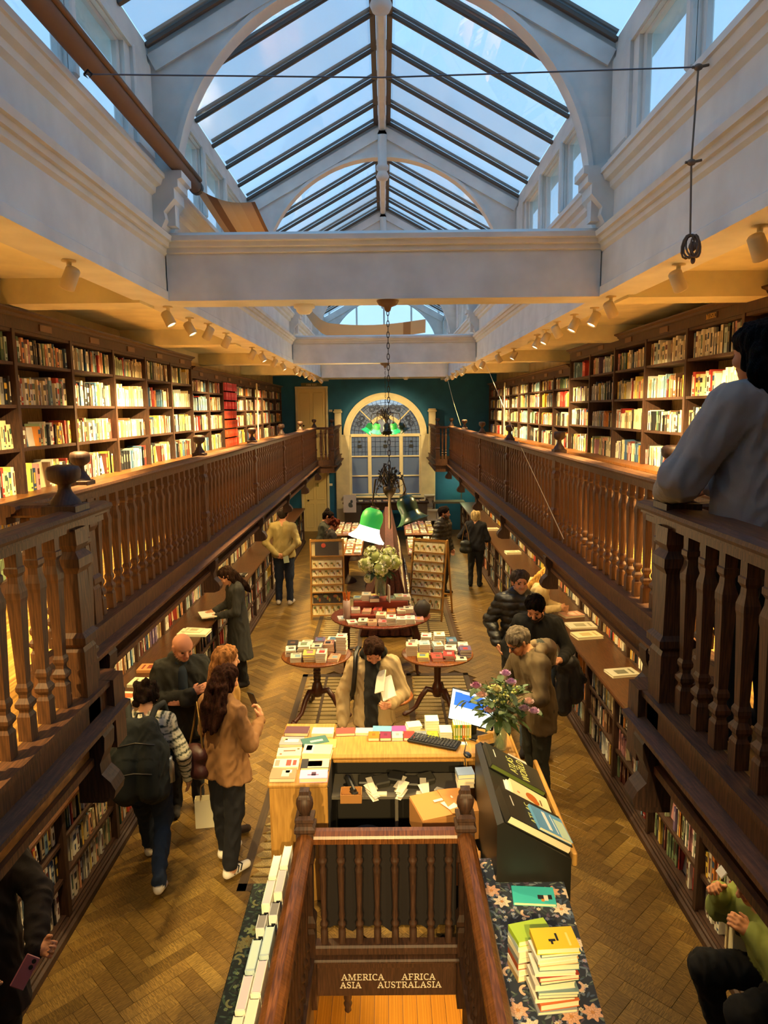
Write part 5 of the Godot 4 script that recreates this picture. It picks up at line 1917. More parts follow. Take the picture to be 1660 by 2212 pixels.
	tag(obj("waste_bin", bin, mat("dark_bin", "2a2724", 0.6)), "dark waste bin in the shadow under the till shelf", "bin")
	var rl := Shape.new()
	rl.lathe([Vector2(0.0, -0.03), Vector2(0.05, -0.03), Vector2(0.055, 0.0), Vector2(0.05, 0.03), Vector2(0, 0.03)], 16, Vector3(-0.36, 0.40, -4.7), Basis(Vector3.RIGHT, 1.1))
	tag(obj("tape_roll", rl, mat("grey_tape", "6a6864", 0.6)), "grey round tape roll in the shadow under the left wing", "tape")
	# cardboard boxes
	for q in [[Vector3(0.42, 0.61, -4.96), Vector3(0.46, 0.22, 0.34), 0.26, "open", "large brown cardboard parcel with white labels right of the till shelf"], [Vector3(0.40, 0.40, -4.72), Vector3(0.46, 0.22, 0.22), 0.12, "", "plain brown cardboard box below the labelled parcel"]]:
		var t := thing("cardboard_box", q[4], "box", q[0], q[2])
		var s: Vector3 = q[1]
		var bs := Shape.new()
		bs.cbox(Vector3.ZERO, s, 0.008)
		obj("carton", bs, mat("kraft", "a9753c", 0.8), t)
		var fl := Shape.new()
		fl.box(Vector3(-s.x * 0.24, s.y / 2 + 0.006, 0), Vector3(s.x * 0.5, 0.005, s.z), Basis(Vector3.BACK, 0.05))
		fl.box(Vector3(s.x * 0.25, s.y / 2 + 0.012, 0), Vector3(s.x * 0.52, 0.005, s.z), Basis(Vector3.BACK, -0.06))
		obj("flap", fl, mat("kraft_light", "b98346", 0.8), t)
		if q[3]:
			cube("address_label", Vector3(0.02, s.y / 2 + 0.019, 0.05), Vector3(0.09, 0.002, 0.11), M["white_plastic"], t, Basis(Vector3.UP, 0.35) * Basis(Vector3.BACK, -0.05))
			cube("tape_strip", Vector3(0.0, s.y / 2 + 0.0165, -0.04), Vector3(0.16, 0.002, 0.03), M["white_plastic"], t, Basis(Vector3.UP, 0.15))
	var cb := Shape.new()
	cb.cbox(Vector3(0.60, 0.40, -4.5), Vector3(0.10, 0.32, 0.26), 0.006, Basis(Vector3.UP, -0.1) * Basis(Vector3.BACK, 0.12))
	tag(obj("cardboard_sheet", cb, mat("kraft_light", "b98346", 0.8)), "stiff brown cardboard packet standing against the black sloping wing", "box")
	# books on the left wing
	var W := [
		["pink paperback with a black drawing at the near corner of the till desk", Vector3(-0.555, 0.95, -4.93), Vector3(0.205, 0.035, 0.125), "d9a6dc", [[Vector3(0.0, 1.03, 0.0), Vector3(0.16, 0.05, 0.4), "4a3048"], [Vector3(-0.02, 1.03, 0.1), Vector3(0.4, 0.05, 0.1), "8a5f8c"]]],
		["black and orange sunset paperback behind the pink one on the till desk", Vector3(-0.56, 0.95, -5.10), Vector3(0.215, 0.03, 0.14), "2a2a2e", [[Vector3(0.12, 1.03, 0), Vector3(0.74, 0.05, 0.96), "e9d9b0"], [Vector3(0.0, 1.05, 0.05), Vector3(0.5, 0.05, 0.6), "e88a2e"]]],
		["cream thick book with a small landscape picture on the till desk", Vector3(-0.56, 0.95, -5.29), Vector3(0.225, 0.05, 0.16), "e8dcae", [[Vector3(-0.3, 1.03, 0.02), Vector3(0.34, 0.05, 0.86), "d9d4cc"], [Vector3(-0.3, 1.05, -0.1), Vector3(0.2, 0.05, 0.5), "a8743c"]]],
		["pale paperback with red lettering blocks at the till desk's left edge", Vector3(-0.785, 0.95, -5.12), Vector3(0.19, 0.025, 0.13), "dcd8c8", [[Vector3(0.1, 1.03, 0), Vector3(0.2, 0.05, 0.7), "d8453c"], [Vector3(0.34, 1.03, 0), Vector3(0.14, 0.05, 0.6), "d8453c"], [Vector3(-0.36, 1.03, 0), Vector3(0.18, 0.05, 0.7), "b08a7c"]]],
		["cream paperback with small ornaments at the till desk's left edge", Vector3(-0.785, 0.95, -5.30), Vector3(0.19, 0.025, 0.14), "e9ddb2", [[Vector3(0, 1.03, -0.1), Vector3(0.5, 0.05, 0.12), "7a4a3a"], [Vector3(-0.34, 1.03, 0.25), Vector3(0.1, 0.05, 0.12), "a5432e"], [Vector3(0.36, 1.03, -0.3), Vector3(0.1, 0.05, 0.14), "6a5a3a"]]],
		["film wrapped brown book at the near left corner of the till desk", Vector3(-0.785, 0.95, -4.95), Vector3(0.19, 0.03, 0.15), "9a8466", [[Vector3(0.1, 1.03, 0), Vector3(0.3, 0.05, 0.6), "c9c4ba"], [Vector3(0.2, 1.06, -0.2), Vector3(0.24, 0.05, 0.3), "e4e0d8"]]],
		["dark teal paperback lying askew at the far end of the left wing", Vector3(-0.60, 0.95, -5.48), Vector3(0.21, 0.03, 0.13), "3d6a66", [[Vector3(0.05, 1.03, 0.1), Vector3(0.5, 0.05, 0.24), "d0d0c0"]]],
		["grey and white picture book at the far left of the till desk", Vector3(-0.79, 0.95, -5.49), Vector3(0.19, 0.025, 0.14), "8f9096", [[Vector3(0, 1.03, 0), Vector3(0.6, 0.05, 0.4), "c4c8ce"], [Vector3(-0.3, 1.03, -0.2), Vector3(0.2, 0.05, 0.3), "d9b48a"]]],
		["dark purple paperback at the far edge of the left wing", Vector3(-0.77, 0.95, -5.68), Vector3(0.20, 0.03, 0.13), "5c3a44", []],
		["white paperback at the far edge of the left wing beside the purple one", Vector3(-0.55, 0.95, -5.66), Vector3(0.18, 0.03, 0.12), "e0dccf", [[Vector3(0.2, 1.03, 0), Vector3(0.3, 0.05, 0.5), "c0b8d0"]]],
		["small yellow notebook between the wing and the open counter", Vector3(-0.47, 0.95, -5.46), Vector3(0.09, 0.02, 0.12), "e6c862", []],
		["dusty red paperback at the far edge of the open counter", Vector3(-0.36, 0.953, -5.66), Vector3(0.16, 0.025, 0.11), "8a4a44", []],
		["pale pink paperback at the far edge of the open counter", Vector3(-0.2, 0.953, -5.66), Vector3(0.15, 0.025, 0.10), "e0c4c8", []],
		["blue paperback at the far edge behind the orange notebook", Vector3(-0.05, 0.953, -5.68), Vector3(0.16, 0.03, 0.10), "6ab0d0", []],
		["magenta paperback at the far edge behind the maroon notebook", Vector3(0.09, 0.953, -5.68), Vector3(0.12, 0.03, 0.10), "b0489a", []],
	]
	for q in W:
		var o := lay("book", q[0], q[1], q[2], rng.randf_range(-0.06, 0.06) + (0.35 if "askew" in q[0] else 0.0), q[3], "books on the till desk")
		blotch(o, q[4])
	var nb := [["orange", "f0741c"], ["maroon", "7a2448"], ["grey blue", "9fb2bb"], ["dark red", "a3322c"], ["slate grey", "7d8488"], ["olive", "a0a82e"]]
	for i in nb.size():
		var o := lay("notebook", "small %s cloth notebook in the row on the counter, %s from the left" % [nb[i][0], ORD[i]], Vector3(-0.12 + i * 0.098, 0.953, -5.57), Vector3(0.09, 0.028, 0.125), 0.0, nb[i][1], "notebooks in a row on the till counter")
		blotch(o, [[Vector3(0, 1.03, -0.05), Vector3(0.3, 0.05, 0.3), Color(nb[i][1]).darkened(0.2).to_html(false)]])
	for i in 4:
		lay("notebook", "mint green notebook pile beside the olive notebook, %s from the bottom" % ORD[i], Vector3(0.475, 0.953 + i * 0.02, -5.56), Vector3(0.10, 0.02, 0.14), 0.0, "cfe6cc", "mint notebooks on the till counter")
	for i in 5:
		lay("notebook", "pale mint notebook in the far taller pile on the counter, %s from the bottom" % ORD[i], Vector3(0.37, 0.953 + i * 0.022, -5.70), Vector3(0.11, 0.022, 0.12), 0.05, "d6ead6", "mint notebooks on the till counter")
	for i in 3:
		lay("notepad", "cream notepad pile behind the red notebook, %s from the bottom" % ORD[i], Vector3(0.20 + 0.01 * i, 0.953 + i * 0.02, -5.70), Vector3(0.12, 0.02, 0.11), 0.1 * i, "efe6cc", "cream notepads on the till counter")
	for i in 8:
		var o := MeshInstance3D.new()
		o.name = "notebook"
		o.mesh = book_a
		add_child(o, true)
		o.transform = Transform3D(Basis.from_scale(Vector3(0.017, 0.13, 0.11)), Vector3(0.545 + i * 0.0185, 0.953, -5.57))
		var cc: String = ["c9c62e", "7fae3e", "d8c840", "5f9a4a", "d8742e", "cfae34", "9ab84a", "e0cf5a"][i]
		o.set_surface_override_material(0, mat("lay_" + cc, cc, 0.5))
		o.set_surface_override_material(1, M["pages"])
		o.set_surface_override_material(2, M["cover0"])
		tag(o, "thin %s notebook standing upright by the monitor, %s from the left" % [["yellow green", "leaf green", "yellow", "green", "orange", "mustard", "lime", "pale yellow"][i], ORD[i]], "notebook", "upright notebooks by the monitor")
	lay("note_card", "blank white card lying between the keyboard and the upright notebooks", Vector3(0.58, 0.953, -5.45), Vector3(0.12, 0.006, 0.05), 0.0, "f2efe6", "")
	# keyboard
	var kb := thing("keyboard", "black keyboard lying askew on the pine counter", "keyboard", Vector3(0.375, 0.955, -5.465), -0.42)
	var ks := Shape.new()
	ks.cbox(Vector3(0, 0.012, 0), Vector3(0.42, 0.022, 0.15), 0.006)
	obj("case", ks, M["black_plastic"], kb)
	var key := Shape.new()
	key.cbox(Vector3.ZERO, Vector3(0.022, 0.01, 0.02), 0.003)
	var km := key.mesh()
	for r in 5:
		for c in 15:
			obj("key", km, mat("key", "26262a", 0.5), kb).position = Vector3(-0.185 + c * 0.0265, 0.027, -0.052 + r * 0.026)
	# monitor
	var mo := thing("monitor", "flat black monitor with a blue window on screen behind the flowers", "monitor", Vector3(0.70, 0.953, -5.60), -0.62)
	var ms := Shape.new()
	var tb := Basis(Vector3.RIGHT, -0.30)
	var mc := Vector3(0, 0.235, 0)
	ms.cbox(mc, Vector3(0.42, 0.27, 0.03), 0.008, tb)
	obj("casing", ms, M["black_plastic"], mo)
	cube("screen", mc + tb * Vector3(0, 0, 0.016), Vector3(0.395, 0.245, 0.003), emissive("screen_white", "d4e6ea", 0.9), mo, tb)
	cube("screen_window", mc + tb * Vector3(0.0, 0.05, 0.019), Vector3(0.33, 0.11, 0.002), emissive("screen_blue", "2a6ae0", 0.9), mo, tb)
	cube("screen_tab", mc + tb * Vector3(-0.05, 0.106, 0.019), Vector3(0.1, 0.012, 0.002), emissive("screen_white", "d4e6ea", 0.9), mo, tb)
	var sd := Shape.new()
	sd.cbox(Vector3(0, 0.06, -0.02), Vector3(0.06, 0.14, 0.02), 0.005, Basis(Vector3.RIGHT, -0.1))
	sd.cbox(Vector3(0, 0.008, 0.0), Vector3(0.24, 0.014, 0.18), 0.006)
	obj("stand", sd, M["black_plastic"], mo)
	var al := AreaLight3D.new()
	al.name = "screen_light"
	mo.add_child(al)
	al.area_size = Vector2(0.38, 0.23)
	al.light_color = Color(0.8, 0.9, 1.0)
	al.light_energy = 0.04
	al.area_range = 30.0
	al.shadow_enabled = true
	al.transform = Transform3D(tb * Basis(Vector3.UP, PI), mc + tb * Vector3(0, 0, 0.022))
	var cbl := Shape.new()
	cbl.tube([Vector3(0.62, 0.97, -5.52), Vector3(0.63, 0.965, -5.42), Vector3(0.60, 0.955, -5.30), Vector3(0.61, 0.86, -5.27), Vector3(0.60, 0.7, -5.25)], 0.004, 6)
	tag(obj("cable", cbl, M["black_plastic"]), "thin black cable running from the monitor over the counter edge", "cable")
	var wb := thing("wooden_block_stand", "small wooden card reader stand under the monitor, before the vase", "stand", Vector3(0.80, 0.953, -5.40), 0.4)
	var ws := Shape.new()
	ws.cbox(Vector3(0, 0.03, 0), Vector3(0.16, 0.05, 0.1), 0.006)
	ws.cbox(Vector3(0, 0.065, -0.03), Vector3(0.14, 0.05, 0.02), 0.005, Basis(Vector3.RIGHT, -0.3))
	obj("block", ws, pine, wb)
	cube("slot", Vector3(0, 0.035, 0.051), Vector3(0.11, 0.025, 0.004), mat("desk_inside", "1c1814", 0.7), wb)
	var mu := Shape.new()
	mu.blob(Vector3(0.62, 0.965, -5.24), Vector3(0.03, 0.018, 0.045), Basis(Vector3.UP, 0.3), 14, 8)
	tag(obj("mouse", mu, M["black_plastic"]), "small black computer mouse at the counter edge under the vase", "mouse")
	# small boxed sets by the parcel
	for i in 3:
		lay("book", "%s in the small pile between parcel and atlas, %s from the bottom" % [["white boxed book", "cream paperback", "silver blue paperback"][i], ORD[i]], Vector3(0.585, 0.80 + i * 0.036, -5.10), Vector3(0.13, 0.035, 0.12), 0.05 * i, ["e6e2d8", "d8ccb0", "7f93b4"][i], "books piled by the parcel")
	build_flowers()
	# atlases on the sloping wing
	var sl := atan2(0.25, 0.42)
	var tilt := Basis(Vector3.BACK, -sl)
	var on := func(x: float, z: float, lift: float) -> Vector3: return Vector3(x, 1.15 - (x - 0.70) * 0.25 / 0.42 + 0.005, z) + tilt * Vector3(0, lift, 0)
	var gold := mat("atlas_ink", "c9cf7a", 0.5)
	for i in 2:
		var z: float = [-4.86, -4.20][i]
		var an: float = [0.02, 0.06][i]
		var bw: float = [0.46, 0.47][i]
		var dp: float = [0.32, 0.33][i]
		var at: Vector3 = on.call(0.905, z, 0.0)
		var bk := lay("atlas", ["black atlas titled ATLAS OF THE WORLD at the far end of the sloping wing", "thick black atlas under the blue flying book at the near end of the sloping wing"][i], at, Vector3(bw, [0.035, 0.055][i], dp), an, "23231e", "atlases on the sloping wing", mat("atlas_pages", "5a6a24", 0.7) if i == 0 else M["pages"], tilt)
		var tx := Basis(Vector3.UP, an)
		var base := tilt * tx
		# lettering runs across the book, read from the near side
		var rot := base * Basis(Vector3(0, 0, -1), Vector3(-1, 0, 0), Vector3(0, 1, 0))
		var th: float = [0.0365, 0.0565][i]
		var inv := bk.transform.affine_inverse()
		var lt := func(txt: String, x: float, zz: float, size: float, m: Material) -> void:
			var o := letters(txt, Vector3.ZERO, size, m, bk, Basis.IDENTITY, false, 0.001)
			o.transform = inv * Transform3D(rot, at + base * Vector3(x, th, zz))
		lt.call("ATLAS", [-0.03, -0.03][i], 0.0, 0.082, gold)
		if i == 0:
			lt.call("OF THE", 0.016, 0.0, 0.018, gold)
			lt.call("WORLD", 0.065, 0.0, 0.086, gold)
		var bar := obj("imprint_bar", unit_cube, M["white_plastic"], bk)
		bar.transform = inv * Transform3D(rot * Basis.from_scale(Vector3(0.11, 0.008, 0.001)), at + base * Vector3(-0.17, th, -0.04))
	var mp := lay("book", "cream book with an orange map shape between the two black atlases", on.call(0.95, -4.50, 0.0), Vector3(0.30, 0.03, 0.24), -0.03, "ecd9a8", "atlases on the sloping wing", null, tilt)
	blotch(mp, [[Vector3(0.02, 1.03, 0), Vector3(0.30, 0.05, 0.44), "b8601c", 1], [Vector3(0.1, 1.03, 0.14), Vector3(0.2, 0.06, 0.3), "b8601c", 1], [Vector3(0.26, 1.03, 0.02), Vector3(0.04, 0.05, 0.3), "7a5a30"], [Vector3(-0.34, 1.03, 0.1), Vector3(0.08, 0.05, 0.1), "c98a5a", 1]])
	for i in 2:
		lay("book", "white cover edge under the orange map book, %s of the pair" % ["upper", "lower"][i], on.call(0.935 - i * 0.012, -4.50, -0.001 - i * 0.012 + 0.0), Vector3(0.30, 0.012, 0.24), -0.03, "e8e4dc", "atlases on the sloping wing", null, tilt)
	var bb := lay("book", "sky blue book with a white aircraft and lettering lying on the near atlas", on.call(0.985, -4.17, 0.057), Vector3(0.25, 0.018, 0.24), 0.10, "5f9ccc", "atlases on the sloping wing", null, tilt)
	blotch(bb, [[Vector3(0.32, 1.03, 0.1), Vector3(0.3, 0.05, 0.8), "b9d3c0"], [Vector3(0.1, 1.03, 0.0), Vector3(0.03, 0.05, 0.8), "dfe9ee"]])
	blotch(bb, [[Vector3(-0.12, 1.03, 0.0), Vector3(0.1, 0.06, 0.78), "eef2f0"]])
	# white book corner poking out behind the far atlas
	lay("book", "white book corner poking out behind the far black atlas", on.call(0.98, -5.06, -0.004), Vector3(0.16, 0.02, 0.10), 0.1, "efe9dc", "atlases on the sloping wing", null, tilt)


func build_flowers() -> void:
	# flowers in the tall glass vase on the counter
	var v := thing("flower_vase", "tall glass vase with lilac roses and green foliage on the till counter", "vase", Vector3(0.895, 0.953, -5.36))
	var g := Shape.new()
	g.lathe([Vector2(0.0, 0.0), Vector2(0.05, 0.0), Vector2(0.052, 0.01), Vector2(0.055, 0.24), Vector2(0.051, 0.24), Vector2(0.048, 0.015), Vector2(0, 0.012)], 24, Vector3.ZERO)
	obj("glass", g, mat("vase_glass", Color(0.8, 0.95, 0.85, 0.12), 0.05, {"transparency": BaseMaterial3D.TRANSPARENCY_ALPHA}), v)
	var wt := Shape.new()
	wt.lathe([Vector2(0.0, 0.014), Vector2(0.046, 0.016), Vector2(0.048, 0.19), Vector2(0, 0.19)], 20, Vector3.ZERO)
	obj("water", wt, mat("vase_water", Color(0.62, 0.66, 0.30, 0.55), 0.1, {"transparency": BaseMaterial3D.TRANSPARENCY_ALPHA}), v)
	bouquet(v, Vector3(0, 0.02, 0), 0.30, 110, 0.32, 9, 31)
	# hydrangeas on the oval table
	var h := thing("hydrangea_vase", "glass vase of pale green hydrangeas on the oval book table", "vase", Vector3(-0.09, 0.99, -10.0))
	var g2 := Shape.new()
	g2.lathe([Vector2(0.0, 0.0), Vector2(0.075, 0.0), Vector2(0.08, 0.02), Vector2(0.085, 0.36), Vector2(0.08, 0.36), Vector2(0.075, 0.02), Vector2(0, 0.015)], 20, Vector3.ZERO)
	obj("glass", g2, M["vase_glass"], h)
	var st := Shape.new()
	for i in 9:
		var an := i * 2.4
		st.tube([Vector3(0.05 * cos(an), 0.02, 0.05 * sin(an)), Vector3(0.03 * cos(an + 2), 0.36, 0.03 * sin(an + 2)), Vector3(0.16 * cos(an + 2.2), 0.5, 0.12 * sin(an + 2.2))], 0.007, 6)
	obj("stems", st, M["stem"], h)
	var heads := [Vector3(-0.2, 0.47, 0.04), Vector3(-0.07, 0.56, -0.02), Vector3(0.08, 0.52, 0.08), Vector3(0.2, 0.48, 0.0), Vector3(0.0, 0.42, 0.12), Vector3(-0.12, 0.60, -0.08), Vector3(0.12, 0.6, -0.08), Vector3(-0.17, 0.27, 0.08)]
	for i in heads.size():
		var fs := Shape.new()
		var R := 0.115 if i < 7 else 0.06
		var r := RandomNumberGenerator.new()
		r.seed = 40 + i
		fs.col = lin("a8b060")
		fs.blob(heads[i], Vector3.ONE * R * 0.8, Basis.IDENTITY, 10, 7)
		for k in 60:
			var d := Vector3(r.randfn(), r.randfn(), r.randfn()).normalized()
			var c: Vector3 = heads[i] + d * R
			var t := d.cross(Vector3.UP if absf(d.y) < 0.9 else Vector3.RIGHT).normalized()
			var b := d.cross(t)
			fs.col = lin(["dfe0a8", "e8e6bc", "cfd48c", "f0ecca"][k % 4])
			for p in 4:
				var an := TAU * p / 4 + k
				var e := (t * cos(an) + b * sin(an))
				var f := (t * cos(an + 0.75) + b * sin(an + 0.75))
				var e2 := (t * cos(an - 0.75) + b * sin(an - 0.75))
				fs.face([c, c + f * 0.016 + d * 0.005, c + e * 0.03 + d * 0.003, c + e2 * 0.016 + d * 0.005], d)
		obj("flower_head", fs, mat("petal", "ffffff", 0.7, {"vertex_color_use_as_albedo": true, "backlight_enabled": true, "backlight": Color("2a2a10")}), h)
	for i in 12:
		var an := i * 0.55 + 0.1
		leaf(h, Vector3(0.08 * cos(an), 0.37, 0.08 * sin(an)), Vector3(cos(an), -0.35 - 0.3 * (i % 3), sin(an) + 0.2), 0.17, 0.085, M["leaf"])


func leaf(parent: Node, at: Vector3, dir: Vector3, ln: float, wd: float, m: Material) -> void:
	var d := dir.normalized()
	var sd := d.cross(Vector3.UP)
	sd = (sd if sd.length() > 0.1 else Vector3.RIGHT).normalized()
	var up := sd.cross(d).normalized()
	var sh := Shape.new()
	var n := 5
	var L := []
	var C := []
	var R := []
	for i in n + 1:
		var t := float(i) / n
		var w := wd * 0.5 * sin(PI * pow(t, 0.8)) + 0.0005
		var c := at + d * ln * t - Vector3.UP * ln * 0.18 * t * t
		C.append(c - up * 0.004)
		L.append(c + sd * w + up * w * 0.25)
		R.append(c - sd * w + up * w * 0.25)
	for i in n:
		sh.face([C[i], C[i + 1], L[i + 1], L[i]], up)
		sh.face([C[i], C[i + 1], R[i + 1], R[i]], up)
	obj("leaf", sh, m, parent)


func bouquet(v: Node3D, base: Vector3, spread: float, leaves: int, tall: float, blooms: int, sd: int) -> void:
	var r := RandomNumberGenerator.new()
	r.seed = sd
	var st := Shape.new()
	var neck := base + Vector3(0, 0.22, 0)
	var tips := []
	for i in 26:
		var an := i * 2.399
		var q := sqrt((i + 0.5) / 26.0)
		var tip := neck + Vector3(cos(an) * spread * q, tall * (1.05 - 0.75 * q * q) + r.randf_range(-0.03, 0.05), sin(an) * spread * q * 0.85)
		tips.append(tip)
		st.tube([base + Vector3(-cos(an) * 0.03, 0, -sin(an) * 0.03), neck + Vector3(cos(an), 0, sin(an)) * 0.02, neck.lerp(tip, 0.6) + Vector3(0, 0.03, 0), tip], [0.0035, 0.0035, 0.003, 0.002], 5)
	obj("stems", st, M["stem"], v)
	for i in leaves:
		var t: Vector3 = tips[i % tips.size()]
		var p := neck.lerp(t, r.randf_range(0.35, 1.0))
		var dir := (t - neck).normalized() * 0.6 + Vector3(r.randfn(), r.randfn() * 0.5 - 0.1, r.randfn())
		leaf(v, p, dir, r.randf_range(0.07, 0.13), r.randf_range(0.035, 0.065), M["leaf"] if i % 3 else mat("leaf_grey", "5c7052", 0.6))
	# low hanging leaves over the rim
	for i in 10:
		var an := i * 0.63
		leaf(v, neck + Vector3(cos(an) * 0.05, 0.02, sin(an) * 0.05), Vector3(cos(an), -0.5, sin(an)), 0.13, 0.07, M["leaf"] if i % 2 else M["leaf_grey"])
	var at := [Vector3(-0.20, 0.50, 0.02), Vector3(-0.16, 0.44, 0.06), Vector3(0.04, 0.58, -0.03), Vector3(0.08, 0.52, 0.0), Vector3(0.20, 0.40, 0.10), Vector3(0.24, 0.33, 0.12), Vector3(0.16, 0.36, 0.14), Vector3(-0.05, 0.5, 0.1), Vector3(-0.11, 0.36, 0.16)]
	var cs := ["a8688e", "cfa898", "c79ac4", "cda4cc", "d9b4a8", "c9a0c6", "9a7a8e", "d8cf92", "b98a8c"]
	for i in blooms:
		var fs := Shape.new()
		var c: Vector3 = base + at[i]
		for ring in 4:
			for k in 6:
				var an := TAU * (k + ring * 0.5) / 6
				var out := 0.012 + ring * 0.010
				var d := Vector3(cos(an), 0, sin(an))
				var t := Vector3(-sin(an), 0, cos(an))
				var h := 0.05 - ring * 0.007
				fs.col = lin(cs[i]).lerp(Color(0.9, 0.85, 0.85), 0.06 * ring)
				fs.face([c + d * out * 0.4, c + d * out + t * 0.017 + Vector3(0, h * 0.6, 0), c + d * (out + 0.006) + Vector3(0, h, 0), c + d * out - t * 0.017 + Vector3(0, h * 0.6, 0)], d + Vector3(0, 0.4, 0))
		obj("flower_head", fs, mat("petal2", "ffffff", 0.65, {"vertex_color_use_as_albedo": true, "backlight_enabled": true, "backlight": Color("2a1a22")}), v)
	# small green umbels
	var um := Shape.new()
	for i in 60:
		um.col = lin(["b9c06a", "9fae4e", "d2cf88"][i % 3])
		var an := i * 2.399
		var q := sqrt(i / 60.0)
		um.blob(base + Vector3(0.02 + cos(an) * 0.12 * q, 0.46 + r.randf_range(-0.05, 0.06), 0.03 + sin(an) * 0.11 * q), Vector3.ONE * 0.011, Basis.IDENTITY, 6, 4)
	obj("green_umbels", um, M["vc"], v).set_meta("kind", "stuff")


# ---------------------------------------------------------------- tables with piles of books
func piles(where: String, group: String, list: Array, y: float, seed_at: int) -> void:
	var r := RandomNumberGenerator.new()
	r.seed = seed_at
	var pal := [0, 2, 5, 0, 2, 1, 29, 0, 5, 24, 2, 15]
	var n := 0
	for q in list:
		var yy := y
		var ci: int = q[4] if q.size() > 4 else pal[r.randi() % pal.size()]
		var w := r.randf_range(0.115, 0.14)
		var l := r.randf_range(0.165, 0.20)
		var th := r.randf_range(0.018, 0.030)
		for i in q[2]:
			var nm: String = PAL_NAME[ci]
			var o := lay("paperback", "%s paperback, %s up in %s pile on the %s" % [nm, ORD[i], ORD[n], where], Vector3(q[0], yy, q[1]) + Vector3(r.randfn() * 0.004, 0, r.randfn() * 0.004), Vector3(w, th, l), (q[3] if q.size() > 3 else 0.0) + r.randfn() * 0.05, PALETTE[ci], group)
			yy += th
			if i == q[2] - 1:
				var c2: String = PALETTE[[12, 13, 8, 17, 21, 26, 11, 9, 24, 18][r.randi() % 10]]
				blotch(o, [[Vector3(r.randf_range(-0.15, 0.15), 1.03, r.randf_range(-0.1, 0.2)), Vector3(r.randf_range(0.3, 0.6), 0.05, r.randf_range(0.25, 0.5)), c2], [Vector3(0, 1.03, -0.34), Vector3(0.6, 0.05, 0.08), PALETTE[8] if ci != 8 else PALETTE[2]]])
		n += 1


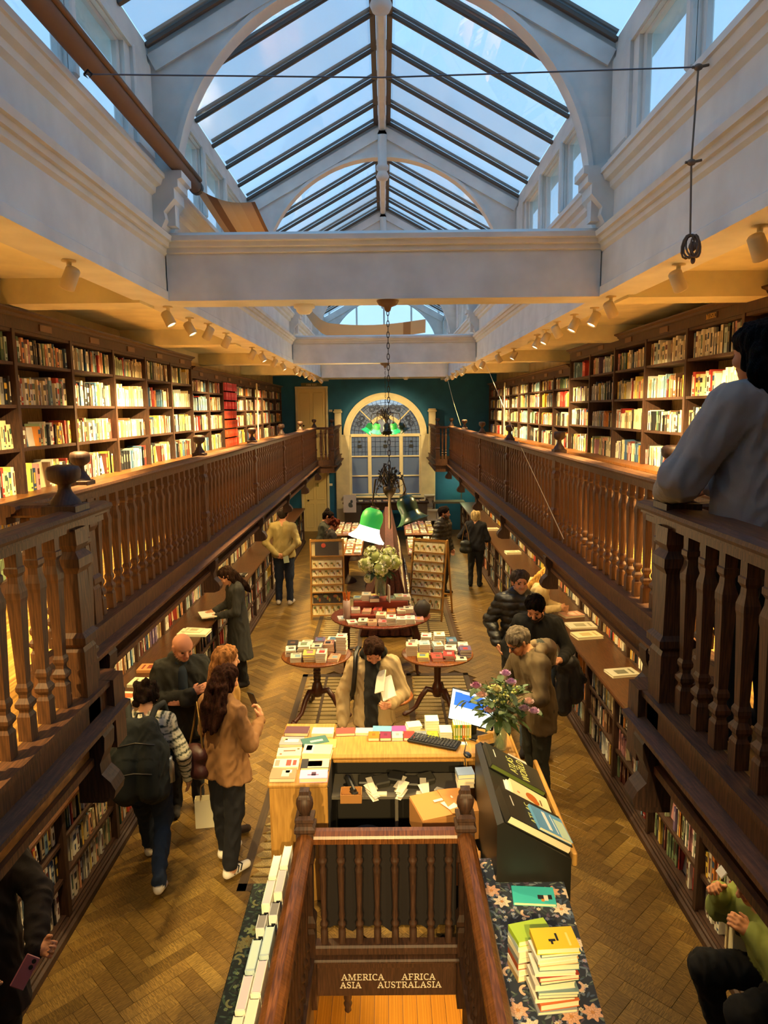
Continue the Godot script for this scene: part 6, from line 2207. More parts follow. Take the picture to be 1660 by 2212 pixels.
func build_tables() -> void:
	var top: StandardMaterial3D = mat("table_top", "9a5a26", 0.3, {"albedo_texture": M["oak"].albedo_texture, "uv1_triplanar": true, "uv1_world_triplanar": true, "uv1_scale": Vector3(1.6, 1.6, 1.6)})
	var dk: StandardMaterial3D = M["mahogany"]
	for q in [[Vector3(-0.85, 0, -8.18), 0.42, 0.76, 0, "left round pedestal table stacked with books behind the till", 0.3], [Vector3(0.60, 0, -8.18), 0.43, 0.76, 1, "right round pedestal table stacked with books behind the till", -0.4], [Vector3(-0.02, 0, -7.17), 0.29, 0.66, 2, "small low round table behind the woman in the black scarf", 0.2]]:
		var t := thing("round_table", q[4], "table", q[0], q[5])
		var R: float = q[1]
		var H: float = q[2]
		var tt := Shape.new()
		tt.lathe([Vector2(0, H - 0.03), Vector2(R * 0.95, H - 0.03), Vector2(R - 0.006, H - 0.022), Vector2(R, H - 0.014), Vector2(R - 0.004, H - 0.003), Vector2(R - 0.012, H), Vector2(0, H)], 48, Vector3.ZERO)
		obj("table_top", tt, top, t)
		var pd := Shape.new()
		if q[3] == 0:
			var pr := [Vector2(0.10, H - 0.03), Vector2(0.05, H - 0.06)]
			for i in 7:
				pr.append_array([Vector2(0.045, H - 0.09 - i * 0.04), Vector2(0.032, H - 0.10 - i * 0.04), Vector2(0.045, H - 0.11 - i * 0.04)])
			pr.append_array([Vector2(0.06, H - 0.40), Vector2(0.075, H - 0.46), Vector2(0.06, H - 0.52), Vector2(0.0, H - 0.54)])
			pr.reverse()
			pd.lathe(pr, 18, Vector3.ZERO)
		else:
			pd.lathe([Vector2(0.0, H - 0.56), Vector2(0.05, H - 0.54), Vector2(0.075, H - 0.47), Vector2(0.06, H - 0.40), Vector2(0.04, H - 0.36), Vector2(0.042, H - 0.14), Vector2(0.055, H - 0.11), Vector2(0.04, H - 0.08), Vector2(0.10, H - 0.03)], 18, Vector3.ZERO)
		obj("pedestal", pd, dk, t)
		for i in 3:
			var an := TAU * i / 3 + 0.5
			var d := Vector3(cos(an), 0, sin(an))
			var lg := Shape.new()
			lg.tube([d * 0.04 + Vector3(0, H - 0.47, 0), d * 0.13 + Vector3(0, H - 0.44, 0), d * 0.20 + Vector3(0, H * 0.30, 0), d * R * 0.62 + Vector3(0, H * 0.13, 0), d * R * 0.8 + Vector3(0, 0.045, 0), d * R * 0.92 + Vector3(0, 0.03, 0)], [0.035, 0.036, 0.032, 0.026, 0.022, 0.03], 10)
			lg.blob(d * R * 0.93 + Vector3(0, 0.024, 0), Vector3(0.034, 0.024, 0.034))
			obj("leg", lg, dk, t)
	var L := [[-0.30, -0.20, 3, 0.1, 7], [-0.14, -0.26, 3, 0.0, 0], [0.02, -0.28, 4, 0.05, 23], [0.18, -0.22, 4, 0.0, 2], [-0.31, 0.0, 4, 0.1, 5], [-0.15, -0.03, 5, 0.1, 2], [0.0, -0.06, 4, 0.0, 0], [0.15, -0.04, 7, 0.0, 29], [0.30, -0.06, 7, -0.05, 2], [-0.22, 0.2, 3, 0.1, 1], [-0.06, 0.18, 3, 0.0, 15], [0.08, 0.2, 4, 0.0, 2], [0.22, 0.19, 2, -0.1, 29]]
	piles("left round table", "books piled on the left round table", L.map(func(p): return [p[0] - 0.85, p[1] - 8.18, p[2], p[3], p[4]]), 0.76, 61)
	var Rr := [[-0.28, -0.18, 4, 0.0, 0], [-0.12, -0.24, 5, 0.0, 2], [0.04, -0.27, 6, 0.0, 2], [0.19, -0.22, 5, 0.0, 17], [0.32, -0.10, 3, 0.0, 2], [-0.31, 0.02, 5, 0.0, 1], [-0.15, -0.02, 5, 0.0, 2], [0.01, -0.04, 4, 0.0, 19], [0.16, 0.0, 4, 0.0, 2], [0.32, 0.1, 4, 0.0, 23], [-0.18, 0.21, 2, 0.0, 14], [-0.02, 0.2, 2, 0.0, 12], [0.12, 0.2, 3, 0.0, 11], [0.25, 0.22, 1, 0.0, 0]]
	piles("right round table", "books piled on the right round table", Rr.map(func(p): return [p[0] + 0.60, p[1] - 8.18, p[2], p[3], p[4]]), 0.76, 62)
	piles("small low table", "books on the small low table", [[0.12, -7.2, 3, 0.1, 29], [0.08, -7.02, 2, 0.0, 29], [-0.12, -7.24, 2, 0.0, 0]], 0.66, 63)
	# oval table
	var ov := thing("oval_table", "oval dark table with a raised red tier of small books and a vase", "table", Vector3(-0.09, 0, -9.8))
	var ot := Shape.new()
	ot.lathe([Vector2(0, 0.725), Vector2(0.97, 0.725), Vector2(0.99, 0.732), Vector2(1.0, 0.742), Vector2(0.99, 0.755), Vector2(0.975, 0.76), Vector2(0, 0.76)], 56, Vector3.ZERO, Basis.from_scale(Vector3(0.71, 1, 0.62)))
	obj("table_top", ot, mat("marbled_top", "8f4a2c", 0.35, {"albedo_texture": noise_tex(0.05, Color(0.6, 0.5, 0.45), Color(1, 1, 1), 1, 1, 3, 256, 12), "uv1_triplanar": true, "uv1_scale": Vector3(2, 2, 2)}), ov)
	for i in 4:
		var d := Vector3([-1, 1, 1, -1][i] * 0.5, 0, [-1, -1, 1, 1][i] * 0.36)
		var lg := Shape.new()
		lg.tube([d * 0.9 + Vector3(0, 0.72, 0), d * 1.02 + Vector3(0, 0.55, 0), d * 0.98 + Vector3(0, 0.25, 0), d * 1.0 + Vector3(0, 0.05, 0), d * 1.05 + Vector3(0, 0.02, 0)], [0.05, 0.045, 0.03, 0.022, 0.035], 10)
		obj("leg", lg, dk, ov)
	var tier := Shape.new()
	tier.cbox(Vector3(0.0, 0.85, -0.22), Vector3(0.78, 0.18, 0.32), 0.012)
	tier.cbox(Vector3(0.0, 0.79, 0.06), Vector3(0.84, 0.06, 0.28), 0.012)
	obj("tier", tier, mat("red_cloth", "8e3a22", 0.8), ov)
	piles("oval table's top tier", "books on the raised tier of the oval table", [[-0.42, -10.02, 1, 0.0, 22], [-0.30, -9.98, 3, 0.0, 1], [-0.18, -10.06, 2, 0.0, 15], [0.06, -9.98, 1, 0.0, 21], [0.18, -10.0, 2, 0.0, 22], [0.28, -9.98, 2, 0.0, 1]], 0.94, 64)
	piles("oval table's middle step", "books on the middle step of the oval table", [[-0.44, -9.76, 2, 0.0, 1], [-0.29, -9.72, 2, 0.0, 29], [-0.13, -9.74, 2, 0.0, 12], [0.06, -9.74, 1, 0.0, 13], [0.20, -9.72, 2, 0.0, 1], [0.30, -9.74, 2, 0.0, 0]], 0.82, 65)
	piles("oval table's front edge", "books along the front edge of the oval table", [[-0.62, -9.62, 1, 0.2, 27], [-0.48, -9.44, 1, 0.2, 2], [-0.34, -9.40, 2, 0.0, 0], [-0.2, -9.36, 2, 0.0, 29], [-0.06, -9.34, 2, 0.0, 24], [-0.08, -9.52, 5, 0.0, 1], [0.06, -9.38, 4, 0.0, 2], [0.19, -9.38, 4, 0.0, 2], [0.32, -9.44, 3, 0.0, 2], [0.44, -9.52, 1, 0.0, 24]], 0.76, 66)
	for q in [[Vector3(0.02, 0.94, -9.86), "small dark cased book at the foot of the hydrangea vase", "4a2a20"], ]:
		lay("book", q[1], q[0] + Vector3(-0.2, 0, 0), Vector3(0.14, 0.06, 0.12), 0.1, q[2], "books on the raised tier of the oval table")
	var pf := thing("photo_frame", "small upright framed card beside the hydrangea vase", "frame", Vector3(0.03, 0.94, -9.84), 0.2)
	cube("board", Vector3(0, 0.12, 0), Vector3(0.015, 0.24, 0.12), M["white_plastic"], pf)
	cube("picture", Vector3(0.01, 0.12, 0), Vector3(0.006, 0.2, 0.1), mat("dusk_pink", "8a5a66", 0.5), pf)
	var tu := thing("pencil_tube", "clear tube of orange pencils standing at the left of the oval table", "tube", Vector3(-0.56, 0.76, -9.58))
	var tb := Shape.new()
	tb.lathe([Vector2(0.0, 0.0), Vector2(0.05, 0.0), Vector2(0.05, 0.28), Vector2(0, 0.28)], 14, Vector3.ZERO)
	obj("tube", tb, mat("lilac_tube", "b59a90", 0.3), tu)
	var pc := Shape.new()
	for i in 9:
		pc.tube([Vector3(0.03 * cos(i), 0.2, 0.03 * sin(i)), Vector3(0.05 * cos(i), 0.40, 0.05 * sin(i))], [0.008, 0.006], 5)
	obj("pencils", pc, mat("pencil_orange", "d8742a", 0.5), tu)
	var bag := Shape.new()
	bag.blob(Vector3(0.50, 0.86, -9.74), Vector3(0.12, 0.13, 0.10), Basis(Vector3.UP, 0.4), 12, 8, 0.2, noise)
	tag(obj("cloth_bundle", bag, mat("bundle", "3a3430", 0.6)), "dark shiny gift bundle at the right end of the oval table", "bag")
	# A-frame display under red cloth
	var af := thing("tent_display", "long peaked display stand under rust red cloth behind the oval table", "display")
	var cl := Shape.new()
	var wob := func(i: int, k: float) -> float: return 0.014 * sin(i * 1.9 + k)
	for s in [-1.0, 1.0]:
		for i in 26:
			var z0 := -11.1 - i * 0.19
			var z1 := z0 - 0.19
			cl.face([Vector3(s * 0.07 + 0.05, 1.46, z0), Vector3(s * 0.07 + 0.05, 1.46, z1), Vector3(s * (0.44 + wob.call(i + 1, 0)), 0.03, z1), Vector3(s * (0.44 + wob.call(i, 0)), 0.03, z0)], Vector3(s, 0.4, 0))
	cl.face([Vector3(-0.02, 1.46, -11.1), Vector3(0.12, 1.46, -11.1), Vector3(0.12, 1.46, -16.04), Vector3(-0.02, 1.46, -16.04)], Vector3.UP)
	for i in 16:
		var a := float(i) / 16
		var b := float(i + 1) / 16
		cl.face([Vector3(lerpf(-0.02, 0.12, a), 1.46, -11.1 + 0.3 * wob.call(i, 1)), Vector3(lerpf(-0.02, 0.12, b), 1.46, -11.1 + 0.3 * wob.call(i + 1, 1)), Vector3(lerpf(-0.44, 0.44, b), 0.03, -11.08 + 2 * wob.call(i + 1, 1)), Vector3(lerpf(-0.44, 0.44, a), 0.03, -11.08 + 2 * wob.call(i, 1))], Vector3(0, 0, 1))
	obj("cloth", cl, mat("rust_cloth", "54200f", 0.8, {"albedo_texture": M["marbled_top"].albedo_texture, "uv1_triplanar": true, "uv1_scale": Vector3(1.4, 1.4, 1.4)}), af)
	cube("frame_foot", Vector3(0, 0.015, -13.5), Vector3(0.84, 0.03, 4.7), M["oak_dark"], af)
	var r := RandomNumberGenerator.new()
	r.seed = 70
	for i in 22:
		var z := -11.3 - i * 0.2
		for row in 2:
			lay("paperback", "%s paperback on the tent display's right slope, %s along the %s row" % [["white", "cream", "grey", "buff"][(i + row) % 4], ORD[i], ["lower", "upper"][row]], Vector3(0.45 - row * 0.16, 0.16 + row * 0.55, z), Vector3(0.02, 0.2, 0.15), 0.0, ["eae6dc", "e0d4b0", "a8a6a0", "cbb98f"][(i + row) % 4], "books on the red tent display", null, Basis(Vector3.BACK, 0.26))
	# far tables
	for s in [-1, 1]:
		var nm := "left" if s < 0 else "right"
		var cx := -0.86 if s < 0 else 0.80
		for j in 2:
			var zc: float = [-14.9, -17.2][j]
			var ft := thing("book_table", "dark book table on the %s of the red tent display, %s one from the viewer" % [nm, ORD[j]], "table", Vector3(cx, 0, zc))
			var tp := Shape.new()
			tp.cbox(Vector3(0, 0.745, 0), Vector3(0.72, 0.035, 1.7), 0.01)
			obj("table_top", tp, top, ft)
			var pe := Shape.new()
			pe.lathe([Vector2(0.22, 0.0), Vector2(0.2, 0.05), Vector2(0.06, 0.14), Vector2(0.05, 0.4), Vector2(0.09, 0.55), Vector2(0.05, 0.68), Vector2(0.12, 0.73)], 14, Vector3.ZERO)
			obj("pedestal", pe, M["oak_dark"], ft)
			var P := []
			for a in 4:
				for b in 8:
					P.append([cx - 0.27 + a * 0.18, zc - 0.72 + b * 0.205, r.randi_range(1, 2), 0.0])
			piles("%s %s far table" % [ORD[j], nm], "books on the far %s tables" % nm, P, 0.7625, 80 + j + s)
	# dark desk under the window with boxes and prints
	var wd := thing("window_desk", "dark wooden desk covered with books under the arched window", "desk", Vector3(0, 0, -20.7))
	var ws := Shape.new()
	ws.cbox(Vector3(0, 0.98, 0), Vector3(2.5, 0.05, 0.75), 0.012)
	ws.cbox(Vector3(0, 0.86, 0.3), Vector3(2.4, 0.2, 0.04), 0.01)
	obj("desk_top", ws, M["oak_dark"], wd)
	for s in [-1.0, 1.0]:
		var ps := Shape.new()
		ps.cbox(Vector3(s * 0.95, 0.48, 0), Vector3(0.5, 0.95, 0.68), 0.01)
		obj("pedestal", ps, mat("grey_brown", "5e564c", 0.6), wd)
	piles("desk under the window", "books on the desk under the window", range(13).map(func(i): return [-1.1 + i * 0.18, -20.62 + 0.1 * (i % 2), 1, 0.1, [17, 28, 2, 10, 24, 5, 29, 0, 27, 2, 1, 0, 2][i]]), 1.005, 90)
	for q in [[Vector3(1.30, 0.95, -20.9), Vector3(0.28, 0.36, 0.28), "white storage cube standing at the right end of the window desk"], [Vector3(1.36, 0.6, -20.5), Vector3(0.3, 0.28, 0.28), "white storage cube standing lower at the right of the window desk"]]:
		var bx := Shape.new()
		var h: Vector3 = q[1] / 2
		for e in [-1.0, 1.0]:
			bx.box(q[0] + Vector3(e * h.x, 0, 0), Vector3(0.03, h.y * 2, h.z * 2))
			bx.box(q[0] + Vector3(0, e * h.y, 0), Vector3(h.x * 2 + 0.03, 0.03, h.z * 2))
		bx.box(q[0] - Vector3(0, 0, h.z), Vector3(h.x * 2, h.y * 2, 0.02))
		tag(obj("storage_cube", bx, M["white_plastic"]), q[2], "shelf")
	var sb := thing("side_shelf", "dark low table against the teal wall right of the window desk", "table", Vector3(1.85, 0, -20.9))
	cube("table_top", Vector3(0, 0.93, 0), Vector3(0.95, 0.05, 0.5), mat("grey_brown", "5e564c", 0.6), sb)
	for e in [-1.0, 1.0]:
		cube("leg", Vector3(e * 0.44, 0.46, 0.2), Vector3(0.05, 0.92, 0.05), M["oak_dark"], sb)
		cube("leg", Vector3(e * 0.44, 0.46, -0.2), Vector3(0.05, 0.92, 0.05), M["oak_dark"], sb)
	var pr := thing("framed_print", "pale poster with a grey figure standing before the window desk", "print", Vector3(-1.02, 0.78, -19.9), 0.0)
	cube("board", Vector3(0, 0.25, 0), Vector3(0.36, 0.5, 0.02), M["white_plastic"], pr, Basis(Vector3.RIGHT, -0.1))
	var fg := Shape.new()
	fg.blob(Vector3(0.02, 0.2, 0.018), Vector3(0.06, 0.09, 0.004), Basis(Vector3.BACK, 0.3))
	fg.blob(Vector3(0.05, 0.31, 0.008), Vector3(0.035, 0.05, 0.004))
	obj("printed_figure", fg, mat("grey_ink", "6b7266", 0.8), pr)
	for q in [[Vector3(2.25, 1.35, -20.95), "bright wall lamp at the right of the teal wall above the shelves"]]:
		var wl := thing("wall_lamp", q[1], "lamp", q[0])
		var ls := Shape.new()
		ls.lathe([Vector2(0.015, 0.45), Vector2(0.03, 0.38), Vector2(0.05, 0.30), Vector2(0.055, 0.24)], 12, Vector3.ZERO)
		obj("shade", ls, emissive("lamp_green_glow", "d9f2c0", 1.6), wl)
		var stn := Shape.new()
		stn.tube([Vector3(0, -0.35, -0.05), Vector3(0, 0.3, -0.06), Vector3(0, 0.46, -0.02), Vector3(0, 0.45, 0)], 0.01, 6)
		obj("stem", stn, M["brass"], wl)
		omni(wl, q[0] + Vector3(0, 0.26, 0), 0.35, 0.04, Color(0.95, 0.95, 0.7))


# ---------------------------------------------------------------- card racks
func build_stands() -> void:
	var wood := mat("rack_wood", "c98f3a", 0.45, {"albedo_texture": M["oak"].albedo_texture, "uv1_triplanar": true})
	for q in [[Vector3(-1.05, 0, -12.28), 0.06, "left", 0.58], [Vector3(0.72, 0, -12.2), -0.42, "right", 0.62]]:
		var t := thing("card_rack", "folding wooden card rack full of greeting cards on the %s of the hall" % q[2], "rack", q[0], q[1])
		var w: float = q[3]
		var tilt := -0.2
		var b := Basis(Vector3.RIGHT, tilt)
		for s in [-1.0, 1.0]:
			var rl := Shape.new()
			rl.cbox(b * Vector3(s * w / 2, 0.70, 0) + Vector3(0, 0, 0.14), Vector3(0.03, 1.42, 0.035), 0.005, b)
			obj("front_rail", rl, wood, t)
			var bk := Shape.new()
			bk.cbox(Vector3(s * w / 2, 0.69, -0.30), Vector3(0.03, 1.42, 0.03), 0.005, Basis(Vector3.RIGHT, 0.2))
			obj("back_rail", bk, wood, t)
		cube("cross_bar", b * Vector3(0, 1.39, 0) + Vector3(0, 0, 0.14), Vector3(w, 0.04, 0.03), wood, t, b)
		cube("back_bar", Vector3(0, 0.35, -0.37), Vector3(w, 0.03, 0.02), wood, t)
		cube("backing", b * Vector3(0, 0.75, -0.012) + Vector3(0, 0, 0.14), Vector3(w - 0.03, 1.25, 0.006), mat("rack_back", "d9c48a", 0.7), t, b)
		var rows := [1.12, 0.90, 0.76, 0.62, 0.48, 0.28, 0.08] if q[2] == "left" else [1.18, 1.02, 0.84, 0.70, 0.56, 0.42, 0.20]
		var glob := Transform3D(Basis(Vector3.UP, q[1]), q[0])
		for i in rows.size():
			cube("ledge", b * Vector3(0, rows[i] - 0.01, 0.025) + Vector3(0, 0, 0.14), Vector3(w - 0.03, 0.018, 0.06), wood, t, b)
			var tall: float = [0.24, 0.13, 0.13, 0.13, 0.13, 0.2, 0.2][i] if q[2] == "left" else [0.16, 0.15, 0.16, 0.13, 0.13, 0.13, 0.2][i]
			var n := 5
			if q[2] == "left" and i == 0:
				n = 1
			if i == 5 and q[2] == "left":
				n = 3
			for j in n:
				var cw: float = (w - 0.06) / n - 0.006
				if n == 1:
					cw = w - 0.16
				var x: float = -w / 2 + 0.03 + (w - 0.06) * (j + 0.5) / n
				var c := thing("greeting_card", "", "card")
				var dark: bool = q[2] == "left" and (i == 5 or i == 0)
				var lab := "cream greeting card with a small printed motif in the %s wooden card rack" % q[2]
				if dark:
					lab = "dark poster with a red disc at the top of the left card rack" if i == 0 else "dark card with pale mushrooms low in the left card rack"
				if not dark:
					lab = "cream greeting card, %s along the %s row of the %s card rack" % [ORD[j], ORD[i], q[2]]
				elif i == 5:
					lab = "dark mushroom card low in the left card rack, %s from the left" % ORD[j]
				tag(c, lab, "card", "cards in the %s card rack" % q[2])
				c.transform = glob * Transform3D(b, b * Vector3(x, rows[i], 0.022) + Vector3(0, 0, 0.14))
				cube("card", Vector3(0, tall / 2, 0), Vector3(cw, tall, 0.004), mat("card_dark", "3c342c", 0.6) if dark else mat("card_cream%d" % ((i + j) % 3), ["efe3ae", "e9daa0", "f2e9c4"][(i + j) % 3], 0.6), c)
				if dark and i == 0:
					var ds := obj("printed_disc", round_patch(), mat("disc_red", "b5452e", 0.6), c)
					ds.transform = Transform3D(Basis(Vector3.RIGHT, PI / 2) * Basis.from_scale(Vector3(0.08, 0.003, 0.08)), Vector3(-0.06, tall * 0.75, 0.003))
				else:
					for k in 3:
						var pt := obj("printed_motif", round_patch(), mat("motif%d" % ((i + j + k) % 4), ["8f8a3c", "b0842e", "6f7a4a", "a3602c"][(i + j + k) % 4] if not dark else "d9cdb4", 0.6), c)
						pt.transform = Transform3D(Basis(Vector3.RIGHT, PI / 2) * Basis.from_scale(Vector3(cw * (0.5 if k == 0 else 0.2), 0.003, tall * (0.26 if k == 0 else 0.34))), Vector3(cw * (k - 1) * 0.2, tall * (0.62 - 0.16 * k), 0.002 + 0.0006 * k))


# ---------------------------------------------------------------- hanging lamps
func build_chandelier(at: Vector3, low: float, near: bool) -> void:
	var ch := thing("chandelier", "iron leaf chandelier with green glass shades on a chain, %s" % ("nearest, over the till" if near else "farther one before the arched window"), "lamp", at)
	var iron: StandardMaterial3D = mat("aged_brass", "4a3a26", 0.5, {"metallic": 0.5})
	var ro := Shape.new()
	ro.lathe([Vector2(0.0, -0.10), Vector2(0.02, -0.09), Vector2(0.03, -0.06), Vector2(0.07, -0.045), Vector2(0.085, -0.02), Vector2(0.09, 0.0)], 18, Vector3.ZERO)
	obj("ceiling_rose", ro, mat("rose_wood", "5a3f26", 0.5), ch)
	var top := -0.08
	var hub := low - at.y + 0.42
	var chn := Shape.new()
	var y := top
	var k := 0
	while y > hub + 0.1:
		var pts := []
		var d := Vector3.RIGHT if k % 2 == 0 else Vector3.BACK
		for j in 9:
			var an := TAU * j / 8
			pts.append(Vector3(0, y - 0.022, 0) + d * 0.010 * cos(an) + Vector3(0, 0.026 * sin(an), 0))
		chn.tube(pts, 0.0032, 5, false)
		y -= 0.042
		k += 1
	obj("chain", chn, M["iron"], ch).set_meta("kind", "stuff")
	var hb := Shape.new()
	hb.lathe([Vector2(0.0, hub - 0.36), Vector2(0.012, hub - 0.34), Vector2(0.012, hub - 0.1), Vector2(0.028, hub - 0.08), Vector2(0.05, hub - 0.05), Vector2(0.055, hub - 0.01), Vector2(0.03, hub + 0.0), Vector2(0.018, hub + 0.05), Vector2(0.01, hub + 0.1), Vector2(0.0, hub + 0.11)], 14, Vector3.ZERO)
	obj("hub", hb, iron, ch)
	# shades: (angle, lit, tilt)
	var arms := [[2.7, true, 0.32], [0.55, false, 0.42]] if near else [[3.0, true, 0.6], [0.1, false, 0.6], [-2.2, true, 0.3], [1.5, false, 0.4], [-1.0, true, 0.4]]
	var reach := 0.13 if near else 0.26
	for i in arms.size():
		var q: Array = arms[i]
		var d := Vector3(cos(q[0]), 0, sin(q[0]))
		if near and i == 2:
			reach = 0.2
		var am := Shape.new()
		var tip := d * reach + Vector3(0, hub - (0.17 if i != 1 else 0.07) if near else hub - 0.12, 0)
		am.tube([Vector3(0, hub - 0.04, 0), d * reach * 0.5 + Vector3(0, hub + 0.07, 0), d * reach * 0.95 + Vector3(0, hub + 0.06, 0), tip + d * 0.02 + Vector3(0, 0.05, 0), tip], [0.009, 0.008, 0.008, 0.007, 0.012], 7)
		obj("arm", am, iron, ch)
		var ax := (d * sin(q[2]) - Vector3.UP * cos(q[2])).normalized()
		var sx := ax.cross(Vector3.UP).normalized() if absf(ax.y) < 0.99 else Vector3.RIGHT
		var ba := Basis(sx, ax, sx.cross(ax))
		var s := (1.18 if q[1] else 1.05) if near else 0.85
		var cap := Shape.new()
		cap.lathe([Vector2(0.0, -0.01), Vector2(0.03 * s, -0.008), Vector2(0.036 * s, 0.02 * s)], 14, tip, ba)
		obj("gallery_cap", cap, iron, ch)
		var gl := Shape.new()
		gl.lathe([Vector2(0.034 * s, 0.005 * s), Vector2(0.056 * s, 0.018 * s), Vector2(0.072 * s, 0.045 * s), Vector2(0.077 * s, 0.08 * s), Vector2(0.073 * s, 0.115 * s), Vector2(0.072 * s, 0.135 * s)], 24, tip, ba)
		var sk := Shape.new()
		sk.lathe([Vector2(0.072 * s, 0.135 * s), Vector2(0.077 * s, 0.16 * s), Vector2(0.09 * s, 0.185 * s), Vector2(0.106 * s, 0.205 * s), Vector2(0.116 * s, 0.215 * s), Vector2(0.112 * s, 0.228 * s), Vector2(0.085 * s, 0.225 * s), Vector2(0.0, 0.222 * s)] if q[1] else [Vector2(0.072 * s, 0.135 * s), Vector2(0.077 * s, 0.16 * s), Vector2(0.09 * s, 0.185 * s), Vector2(0.106 * s, 0.205 * s), Vector2(0.118 * s, 0.213 * s)], 42, tip, ba, true, false, 0.22, 7)
		if q[1]:
			obj("shade", gl, emissive("shade_green_lit", "2f9a3c", 0.75 if near else 0.5), ch)
			obj("shade_skirt", sk, emissive("shade_white_lit", "fbffe8", 5.0) if near else emissive("shade_green_far", "38e07a", 0.9), ch)
			var bu := Shape.new()
			bu.blob(tip + ax * 0.13 * s, Vector3.ONE * 0.034)
			obj("bulb", bu, emissive("bulb_glow", "fff2d8", 14.0), ch)
			omni(ch, at + tip + ax * 0.13 * s, 0.9 if near else 0.7, 0.03, Color(1, 0.85, 0.6))
		else:
			var gm := mat("shade_green", Color("0b2a18"), 0.3, {})
			obj("shade", gl, gm, ch)
			obj("shade_skirt", sk, gm, ch)
	# leaf work
	var r := RandomNumberGenerator.new()
	r.seed = 12 if near else 13
	for i in 14 if near else 18:
		var an := r.randf() * TAU
		var d := Vector3(cos(an), 0, sin(an))
		var lf := Shape.new()
		var h := hub + r.randf_range(-0.02, 0.12)
		var rr := r.randf_range(0.05, 0.11) if near else r.randf_range(0.08, 0.2)
		lf.tube([Vector3(0, hub - 0.03, 0), d * rr * 0.6 + Vector3(0, h + 0.05, 0), d * rr + Vector3(0, h, 0), d * (rr + 0.02) + Vector3(0, h - 0.06, 0), d * (rr - 0.01) + Vector3(0, h - 0.08, 0)], [0.005, 0.005, 0.004, 0.004, 0.002], 5)
		for j in 5:
			lf.blob(d * rr * (0.5 + j * 0.12) + Vector3(r.randfn() * 0.014, h + 0.06 - j * 0.02, r.randfn() * 0.014), Vector3(0.016, 0.006, 0.011), Basis(Vector3.UP, an) * Basis(Vector3.BACK, r.randf() * 2), 6, 4)
		obj("leaf_spray", lf, iron, ch)


# ---------------------------------------------------------------- little spotlights under the gallery ceilings, some of them added for brightness
func build_spots() -> void:
	var L := [[-0.45, 1.72, 5], [-2.4, -1.6, 0], [-1.77, -4.15, 0], [-1.76, -5.96, 1], [-1.78, -6.68, 1], [-1.71, -7.08, 0], [-1.73, -7.96, 0], [-1.78, -9.76, 0], [-1.74, -10.35, 1], [-1.75, -11.5, 0], [-1.75, -12.51, 1], [-1.72, -13.98, 1], [-1.72, -14.7, 0], [-1.7, -15.43, 1], [-1.7, -16.5, 0], [-1.7, -17.3, 1], [-1.66, -18.7, 3]]  # first two and three farthest shelf heads added; last unseen, lights end wall
	var R := [[0.45, 1.72, 5], [1.8, -3.55, 0], [1.78, -4.45, 0], [1.76, -5.68, 0], [1.81, -6.29, 1], [1.75, -6.72, 1], [1.72, -7.25, 0], [1.77, -7.98, 1], [1.79, -8.52, 1], [1.86, -10.42, 2], [1.74, -11.04, 0], [1.7, -12.6, 1], [1.68, -13.5, 0], [1.6, -14.62, 1], [1.62, -15.3, 0], [1.6, -16.13, 1], [1.6, -17.2, 0], [1.58, -18.3, 3]]  # first and three farthest shelf heads added; last is unseen, for end wall
	var n := 0
	for side in [-1.0, 1.0]:
		var list: Array = L if side < 0 else R
		for i in list.size():
			var q: Array = list[i]
			var p := Vector3(q[0], 4.50 if absf(q[0]) < 1.9 else 4.67, q[1])
			var hd := p + Vector3(0, -0.10, 0)
			# what it shines on: shelves or the hall floor
			var to := Vector3(side * 2.75, 2.8, q[1] - 0.5)
			var e := SHELF_E
			if q[2] > 0:
				to = Vector3(-side * 0.35, 0.5, q[1] + 0.5)
				e = FLOOR_E * (2.3 if q[1] > -10.6 else 3.2)
			if q[2] == 5:  # added pair behind the viewer, brightens the till and stair
				to = Vector3(q[0] * 0.4, 0.3, -4.6)
				e = 46.0
			if q[2] == 4:
				to = Vector3(side * -0.4, 0.3, q[1] * 0.4 - 3.6)
				e = 12.0
			if q[2] == 3:
				to = Vector3(-side * 0.2, 2.6, -21.4)
				e = 9.0
			n += 1
			var t := thing("seen_or_added_spotlight", "small %s cylindrical spotlight among seen and added ones on the %s, %s from the viewer" % ["lit" if q[2] in [1, 2, 3] else "dim", "left" if side < 0 else "right", ORD[i]], "spotlight", p)
			var d := (to - hd).normalized()
			var b := Basis(Quaternion(Vector3.UP, d))
			var st := Shape.new()
			st.lathe([Vector2(0.0, -0.04), Vector2(0.014, -0.04), Vector2(0.014, -0.01), Vector2(0.04, -0.008), Vector2(0.04, 0.0)], 12, Vector3.ZERO)
			obj("mount", st, mat("spot_case", "c9b78c", 0.45), t)
			var cs := Shape.new()
			cs.lathe([Vector2(0.0, -0.065), Vector2(0.03, -0.065), Vector2(0.04, -0.055), Vector2(0.044, 0.055), Vector2(0.040, 0.06), Vector2(0.036, 0.045)], 16, Vector3(0, -0.10, 0), b)
			obj("housing", cs, M["spot_case"], t)
			var ln := Shape.new()
			ln.lathe([Vector2(0.036, 0.046), Vector2(0.0, 0.048)], 16, Vector3(0, -0.10, 0), b)
			obj("lens", ln, emissive("lens_glow", "ffe9b8", 9.0), t)
			spot(t, hd + d * 0.075, to, e, 48.0 if e == SHELF_E else (13.0 if q[2] == 5 else 30.0), 0.035)


const SHELF_E := 24.0
const FLOOR_E := 5.2


